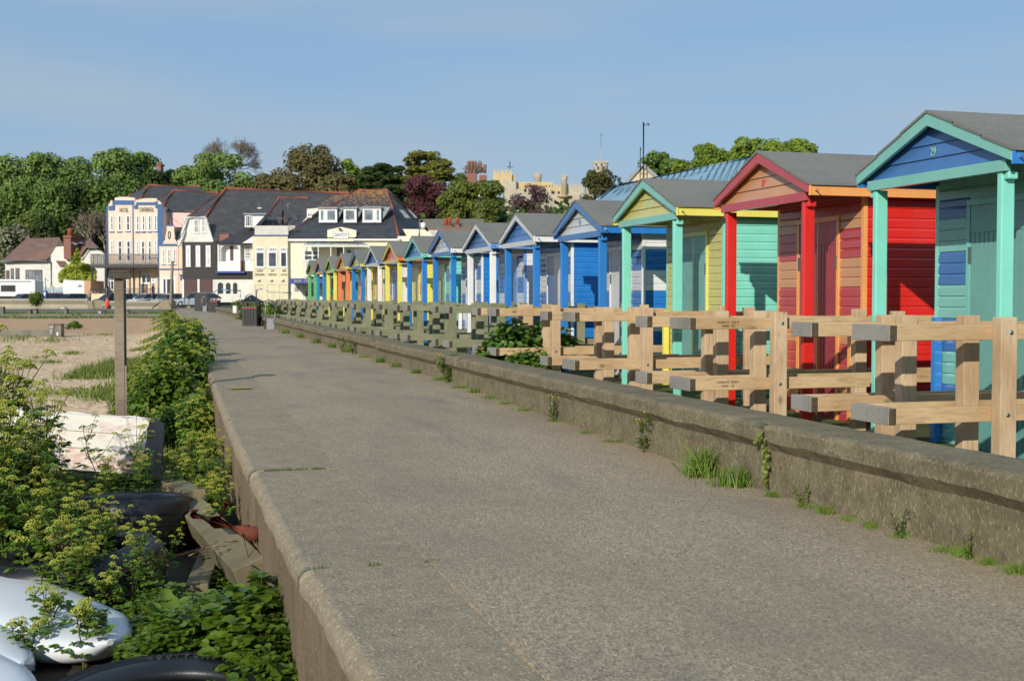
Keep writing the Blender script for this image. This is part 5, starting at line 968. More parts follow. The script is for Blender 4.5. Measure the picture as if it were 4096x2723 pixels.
f.part('white_face', M['white'], lambda b: f.poly(b, [C(496, 1214), C(660, 1222), C(660, 1352), C(496, 1352)], 0, .5)); f.part('tan_face', plain('tan_render', '#c79b78', .85, .06, 1, .05), lambda b: f.bx(b, C(660, 1220), C(712, 1352), .0, 6))
f = Fr('picket_fence', 'pale blue scalloped picket fence before the bungalow', 'fence', 190, 110)
f.part('pickets', plain('pale_blue_paint', '#a9c3d2', .6, .06, 2, 0), lambda b: ([f.bx(b, C(282+i*7.5, 1268+7*math.sin((i % 9)/8*math.pi)), C(286.5+i*7.5, 1315), 0, .1) for i in range(28)], f.bx(b, C(280, 1305), C(495, 1311), .101, .18)))
f.part('low_wall', M['brick'], lambda b: f.bx(b, C(280, 1315), C(495, 1352), 0, .5))
for x in (353, 408): f.part('gate_post', M['white_old'], lambda b: f.bx(b, C(x-5, 1258), C(x+5, 1352), -.1, .25))
f = Fr('distant_chimney', 'lone red brick chimney stack rising among the hillside trees', 'chimney', 262, 365, 10)
f.part('stack', M['brick'], lambda b: (f.bx(b, C(1232, 312), C(1262, 400), 0, 2), f.bx(b, C(1224, 304), C(1268, 314), -.2, 2.2))); f.part('chimney_pot', M['pot'], lambda b: b.lathe([(.4, f.pt(C(0, 304)).z), (.4, f.pt(C(0, 288)).z)], 8, (f.pt(C(1243, 0)).x, 1, 0)))

# castle ------------------------------------------------------------------------------------------------
C = c4
M['stone'] = plain('castle_stone', '#b8ae98', .9, .14, .8, .3, dirt=.35); M['stoney'] = plain('yellow_stone', '#c6b083', .9, .1, .8, .2, dirt=.2)
f = Fr('castle', 'stone castle with battlements and a round flag tower on the hill', 'castle', 330, 1260, 6)
def cren(b, x0, x1, y, h, d0, d1, n, mi=0):
    for i in range(n):
        a = x0+(x1-x0)*(i/n); f.bx(b, C(a, y-h), C(a+(x1-x0)/n*.58, y), d0, d1, mi)
def rtower(b, x0, x1, y0, y1, d, corb=None, mi=0):
    c = f.pt(C((x0+x1)/2, 0), d).x; r = (x1-x0)/2/1.96/Q*f.k*(f.D+d)/f.D; zz = lambda y: f.pt(C(0, y), d).z
    pr = [(r*.9, zz(y1)), (r*.9, zz(y0+ (30 if corb is None else corb))), (r*1.04, zz(y0+(22 if corb is None else corb-10))), (r*1.04, zz(y0+8)), (r*.8, zz(y0+8))]; b.lathe(pr, 18, (c, d, 0), mi)
    for i in range(10):
        a = i*.628; x, y = c+r*.95*math.cos(a), d+r*.95*math.sin(a); w_ = r*.2; b.box((x-w_, y-w_, zz(y0+8)), (x+w_, y+w_, zz(y0-6)), mi)
f.part('curtain_wall', [M['stone'], M['stoney']], lambda b: (f.bx(b, C(715, 545), C(1000, 830), 4, 12, 1), f.bx(b, C(930, 585), C(1110, 830), 3, 12, 1), cren(b, 935, 1075, 585, 22, 3, 4, 6, 1), f.bx(b, C(1100, 585), C(1240, 830), 1, 12), cren(b, 1110, 1240, 585, 24, 1, 2, 6), f.bx(b, C(990, 640), C(1240, 900), 0, 1), f.bx(b, C(715, 600), C(990, 900), 2, 3)))
f.part('left_tower', [M['stoney'], M['stone']], lambda b: (f.bx(b, C(535, 472), C(682, 600), 6, 14), cren(b, 535, 690, 472, 22, 6, 7, 5), f.bx(b, C(680, 490), C(706, 560), 7, 9), f.bx(b, C(612, 540), C(712, 900), 2, 8, 1), cren(b, 612, 722, 540, 22, 2, 3, 4, 1)))
f.part('turret', M['stone'], lambda b: rtower(b, 855, 915, 484, 620, 5)); f.part('turret', M['stone'], lambda b: rtower(b, 1068, 1118, 498, 655, 0)); f.part('turret_base', M['stoney'], lambda b: b.lathe([(.4, f.pt(C(0, 672), 0).z), (2.1, f.pt(C(0, 655), 0).z)], 14, (f.pt(C(1093, 0), 0).x, 0, 0)))
f.part('round_tower', [M['stone'], M['stoney']], lambda b: (rtower(b, 1322, 1432, 392, 700, 10, 62), f.bx(b, C(1266, 486), C(1330, 700), 10, 18)))
f.part('flagpole', M['white'], lambda b: b.tube([f.pt(C(1379, 400), 10), f.pt(C(1381, 165), 10)], [.22, .1], 6))
for x in (1000, 1040): f.part('window', M['glassd'], lambda b: f.bx(b, C(x, 618), C(x+16, 640), 2.9, 2.99))
for i in range(2): f.part('window', M['glassd'], lambda b: f.bx(b, C(1338+i*40, 400), C(1350+i*40, 420), 6.6, 6.9))
f.part('weather_vane', M['iron'], lambda b: (b.tube([f.pt(C(665, 500), 8), f.pt(C(666, 385), 8)], .14, 4), b.tube([f.pt(C(643, 428), 8), f.pt(C(690, 428), 8)], .1, 4)))
f = Fr('tall_chimneys', 'cluster of tall ornate red chimneys beside the castle', 'chimneys', 300, 1095, 6)
f.part('base', M['brick'], lambda b: (f.bx(b, C(318, 478), C(405, 640), 0, 4), f.bx(b, C(425, 490), C(482, 640), 0, 4)))
for x0, x1, y in ((312, 330, 410), (332, 352, 375), (354, 380, 373), (384, 404, 374), (422, 446, 384), (458, 482, 402)):
    f.part('shaft', M['brick'], lambda b: (lambda c, r: b.lathe([(r*.8, f.pt(C(0, 470)).z), (r*.8, f.pt(C(0, y+30)).z), (r*1.1, f.pt(C(0, y+18)).z), (r*1.1, f.pt(C(0, y+4)).z), (r*.9, f.pt(C(0, y)).z)], 8, (c, 2, 0)))(f.pt(C((x0+x1)/2, 0), 2).x, f.pt(C(x1, 0)).x-f.pt(C((x0+x1)/2, 0)).x))
# metal-roofed building with stone gable
M['wallsea'] = plain('sea_wall_concrete', '#a39a84', .9, .12, .8, .3, dirt=.35)
M['metal'] = plain('blue_metal_roof', '#7f9fb0', .45, .06, .6, .02); M['metald'] = plain('blue_metal_ridge', '#6f93a6', .45, .08, 1, 0); M['gstone'] = brick('pale_stone_blocks', '#d6c5a8', '#cdbb9c', '#bfae90', 1.2)
f = Fr('metal_roof_building', 'modern building with a blue standing-seam metal roof behind the huts', 'building', 78, 1600, .3)
def mr(b):
    f.face(b, [(1376, 462, 0), (1418, 430, 5), (1560, 401, 7), (1716, 366, 9), (1738, 361, 9.2), (1738, 500, 0)], 0, .15)
rf = f.part('roof', M['metal'], mr)
def seams(b):
    for i in range(22):
        x = 1392+i*15; yt = lerp([(1376, 452), (1418, 430), (1560, 401), (1716, 366), (1900, 330)], x+ 14); dt = lerp([(1376, 3), (1418, 5), (1560, 7), (1716, 9), (1900, 11)], x+14); q0 = f.pt((x+14, yt), dt); q1 = f.pt((x-40, 478), 0)
        if x-40 > 1350: b.tube([q0+Vector((0, -.08, .10)), q1+Vector((0, -.10, .12))], .03, 4)
f.part('seams', M['metald'], seams, rf); f.part('ridge', M['metald'], lambda b: b.tube([f.pt(p, d) for p, d in (((1376, 461), 0), ((1418, 429), 5), ((1560, 400), 7), ((1738, 360), 9.2))], .13, 5), rf)
f.part('finial', M['metald'], lambda b: b.lathe([(.12, 0), (.18, .2), (.03, .45), (.05, .6)], 8, f.pt((1421, 430), 5)), rf)
f.part('wall', M['gstone'], lambda b: f.bx(b, (1380, 480), (1738, 690), .3, 6))
f = Fr('stone_gable_building', 'pale stone gabled building rising behind the metal roof', 'building', 96, 1480, .3)
f.part('gable_wall', M['gstone'], lambda b: f.poly(b, [(1418, 445), (1480, 381), (1548, 437), (1548, 690), (1418, 690)], 0, 9))
f.part('roof_edge', M['lead'], lambda b: (f.poly(b, [(1408, 452), (1478, 377), (1483, 377), (1556, 440), (1552, 445), (1480, 384), (1416, 455)], -.2, 9.4)))
f = Fr('radio_mast', 'thin lattice mast with a wind vane above the stone gable', 'mast', 95, 1482, .3)
f.part('pole', M['iron'], lambda b: (b.tube([f.pt((1482, 690)), f.pt((1482.5, 282))], .06, 6), b.tube([f.pt((1474, 470)), f.pt((1475, 384)), f.pt((1475.5, 340))], .045, 5), b.tube([f.pt((1468, 384)), f.pt((1484, 384))], .04, 4)))
f.part('wind_vane', M['iron'], lambda b: (b.tube([f.pt((1483, 290)), f.pt((1493, 286))], .035, 4), f.poly(b, [(1491, 283), (1497, 286), (1493, 291)], 0, .05)))

# poles, lamps and signs ---------------------------------------------------------------------------------
f = Fr('flagpole', 'bare white flagpole standing behind the blue-gabled huts', 'flagpole', 88, 1104, .5); f.part('pole', M['white'], lambda b: b.tube([f.pt((1104, 690)), f.pt((1104, 453))], [.09, .05], 8)); f.part('cap', M['white'], lambda b: b.lathe([(.02, .1), (.08, .03), (.02, -.04)], 8, f.pt((1104, 452))))
f = Fr('camera_pole', 'grey pole with a curved neck carrying a dome camera above the huts', 'camera pole', 92, 967, .5); f.part('pole', M['steel'], lambda b: (b.tube([f.pt((965, 690)), f.pt((966, 545))], [.14, .12], 8), b.tube([f.pt((966, 545)), f.pt((966, 512)), f.pt((967, 507)), f.pt((970, 504)), f.pt((974, 507)), f.pt((975, 514))], .07, 6))); f.part('camera', M['white'], lambda b: b.lathe([(.05, .25), (.2, .2), (.22, -.05), (.14, -.25), (.02, -.3)], 10, f.pt((975, 520))))
for px, y0, lb in ((1349, 410, 'street lamp with a bent grey neck showing against the castle'), (1330, 430, 'small lamp post at the foot of the castle')):
    f = Fr('street_lamp', lb, 'street lamp', 150, px, .5); f.part('pole', M['steel'], lambda b: b.tube([f.pt((px-12, 690)), f.pt((px-12, y0+40)), f.pt((px-9, y0+36)), f.pt((px-3, y0+35))], [.12, .08, .06, .06], 6)); f.part('lantern', M['lead'], lambda b: b.lathe([(.05, .12), (.3, .06), (.2, -.12), (.03, -.16)], 8, f.pt((px-1, y0+37))))
f = Fr('street_lamp', 'grey street lamp at the corner of the hotel balcony', 'street lamp', 176, 365); f.part('pole', M['steel'], lambda b: b.tube([f.pt(c2(868, 1330)), f.pt(c2(872, 950)), f.pt(c2(866, 880)), f.pt(c2(840, 862))], [.16, .13, .1, .08], 7)); f.part('lantern', M['lead'], lambda b: b.lathe([(.06, .08), (.4, .03), (.3, -.1), (.05, -.12)], 8, f.pt(c2(815, 866))))
for q0, q1, pole, lb in ((c2(797, 1083), c2(837, 1130), c2(790, 1330), 'small white parking sign on a dark pole before the hotel door'), (c1(362, 1205), c1(388, 1238), c1(357, 1345), 'small white sign on a pole before the bungalow')):
    f = Fr('parking_sign', lb, 'sign', 174, q0[0], .42, 'small signs in the car park'); f.part('plate', M['white'], lambda b: f.bx(b, q0, q1, 0, .05)); f.part('blue_square', M['navy'], lambda b: f.bx(b, (q0[0]*.68+q1[0]*.32, q0[1]*.8+q1[1]*.2), (q0[0]*.35+q1[0]*.65, q0[1]*.45+q1[1]*.55), -.03, -.002)); f.part('pole', M['iron'], lambda b: b.tube([f.pt(pole, .1), f.pt((pole[0], q0[1]-2), .1)], .07, 6))
f = Fr('ticket_machine', 'blue ticket machine beside the parked cars', 'ticket machine', 168, 102); f.part('case', M['hblue'], lambda b: f.bx(b, c1(338, 1298), c1(363, 1380), 0, .6), bevel=.04); f.part('panel', M['white'], lambda b: f.bx(b, c1(343, 1310), c1(357, 1335), -.03, -.001))
# ---------------------------------------------------------------- trees on the hillside
def lm(name, a, b, tr=.15): return leafmat(name, lin(a), lin(b), tr, .6, .9, .25)
TM = {'fresh': lm('fresh_green_leaves', '#5f7836', '#8ca254'), 'green': lm('green_leaves', '#526c2e', '#768e40'), 'dark': lm('dark_green_leaves', '#36481f', '#4a5c2a'), 'olive': lm('olive_evergreen_leaves', '#5a5430', '#716a3e'), 'cedar': lm('golden_cedar_foliage', '#56602a', '#948c34'),
      'purple': lm('copper_leaves', '#4a282c', '#6a3c40'), 'blossom': lm('plum_leaves', '#5c4448', '#7d6668'), 'yellowgreen': lm('yellow_green_leaves', '#566428', '#727c34'), 'white': lm('white_blossom', '#6a6c4c', '#9a9a7c'), 'pine': lm('pine_foliage', '#3e4622', '#5e5628'), 'hedge': lm('hedge_leaves', '#7a8a2c', '#a0aa40'), 'right': lm('spring_leaves', '#607a28', '#869638')}
def tree(name, label, px, ytop, hw, ybot, D, mk, n=2600, seed=0, gap=.0, flat=False, group='trees on the hillside', size=.55, lobes=None):
    rnd = random.Random(seed*7+int(px)); k = D*Q/FPX; p = onD(px, 690, D); gz = ground(p.x, p.y); p.z = gz
    zt = onD(px, ytop, D).z-gz; zb = max(.6, onD(px, ybot, D).z-gz); w_ = hw*k; hgt = zt-zb; t = empty(name, p, label, 'tree', group, -YAW)
    # lobes of foliage: many small ones spread over a rounded crown
    lob = []; N = lobes or 34; n = int(n*2.6)
    for i in range(N):
        while True:
            a, z = rnd.uniform(-1, 1), rnd.uniform(-1, 1)
            if abs(a)**2.2+(abs(z)**2.4 if z > 0 else abs(z)**5) < 1: break
        s = rnd.uniform(.17, .30)*(w_+hgt*.5)*(.58 if flat else .72); c = Vector((a*(w_-s*.7), rnd.uniform(-.8, .8)*w_*.8*(1-a*a*.6), zb+hgt*.5+z*(hgt*.5)))
        c.z = max(zb+s*.3, min(c.z, zt-s*.8))
        lob.append((c, s))
    mb = MB()
    for i in range(n):
        c, s = rnd.choice(lob); d = rdir(rnd, .25); rr = s*(.6+.45*rnd.random()**.7); q = c+Vector((d.x*rr, d.y*rr, d.z*rr*(.42 if flat else .85)))
        if q.z < zb-1 or q.z > zt+.4: continue
        if gap and noise.noise(q*.35) > .35-gap: continue
        nn = (d+rdir(rnd)*.7+Vector((0, -.15, .35))).normalized(); a = nn.cross(rdir(rnd)).normalized(); b = nn.cross(a); h = size*1.18*rnd.uniform(.6, 1.25)
        if flat: a = Vector((a.x, a.y, a.z*.25)).normalized()*1.5; b = b*.55
        mb.add([q-a*h*.5, q+b*h*.42+nn*h*.1, q+a*h*.5, q-b*h*.42+nn*h*.1], [(0, 1, 2, 3)])
    mb.build('crown', TM[mk], t)
    tb = MB(); th = zb+hgt*.55; base = Vector((0, 0, -.5)); tb.tube([base, Vector((rnd.uniform(-.3, .3), 0, th*.5)), Vector((rnd.uniform(-.5, .5), 0, th))], [.45, .34, .16], 7)
    for c, s in lob[:12]: f0 = rnd.uniform(.45, .85); tb.tube([Vector((0, 0, th*f0)), Vector((c.x*.5, c.y*.5, (th*f0+c.z)*.5+.4)), c], [.17, .10, .04], 5)
    tb.build('trunk', M['bark'], t); return t
def bare(name, label, px, ytop, hw, ybot, D, seed, mat_, dens=5):
    rnd = random.Random(seed); k = D*Q/FPX; p = onD(px, 690, D); p.z = ground(p.x, p.y); zt = onD(px, ytop, D).z-p.z; zb = onD(px, ybot, D).z-p.z; t = empty(name, p, label, 'tree', 'trees on the hillside', -YAW); mb = MB()
    def grow(q, d, l, r, dep):
        e = q+d*l; mid = q.lerp(e, .5)+rdir(rnd)*l*.05; mb.tube([q, mid, e], [r, r*.85, r*.65], 4 if dep > 1 else 6, cap=False)
        if dep >= dens: return
        for i in range(rnd.randint(3, 4) if dep < 4 else 4): grow(q.lerp(e, rnd.uniform(.6, 1)), (d+rdir(rnd, .12)*.62).normalized(), l*rnd.uniform(.62, .84), r*.62, dep+1)
    for i in range(7): a = i*.9; grow(Vector((0, 0, zb)), Vector((math.cos(a)*1.15*hw*k/(zt-zb), math.sin(a)*.4, 1)).normalized(), (zt-zb)*.34, .20, 0)
    mb.tube([(0, 0, -.5), (0, 0, zb+.2)], [.5, .3], 7); mb.build('branches', mat_, t); return t
TL = [
 ('leafy_tree', 'dull green tree filling the skyline left of the big green tree', 432, 392, 46, 510, 292, 'green', 1800), ('evergreen_oak', 'brownish tree under the leafless tree', 590, 402, 50, 520, 288, 'olive', 2000), ('leafy_tree', 'dull green tree between evergreen and conifer', 838, 398, 46, 520, 290, 'right', 1700), ('conifer', 'dark low conifer between the layered cedar and the spreading conifer', 935, 400, 46, 510, 276, 'dark', 1600), ('leafy_tree', 'green tree beside the tall red chimneys', 1062, 398, 42, 520, 284, 'yellowgreen', 1500),
 ('leafy_tree', 'fresh green tree at the left edge of the hillside', 22, 360, 58, 560, 285, 'fresh', 2600), ('leafy_tree', 'fresh green domed tree, second from the left on the skyline', 100, 354, 62, 540, 280, 'fresh', 2800),
 ('leafy_tree', 'green tree behind the bungalow roof, third on the skyline from the left', 185, 358, 56, 560, 278, 'green', 2600), ('leafy_tree', 'tallest fresh green tree above the hotel parapet', 268, 340, 62, 540, 275, 'fresh', 3000),
 ('leafy_tree', 'green tree sloping down toward the lone chimney', 330, 352, 45, 500, 282, 'green', 2000),
 ('leafy_tree', 'shaded green tree low at the left edge', 30, 430, 70, 640, 246, 'green', 2800), ('leafy_tree', 'mid-height green tree above the bungalow ridge', 120, 412, 66, 620, 244, 'green', 2800),
 ('leafy_tree', 'green tree with thin pale stems behind the bungalow chimneys', 198, 420, 56, 640, 242, 'dark', 2200), ('leafy_tree', 'dense green tree just left of the hotel', 255, 405, 50, 620, 240, 'green', 2400),
 ('leafy_tree', 'dull brownish tree behind the hotel roof', 330, 432, 55, 520, 240, 'olive', 2000), ('bush_tree', 'rounded dark shrub above the bungalow roof', 108, 495, 32, 590, 226, 'dark', 1300),
 ('bush_tree', 'white-flowering shrub left of the bungalow', 36, 515, 52, 660, 224, 'white', 2000), ('bush_tree', 'dark shrub between bungalow and hotel', 225, 500, 34, 660, 226, 'dark', 1500), ('bush_tree', 'yellowish shrub on the slope above the bungalow', 68, 492, 30, 560, 230, 'yellowgreen', 1000),
 ('leafy_tree', 'dark tree just below the lone chimney', 362, 394, 34, 500, 255, 'dark', 1500),
 ('leafy_tree', 'small dark tree beside the lone chimney', 392, 392, 34, 500, 268, 'dark', 1300), ('leafy_tree', 'large fresh green tree above the grey hotel roof', 494, 348, 84, 520, 262, 'fresh', 3600),
 ('evergreen_oak', 'tall domed brown-green evergreen at the middle of the skyline', 722, 330, 72, 520, 268, 'olive', 3600), ('evergreen_oak', 'broad brown-green evergreen left of the tall domed one', 642, 385, 58, 520, 258, 'olive', 2600), ('evergreen_oak', 'lower brown-green evergreen right of the tall domed one', 780, 400, 54, 520, 256, 'olive', 2400),
 ('leafy_tree', 'thin light green tree between evergreen and dark conifer', 806, 364, 36, 480, 280, 'right', 900), ('conifer', 'dark spreading conifer left of the golden cedar', 884, 372, 62, 500, 262, 'dark', 2400), ('conifer', 'golden-tipped layered cedar left of the red chimneys', 990, 340, 62, 500, 258, 'cedar', 2600),
 ('copper_beech', 'dark purple copper beech behind the pub roof', 975, 405, 66, 540, 232, 'purple', 3000), ('leafy_tree', 'olive-green bushy tree right of the copper beech', 1062, 420, 52, 530, 228, 'yellowgreen', 2600), ('leafy_tree', 'bright olive-green tree left of the plum tree', 1126, 416, 36, 530, 226, 'yellowgreen', 2400),
 ('plum_tree', 'sparse plum-coloured tree in front of the castle', 1226, 426, 52, 530, 222, 'blossom', 2000), ('round_pine', 'rounded brown-flecked pine in front of the castle tower', 1385, 393, 48, 480, 205, 'pine', 2400),
 ('leafy_tree', 'tree behind the stone gable, left of the right-hand trees', 1510, 351, 42, 450, 180, 'green', 1900), ('leafy_tree', 'low spring-green tree just above the blue metal roof', 1672, 350, 48, 430, 178, 'right', 1800), ('leafy_tree', 'spring-green tree between the two tall ones over the red hut', 1788, 330, 56, 430, 176, 'right', 2400), ('leafy_tree', 'low green tree right of the stone gable', 1560, 366, 42, 450, 176, 'green', 1600), ('leafy_tree', 'spring-green tree left of the red hut gable', 1612, 334, 72, 440, 172, 'right', 3000), ('leafy_tree', 'spring-green tree rising above the ridge of the red hut', 1740, 320, 66, 430, 170, 'right', 2800), ('leafy_tree', 'spring-green tree at the right end of the trees, above the red hut roof', 1838, 322, 50, 430, 172, 'right', 2200)]
for i, (nm, lb, px, yt, hw, yb, D, mk, n) in enumerate(TL):
    tree(nm, lb, px, yt, hw, yb, D, mk, n, i, lobes=64 if nm == 'conifer' else None, gap=.32 if mk == 'blossom' else (.12 if 'thin' in lb else 0), flat=nm == 'conifer', size=.85 if nm == 'conifer' else (.42 if mk in ('blossom', 'purple', 'pine') else .56)*D/250)
M['twigs'] = plain('bare_twigs', '#9a8c78', .9, .15, 1, 0)
bare('bare_tree', 'leafless tree spreading behind the big green tree on the skyline', 532, 308, 112, 405, 300, 3, M['twigs'])
bare('bare_tree', 'small leafless tree behind the tall red chimneys', 1092, 366, 26, 410, 318, 8, M['twigs'], 4)
for i, (x, lb) in enumerate(((212, 'thin pale bare tree on the slope left of the hotel'), (246, 'second thin pale bare tree beside the hotel'))): bare('bare_tree', lb, x, 455, 14, 590, 222, 20+i, M['twigs'], 3)
# understorey that reads as one mass
rnd = random.Random(77); mb = MB()
for i in range(14000):
    px = rnd.uniform(-40, 1330); D = rnd.uniform(226, 262); y0 = lerp([(0, 600), (240, 600), (300, 520), (820, 500), (960, 520), (1330, 520)], px); q = onD(px, y0+rnd.uniform(-70, 80), D); g_ = ground(q.x, q.y)
    if q.z < g_: q.z = g_+rnd.uniform(0, 2)
    if q.z > g_+16: continue
    nn = rdir(rnd, .4); a = nn.cross(rdir(rnd)).normalized(); b = nn.cross(a); h = rnd.uniform(.9, 1.9); mb.add([q-a*h*.5, q+b*h*.4, q+a*h*.5, q-b*h*.4], [(0, 1, 2, 3)], 0 if rnd.random() < .6 else 1)
tag(mb.build('undergrowth', [TM['dark'], TM['green']]), 'shaded undergrowth below the hillside trees', kind='stuff')
f = Fr('garden_hedge', 'rounded bright green garden hedge right of the bungalow', 'hedge', 196, 178)
mb = MB(); rnd = random.Random(3)
for i in range(3800):
    px = rnd.uniform(470, 745); top = lerp([(470, 1175), (520, 1120), (600, 1095), (700, 1110), (745, 1150)], px); q = f.pt(c1(px, rnd.uniform(top, 1225) if rnd.random() < .6 else top+rnd.uniform(-8, 12)), rnd.uniform(-.8, 1.5)); nn = (Vector((rnd.uniform(-.6, .6), -.8, .6))+rdir(rnd)*.5).normalized(); a = nn.cross(rdir(rnd)).normalized(); b = nn.cross(a); h = rnd.uniform(.22, .45); mb.add([q-a*h, q+b*h*.8, q+a*h, q-b*h*.8], [(0, 1, 2, 3)])
mb.build('leaves', TM['hedge'], f.t); f.part('stems', M['bark'], lambda b: [b.tube([f.pt(c1(500+40*i, 1340), .3), f.pt(c1(500+40*i, 1150), .3)], .12, 5) for i in range(6)])
f = Fr('young_tree', 'yellow-green sapling in front of the bungalow chimney', 'tree', 193, 178); mb = MB()
for i in range(420):
    t_ = rnd.random(); q = f.pt(c1(600+rnd.gauss(0, 22*(1.1-t_))+15*(t_-.5), 1090-120*t_), rnd.uniform(-.5, .5)); nn = rdir(rnd, .4); a = nn.cross(rdir(rnd)).normalized(); b = nn.cross(a); h = rnd.uniform(.16, .3); mb.add([q-a*h, q+b*h*.7, q+a*h, q-b*h*.7], [(0, 1, 2, 3)])
mb.build('crown', TM['hedge'], f.t); f.part('trunk', M['bark'], lambda b: b.tube([f.pt(c1(600, 1340)), f.pt(c1(603, 1080)), f.pt(c1(606, 980))], [.1, .07, .03], 5))

# ---------------------------------------------------------------- cars
CARP = {}
def carpaint(h):
    if h not in CARP:
        m, nt, bs = newmat('car_paint_'+h); bs.inputs['Base Color'].default_value = (*lin(h), 1); bs.inputs['Roughness'].default_value = .28; bs.inputs['Metallic'].default_value = .25; bs.inputs['Coat Weight'].default_value = .7; CARP[h] = m
    return CARP[h]
M['lampw'] = plain('headlamp', '#dfe4e6', .15, .05, 3, 0); M['lampr'] = plain('tail_lamp', '#b0201a', .2, .05, 3, 0); M['wheel'] = plain('wheel_rim', '#8a8d90', .35, .1, 3, 0, metal=.6)
def car_proto(style):
    L_, W_, H_ = 5.2, 2.12, 1.86; t = empty('parked_car', (0, 0, -60), '', 'car')
    prof = {'hatch': [(.0, .45), (.02, .85), (.25, .98), (1.25, 1.12), (4.95, 1.18), (5.15, 1.05), (5.2, .5)], 'estate': [(.0, .45), (.02, .85), (.3, 1.0), (1.4, 1.13), (5.05, 1.2), (5.2, 1.0), (5.22, .5)]}[style]
    b = MB(); vs = []; K = [(-1, .8), (-1, 1), (1, 1), (1, .8)]
    for x, z in prof: tp = 1-.10*(abs(x-L_/2)/(L_/2))**3; vs += [(x, -W_/2*tp, .32), (x, -W_/2*tp*1.0, z*.72+.1), (x, -W_/2*tp*.93, z), (x, W_/2*tp*.93, z), (x, W_/2*tp, z*.72+.1), (x, W_/2*tp, .32)]
    n = len(prof); b.add(vs, [(i*6+k, (i+1)*6+k, (i+1)*6+(k+1) % 6, i*6+(k+1) % 6) for i in range(n-1) for k in range(6)]+[(0, 1, 2, 3, 4, 5), tuple((n-1)*6+k for k in (5, 4, 3, 2, 1, 0))], 0)
    rp_ = [(2.15, 1.76), (2.7, 1.86), (4.1, 1.84), (4.65 if style == 'hatch' else 5.0, 1.74)]; vs = [(x, s*W_*.385*(.97 if z < 1.8 else 1), z-dz) for x, z in rp_ for dz in (0, .05) for s in (-1, 1)]
    b.add(vs, [(i*4, i*4+1, (i+1)*4+1, (i+1)*4) for i in range(3)]+[(i*4+2, (i+1)*4+2, (i+1)*4+3, i*4+3) for i in range(3)]+[(i*4, (i+1)*4, (i+1)*4+2, i*4+2) for i in range(3)]+[(i*4+1, i*4+3, (i+1)*4+3, (i+1)*4+1) for i in range(3)]+[(0, 2, 3, 1), (12, 13, 15, 14)])
    for s in (-1, 1):
        for (x0, z0), (x1, z1) in (((1.25, 1.1), (2.18, 1.76)), ((2.95, 1.14), (3.0, 1.82)), ((3.9, 1.15), (4.05, 1.8)), ((4.95 if style == 'hatch' else 5.1, 1.16), (4.63 if style == 'hatch' else 4.98, 1.74))): b.tube([(x0, s*W_*.455, z0), (x1, s*W_*.388, z1)], .055, 4)
    b.build('body', carpaint('#8f9499'), t, bevel=.05)
    g_ = MB(); xe = 4.92 if style == 'hatch' else 5.08; xr = 4.6 if style == 'hatch' else 4.96
    lo = [(1.32, -W_*.44, 1.09), (1.32, W_*.44, 1.09), (xe, W_*.44, 1.16), (xe, -W_*.44, 1.16)]; hi = [(2.2, -W_*.375, 1.77), (2.2, W_*.375, 1.77), (xr, W_*.375, 1.75), (xr, -W_*.375, 1.75)]; g_.hexa(lo, hi); g_.build('windows', M['glassd'], t)
    for x in (1.0, 4.15):
        for s in (-1, 1):
            T = Matrix.Rotation(R(90), 4, 'X'); w_ = MB(); w_.lathe([(.25, -.1), (.38, -.11), (.40, -.04), (.40, .04), (.38, .11), (.25, .1)], 18, (x, s*W_*.44, .40), T=T); o = w_.build('wheel', M['rubber'], t); r_ = MB(); r_.lathe([(.02, -.115), (.24, -.12), (.24, .12), (.02, .115)], 12, (x, s*W_*.44, .40), T=T); r_.build('rim', M['wheel'], o)
    for s in (-1, 1):
        h = MB(); h.prism([(.03, s*.62, .72), (.03, s*.98, .74), (.35, s*1.0, .92), (.2, s*.62, .93)], (.06, 0, .02)); h.build('headlight', M['lampw'], t); h = MB(); h.box((5.05, s*.80 if s > 0 else -1.0, .85), (5.21, 1.0 if s > 0 else -.80, 1.25)); h.build('tail_light', M['lampr'], t)
        h = MB(); h.box((1.75, s*1.06 if s > 0 else -1.25, 1.12), (1.95, 1.25 if s > 0 else -1.06, 1.30)); h.build('mirror', carpaint('#2c2e32'), t)
    return t
P1, P2 = car_proto('hatch'), car_proto('estate')
CARS = [(18, 172, 20, '#5a4548', P1, 'dark maroon hatchback below the campervan window'), (60, 173, 24, '#232a36', P2, 'navy estate car in front of the campervan'), (127, 173, 24, '#1d2029', P2, 'black car before the picket fence'), (184, 171, 205, '#2c3f92', P1, 'bright blue hatchback showing a red tail light'), (222, 172, 22, '#20293c', P1, 'dark blue car beside the steel steps rail'), (250, 174, 18, '#2f6d68', P1, 'teal car half hidden by the timber light post'), (284, 174, 20, '#356a50', P1, 'green car right of the light post'), (302, 172, 22, '#d9d9d4', P2, 'white estate car before the hotel door'), (333, 173, 22, '#44536a', P1, 'slate blue car right of the white estate'), (355, 172, 22, '#a3adb8', P2, 'pale silver car before the pink annex'), (382, 175, 22, '#a5252c', P1, 'red car glimpsed behind the silver one'), (405, 171, 25, '#2a3038', P2, 'black car behind the nearest silver car'), (398, 150, 14, '#a9b0b8', P2, 'nearest silver car, its bonnet at the end of the promenade')]
fst = set()
for i, (px, D, rz, h, P, lb) in enumerate(CARS):
    o = P if P.name not in fst else copy_tree(P); fst.add(P.name); p = onD(px, 690, D); z_ = .62; o.location = (p.x, p.y, z_); o.rotation_euler = (0, 0, -YAW+R(rz+(36 if rz < 90 and D > 160 else 0))); tag(o, lb, 'car', 'cars parked beyond the sea wall')
    for ch in o.children:
        if ch.name.startswith('body'): recolour(ch, carpaint(h))
C = c1
f = Fr('campervan', 'white campervan with a dark side window parked at the left', 'campervan', 180, 40)
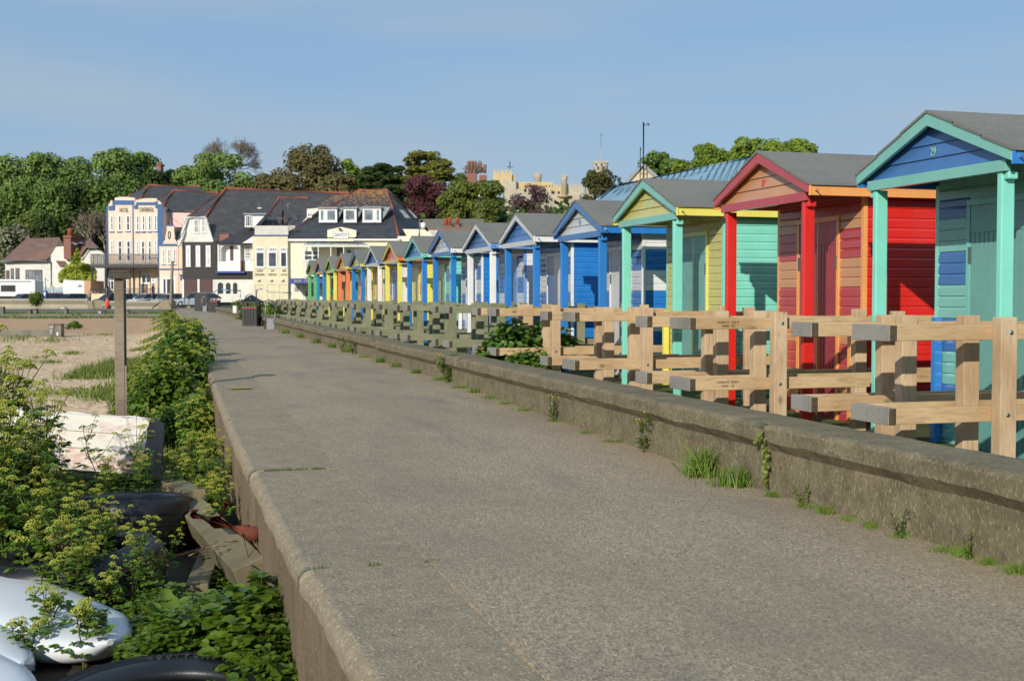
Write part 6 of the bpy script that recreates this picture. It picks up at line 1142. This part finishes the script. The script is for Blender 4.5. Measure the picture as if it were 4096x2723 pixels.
f.part('body', M['white'], lambda b: (f.poly(b, [C(-90, 1215), C(-20, 1208), C(262, 1212), C(276, 1222), C(278, 1345), C(-90, 1345)], 0, 3.2)), bevel=.12)
w_ = f.part('window', M['glassd'], lambda b: f.bx(b, C(8, 1258), C(118, 1304), -.05, -.002), bevel=.04); f.part('window_frame', M['lead'], lambda b: f.bx(b, C(4, 1254), C(122, 1308), -.03, -.001), w_)
f.part('awning_rail', M['lead'], lambda b: f.bx(b, C(-80, 1222), C(240, 1228), -.12, -.002)); f.part('ladder', M['steel'], lambda b: (b.tube([f.pt(C(284, 1345), .5), f.pt(C(284, 1250), .5)], .05, 5), b.tube([f.pt(C(290, 1345), 1.2), f.pt(C(290, 1250), 1.2)], .05, 5)))
for x in (-40, 200): f.part('wheel', M['rubber'], lambda b: b.lathe([(.3, -.12), (.5, -.1), (.5, .1), (.3, .12)], 16, (f.pt(C(x, 0)).x, -.05, .5), T=Matrix.Rotation(R(90), 4, 'X')))

# ---------------------------------------------------------------- people
SK = plain('skin', '#c99a80', .6, .05, 5, 0); HAIR = plain('dark_hair', '#2b2320', .6, .1, 9, 0)
def person(px, D, zf, top, legs, label, pose='stand', rz=0, group=None):
    p = onD(px, 690, D); t = empty('person', (p.x, p.y, zf), label, 'person', group, -YAW+rz); k = 1.25
    def skin(name, pts, edges, rad, mats, parent, mi=None):
        me = bpy.data.meshes.new(name); me.from_pydata([Vector(q)*k for q in pts], edges, []); o = bpy.data.objects.new(name, me); sc.collection.objects.link(o); o.parent = parent
        md = o.modifiers.new('s', 'SKIN'); md.use_smooth_shade = True
        for i, r in enumerate(rad): v = me.skin_vertices[0].data[i]; v.radius = (r*k, r*k)
        me.skin_vertices[0].data[0].use_root = True; sb_ = o.modifiers.new('d', 'SUBSURF'); sb_.levels = 1; sb_.render_levels = 1
        dg = bpy.context.evaluated_depsgraph_get(); nm = bpy.data.meshes.new_from_object(o.evaluated_get(dg)); o.modifiers.clear(); o.data = nm; nm.materials.clear(); nm.materials.append(mats); return o
    sit = pose == 'sit'
    if sit: hip, kn, ft = .48, [(.10, -.42, .50), (-.10, -.42, .50)], [(.11, -.45, .06), (-.11, -.45, .06)]
    else: hip, kn, ft = .92, [(.11, -.04, .50), (-.11, .03, .50)], [(.12, 0, .06), (-.12, .08, .06)]
    sh = hip+.50; pts = [(0, 0, hip), (0, .01, hip+.24), (0, .01, sh-.05), (0, 0, sh+.08), (0, -.02, sh+.20), (0, -.02, sh+.30), (.09, 0, hip-.02), kn[0], ft[0], (ft[0][0], ft[0][1]-.13, .03), (-.09, 0, hip-.02), kn[1], ft[1], (ft[1][0], ft[1][1]-.13, .03), (.19, .01, sh-.03), (.25, .0, sh-.30), (.16, -.22, sh-.38), (.12, -.30, sh-.36), (-.19, .01, sh-.03), (-.26, .02, sh-.30), (-.24, -.08, sh-.52), (-.24, -.11, sh-.62)]
    E_ = [(0, 1), (1, 2), (2, 3), (3, 4), (4, 5), (0, 6), (6, 7), (7, 8), (8, 9), (0, 10), (10, 11), (11, 12), (12, 13), (2, 14), (14, 15), (15, 16), (16, 17), (2, 18), (18, 19), (19, 20), (20, 21)]
    rad = [.15, .14, .15, .06, .095, .085, .09, .065, .045, .04, .09, .065, .045, .04, .065, .05, .038, .04, .065, .05, .038, .04]
    body = skin('body', pts, E_, rad, SK, t)
    tp = [0, 1, 2, 14, 15, 16, 18, 19, 20]; ix = {v: i for i, v in enumerate(tp)}; skin('jacket', [pts[i] for i in tp], [(ix[a], ix[b]) for a, b in E_ if a in ix and b in ix], [rad[i]*1.16+.008 for i in tp], top, t)
    lg = [0, 6, 7, 8, 10, 11, 12]; ix = {v: i for i, v in enumerate(lg)}; skin('trousers', [pts[i] for i in lg], [(ix[a], ix[b]) for a, b in E_ if a in ix and b in ix], [rad[i]*1.12+.006 for i in lg], legs, t)
    h = MB(); h.lathe([(.02, .125), (.07, .10), (.10, .03), (.095, -.05), (.06, -.10)], 10, Vector((0, .02, sh+.27))*1, sm=True); h.v = [tuple(Vector(v)*k) for v in h.v]; h.build('hair', HAIR, t); return t
DK = plain('dark_cloth', '#23232b', .9, .15, 6, .1); DG = plain('grey_cloth', '#4a4a52', .9, .15, 6, .1); PT = plain('patterned_top', '#6a3f48', .9, .3, 20, .1)
person(297, 176, .62, DK, DK, 'person in black standing left against the white garden wall', rz=.4); person(333, 176.5, .62, DK, DG, 'person in a dark jacket turned away by the garden wall', rz=2.2)
for i, px in enumerate((212, 219, 226, 240)): person(px, 183-i*.5, 1.35, (DK, DG, PT, DK)[i], DK, ('person in black seated at the left end of the hotel terrace', 'person in grey seated on the hotel terrace', 'person in a dull red top on the hotel terrace', 'person in dark clothes at the terrace by the light post')[i], 'sit', i*1.3)
f = Fr('terrace', 'raised hotel terrace with iron railings', 'terrace', 181, 240)
f.part('slab', M['creamd'], lambda b: f.bx(b, C(712, 1322), C(1240, 1380), 0, 5)); f.part('railing', M['iron'], lambda b: ([f.bx(b, C(714+i*7, 1285), C(716+i*7, 1318), .02, .06) for i in range(72)], f.bx(b, C(712, 1281), C(1222, 1285), .0, .08)))

# ---------------------------------------------------------------- gulls
GW, GG = plain('gull_white', '#e6e6e4', .7, .05, 9, 0), plain('gull_grey', '#8d949c', .7, .08, 9, 0); BK = plain('gull_bill', '#c9a03a', .5, .1, 9, 0)
def gull(loc, rz, s, label, fly=False):
    t = empty('gull', loc, label, 'gull', None, rz); b = MB(); pr = [(.005, -.30), (.04, -.26), (.075, -.14), (.09, 0), (.085, .10), (.055, .19), (.05, .22), (.052, .27), (.03, .315), (.006, .33)]
    n = 10; vs = []
    for r, x in pr:
        lift = .04*max(0, (x-.1)/.2)*(1 if fly else 2.6)
        for j in range(n): a = 6.283*j/n; vs.append((x*s, r*s*math.cos(a), (r*math.sin(a)*.95+lift+.18*(not fly)+.03)*s))
    b.add(vs, [(i*n+j, i*n+(j+1) % n, (i+1)*n+(j+1) % n, (i+1)*n+j) for i in range(len(pr)-1) for j in range(n)], 0, True); b.build('body', GW, t)
    z = (.07 if fly else .285)*s; b = MB(); b.tube([(.325*s, 0, z+.02*s), (.39*s, 0, z)], [.015*s, .006*s], 5); b.build('bill', BK, t)
    for q in (-1, 1):
        b = MB()
        if fly: b.prism([(.1*s, q*.06*s, .05*s), (.17*s, q*.30*s, .20*s), (.02*s, q*.72*s, .12*s), (-.04*s, q*.70*s, .11*s), (.0, q*.30*s, .17*s), (-.1*s, q*.06*s, .04*s)], (0, 0, .015*s))
        else: b.prism([(.12*s, q*.085*s, .24*s), (.0, q*.095*s, .27*s), (-.36*s, q*.03*s, .20*s), (-.2*s, q*.08*s, .15*s), (.05*s, q*.095*s, .16*s)], (0, q*.012*s, 0))
        b.build('wing', GG, t)
        b = MB(); b.tube([(.0, q*.03*s, .10*s) if not fly else (-.1*s, q*.03*s, 0), (.01*s, q*.03*s, 0) if not fly else (-.28*s, q*.03*s, -.02*s)], .008*s, 4); b.build('leg', BK, t)
    return t
def gp(q, D): return onD(*q, D)
gull(gp(c1(809, 1440), 104), R(60), 1.0, 'gull standing on a short groyne post near the orange buoy'); gull(gp(c1(958, 1475), 106), R(100), 1.0, 'gull standing in the grass right of the timber light post'); gull(gp(c1(507, 1440), 103)-Vector((0, 0, .0)), R(20), 1.0, 'gull landing with raised wings on a rusty groyne post', True)
gull(gp(c1(595, 938), 120), R(70), 1.15, 'gull gliding in front of the bungalow chimneys', True); gull(gp(c1(622, 1268), 150), R(10), 1.3, 'grey gull flying low before the white garden wall', True)

# ---------------------------------------------------------------- beach structures
f = Fr('sea_wall', 'long curved-top concrete sea wall between beach and car park', 'wall', 128, 150, .0)
def sw(b):
    a = f.pt(C(-60, 1361), 0); c = f.pt(C(1245, 1378), 0); e = f.pt(C(690, 1372), 0)
    for x0, x1, zt in ((a.x, e.x, a.z), (e.x+.02, c.x, c.z)): b.prism([(x0, 0, -.6), (x0, -.05, zt-.95), (x0, .18, zt-.6), (x0, -.08, zt-.2), (x0, .1, zt-.02), (x0, .7, zt), (x0, .8, -.6)], (x1-x0, 0, 0))
f.part('wall', M['wallsea'], sw); f.part('end_block', M['conc'], lambda b: f.poly(b, [C(1238, 1485), C(1238, 1385), C(1262, 1372), C(1330, 1374), C(1338, 1384), C(1338, 1485)], -1, 2)); f.part('buttress', M['conc'], lambda b: f.poly(b, [C(690, 1440), C(705, 1385), C(740, 1372), C(800, 1376), C(835, 1400), C(835, 1440)], -.6, .58))
M['groyne'] = timber('groyne_timber', '#66645a', '#807c6e', '#8a8880', False); M['rustcap'] = plain('rust_stained_top', '#6d3f2c', .9, .3, 8, .3)
f = Fr('groyne', 'long timber groyne deck along the top of the shingle', 'groyne', 104, 180, .0)
f.part('deck_beam', M['groyne'], lambda b: (f.bx(b, C(-60, 1482), C(1300, 1500), 0, .9), f.bx(b, C(-60, 1501), C(330, 1512), .05, .3)))
f.part('under_post', M['groyne'], lambda b: [f.bx(b, C(-20+i*42, 1500), C(-12+i*42, 1530), .3, .5) for i in range(9)])
for i, (x0, x1, y0) in enumerate(((0, 26, 1425), (215, 240, 1448), (262, 286, 1440), (500, 524, 1440), (795, 820, 1455), (905, 932, 1462), (985, 1008, 1452))):
    f = Fr('groyne_post', ('short timber groyne post with a rust-stained top, %s' % ('at the left edge', 'left of its close neighbour', 'close right of its twin', 'under the landing gull', 'under the standing gull', 'just right of the light post', 'third right of the light post')[i]), 'post', 105.5, C((x0+x1)/2, 0)[0], .0, 'short posts of the groyne')
    f.part('shaft', M['groyne'], lambda b: f.bx(b, C(x0, y0+8), C(x1, 1498), 0, .45)); f.part('top', M['rustcap'], lambda b: f.bx(b, C(x0, y0), C(x1, y0+7.9), .01, .44))
f = Fr('number_block', 'pale block numbered 19 beside the standing gull', 'marker', 104.6, C(782, 0)[0], .0); f.part('block', M['groyne'], lambda b: f.bx(b, C(766, 1458), C(796, 1483), 0, .4)); f.text('19', C(772, 1461), C(792, 1479), -.002, M['white'])
f = Fr('timber_wall', 'low grey timber groyne wall on the shingle with a numbered post', 'groyne', 60, 55, -.6)
d3 = lambda x, y: (x/2.6211/Q, (1100+y/2.6211)/Q)
f.part('planks', M['groyne'], lambda b: (f.bx(b, d3(-60, 578), d3(505, 640), 0, .12), f.bx(b, d3(-60, 642), d3(505, 720), .02, .14)))
f.part('numbered_post', M['groyne'], lambda b: f.bx(b, d3(502, 512), d3(568, 715), -.1, .2)); f.part('thick_post', M['groyne'], lambda b: f.bx(b, d3(570, 524), d3(642, 715), -.15, .28)); f.part('rust_top', M['rustcap'], lambda b: f.bx(b, d3(570, 512), d3(643, 523.5), -.16, .29))
f.text('19', d3(516, 532), d3(554, 562), -.105, M['white']); f.text('2', d3(522, 584), d3(546, 612), -.105, M['white']); f.part('number_bar', M['white'], lambda b: f.bx(b, d3(512, 572), d3(556, 575), -.108, -.101)); f.part('plate', M['white_old'], lambda b: f.bx(b, d3(592, 600), d3(612, 632), -.165, -.151))
mb = MB(); p = onD(*c1(840, 1397), 70); mb.lathe([(.02, .62), (.05, .56), (.14, .46), (.20, .25), (.21, 0), (.19, -.25), (.12, -.44), (.03, -.54)], 14, sm=True); o = mb.build('mooring_buoy', plain('orange_buoy', '#e2492a', .35, .08, 3, .02), None); o.location = p; o.scale = (.52, .52, .52); tag(o, 'orange mooring buoy hung beside the timber light post', 'buoy')
mb = MB(); mb.tube([(0, 0, .6), (.15, 0, .95), (.5, 0, .8)], .015, 4); mb.build('rope', M['iron'], o)
f = Fr('slipway_post', 'tall bare timber post at the end of the sea wall', 'post', 122, 395, .3); f.part('post', M['postw'], lambda b: f.poly(b, [C(1322, 1475), C(1342, 1065), C(1355, 1065), C(1340, 1475)], 0, .4)); f.part('stay', M['steel'], lambda b: b.tube([f.pt(C(1140, 1480), -6), f.pt(C(1215, 1420), -3), f.pt(C(1310, 1345), 0)], .07, 6))
f = Fr('steps_rail', 'galvanised handrail of the steps over the sea wall', 'handrail', 127, 210, .3); f.part('rail', M['steel'], lambda b: (b.tube([f.pt(C(678, 1420), -.8), f.pt(C(672, 1370), -.6), f.pt(C(690, 1320), 0), f.pt(C(712, 1283), .6), f.pt(C(840, 1283), .6)], .05, 6), b.tube([f.pt(C(684, 1410), -.8), f.pt(C(680, 1370), -.6), f.pt(C(700, 1325), 0)], .04, 5), [b.tube([f.pt(C(x, 1380), .6), f.pt(C(x, 1283), .6)], .05, 6) for x in (712, 835)]))
mb = MB(); p = onZ(172, 762, -.35)
for i in range(90):
    d = rdir(random.Random(i), .6); leaf(mb, d*.3, d, Vector((0, 0, 1)), .4, .16)
o = mb.build('sea_kale', M['leaf']); o.location = p; tag(o, 'lone leafy plant on the open shingle beyond the groyne wall', 'plant')
for i, (px, py, z, s) in enumerate(((90, 672+20, .9, 1.2),)): o = copy_tree(Fn); o.location = onD(px, 708, 124); o.scale = (1.2, 1.2, 1.5); tag(o, 'yellow-green bush growing against the sea wall at the left', 'bush')

# ---------------------------------------------------------------- promenade furniture
M['reflect'] = plain('red_reflector', '#d8452a', .4, .1, 3, 0)
def litter_bin(px, yb, D, label):
    p = onD(px, 720, D); z0 = gpath(p.y); t = empty('litter_bin', (p.x, p.y, z0), label, 'litter bin', 'black litter bins on the promenade', -YAW+R(-6)); w_ = .31
    b = MB()
    for sx_, sy in ((-1, -1), (1, -1), (1, 1), (-1, 1)):
        for i in range(5):
            o = (-.8+i*.4)*w_
            if sx_*sy > 0: b.box((o-.05, sy*w_-.012, .06), (o+.05, sy*w_+.012, .80))
            else: b.box((sx_*w_-.012, o-.05, .06), (sx_*w_+.012, o+.05, .80))
    b.build('slats', M['black'], t)
    b = MB(); b.box((-w_+.02, -w_+.02, .05), (w_-.02, w_-.02, .76)); b.box((-w_-.01, -w_-.01, .0), (w_+.01, w_+.01, .06)); b.box((-w_-.015, -w_-.015, .80), (w_+.015, w_+.015, .86)); b.build('liner', M['iron'], t)
    for sx_ in (-1, 1):
        for sy in (-1, 1): b = MB(); b.box((sx_*(w_-.03)-.025, sy*(w_-.03)-.025, .86), (sx_*(w_-.03)+.025, sy*(w_-.03)+.025, 1.06)); b.build('roof_post', M['black'], t)
    b = MB(); e = w_+.09; b.add([(-e, -e, 1.0), (e, -e, 1.0), (e, e, 1.0), (-e, e, 1.0), (-e, -e, 1.05), (e, -e, 1.05), (e, e, 1.05), (-e, e, 1.05), (0, 0, 1.36)], [(3, 2, 1, 0), (0, 1, 5, 4), (1, 2, 6, 5), (2, 3, 7, 6), (3, 0, 4, 7), (4, 5, 8), (5, 6, 8), (6, 7, 8), (7, 4, 8)]); o = b.build('roof', M['black'], t)
    b = MB(); text_mesh(b, '?', .13, Matrix.Translation((0, -e*.62, 1.165)) @ Matrix(((1,0,0,0),(0,.55,-.83,0),(0,.83,.55,0),(0,0,0,1))), 0, .003); b.build('badge', M['white'], o)
    for i in range(5): b = MB(); x = (-.8+i*.4)*w_; b.box((x-.045, -w_-.016, .765), (x+.045, -w_-.0125, .80)); b.build('reflector', M['reflect'], t)
    return t
b1_ = litter_bin(580, 747, 52.5, 'black slatted litter bin with a pyramid roof, the nearer one by the cycle hoops'); litter_bin(495, 717, 88, 'black slatted litter bin further along, before the dark cabinet')
def hoops(px, D, label):
    p = onD(px, 740, D); t = empty('cycle_stand', (p.x, p.y, gpath(p.y)), label, 'cycle stand', 'galvanised hoops on the promenade', -YAW+R(12))
    for y in (0, .22): b = MB(); b.tube([(-.19, y, 0), (-.19, y, .85), (-.16, y, 1.0), (-.09, y, 1.10), (0, y, 1.13), (.09, y, 1.10), (.16, y, 1.0), (.19, y, .85), (.19, y, 0)], .045, 8); b.build('hoop', M['steel'], t)
    b = MB(); b.box((-.12, -.03, .0), (.17, .0, .42)); b.build('plate', M['lead'], t)
hoops(622, 48.3, 'galvanised double hoop cycle stand beside the nearer litter bin'); hoops(471, 92, 'small galvanised hoop stand left of the further litter bin')
p = onD(464, 700, 98); t = empty('dark_cabinet', (p.x, p.y, gpath(p.y)), 'plain dark cabinet at the end of the promenade', 'cabinet', None, -YAW); b = MB(); b.prism([(-.55, 0, 0), (.5, 0, 0), (.5, 0, 1.38), (-.55, 0, 1.5)], (0, .8, 0)); b.build('case', M['black'], t, bevel=.02); b = MB(); b.box((.501, .05, .02), (.56, .75, 1.3)); b.build('side_panel', M['iron'], t)
E4 = lambda x, y: ((600+x/3.37)/Q, (1100+y/3.37)/Q)
f = Fr('curved_handrail', 'curved galvanised handrail behind the nearer litter bin', 'handrail', 56, 640, .3); f.part('rail', M['steel'], lambda b: (b.tube([f.pt(E4(1285, 400)), f.pt(E4(1265, 350)), f.pt(E4(1290, 290)), f.pt(E4(1430, 205)), f.pt(E4(1500, 185)), f.pt(E4(1545, 195)), f.pt(E4(1600, 228)), f.pt(E4(1905, 240)), f.pt(E4(1905, 275))], .035, 7), b.tube([f.pt(E4(1470, 360)), f.pt(E4(1510, 358)), f.pt(E4(1560, 390)), f.pt(E4(1620, 410)), f.pt(E4(1760, 412))], .03, 6), b.tube([f.pt(E4(1435, 420)), f.pt(E4(1435, 205))], .045, 6)))
f = Fr('blue_handrail', 'pale blue and grey handrail by the further litter bin', 'handrail', 96, 540, .5); f.part('rail', plain('blue_rail', '#7fa8cc', .4, .1, 3, 0), lambda b: (b.tube([f.pt(E4(820, 300)), f.pt(E4(815, 275)), f.pt(E4(850, 235)), f.pt(E4(940, 185)), f.pt(E4(1010, 205)), f.pt(E4(1220, 210)), f.pt(E4(1220, 300))], .06, 6), b.tube([f.pt(E4(915, 290)), f.pt(E4(915, 195))], .06, 6)))
f = Fr('end_barrier', 'low steel barrier posts at the end of the promenade', 'barrier', 112, 430, .6); f.part('rails', M['steel'], lambda b: ([b.tube([f.pt(E4(x, 440)), f.pt(E4(x, y))], .07, 6) for x, y in ((370, 325), (462, 300), (522, 245))], b.tube([f.pt(E4(370, 330)), f.pt(E4(462, 305)), f.pt(E4(522, 300))], .03, 5))); f.part('foot', M['conc'], lambda b: f.bx(b, E4(497, 420), E4(545, 442), -.3, .3))
f = Fr('wall_end_post', 'pale square post where the promenade wall breaks off', 'post', 62, 652, .3); f.part('post', M['white_old'], lambda b: f.bx(b, E4(1116, 412), E4(1165, 512), 0, .3))
# small worn markings and grass in the joints of the path edge
M['ochre'] = plain('worn_ochre_paint', '#a08a56', .9, .25, 6, .1)
for i, (x, y, w_, l) in enumerate(((552, 893, .17, .3), (446, 777, .15, .4), (548, 812, .12, .3))):
    p = onZ(x, y, gpath(onZ(x, y, .2).y)); mb = MB(); z = gpath(p.y)+.006; mb.face([(p.x-w_, p.y-l, z), (p.x+w_, p.y-l, z), (p.x+w_, p.y+l, z), (p.x-w_, p.y+l, z)]); tag(mb.build('path_marking', M['ochre']), 'worn ochre paint patch on the path edge', kind='structure')
mb = MB(); rnd = random.Random(8)
for y, x0, x1, n in ((11.4, 1.05, 1.6, 170), (7.27, .95, 1.05, 30), (7.27, 1.28, 1.36, 26), (7.27, 1.62, 1.72, 24)):
    for i in range(n): x = rnd.uniform(x0, x1); blade(mb, x, y+rnd.gauss(0, .008), gpath(y)-.01, rnd.uniform(.015, .04), .003, 0, .8)
tag(mb.build('joint_grass', [M['grass'], M['drygrass']]), 'short grass in the joints of the path edge', kind='stuff')
# hidden mesh prototypes that were never placed go away; then everything is brought to metres
for o in [o for o in sc.objects if o.parent is None and o.location.z < -40]:
    for c in [x for x in sc.objects if x.parent and (x.parent == o or x.parent.parent == o)]: bpy.data.objects.remove(c)
    bpy.data.objects.remove(o)
SM = Matrix.Scale(S, 4)
for me in bpy.data.meshes: me.transform(SM)
for o in sc.objects:
    if o.type in ('MESH', 'EMPTY'): o.location = o.location*S
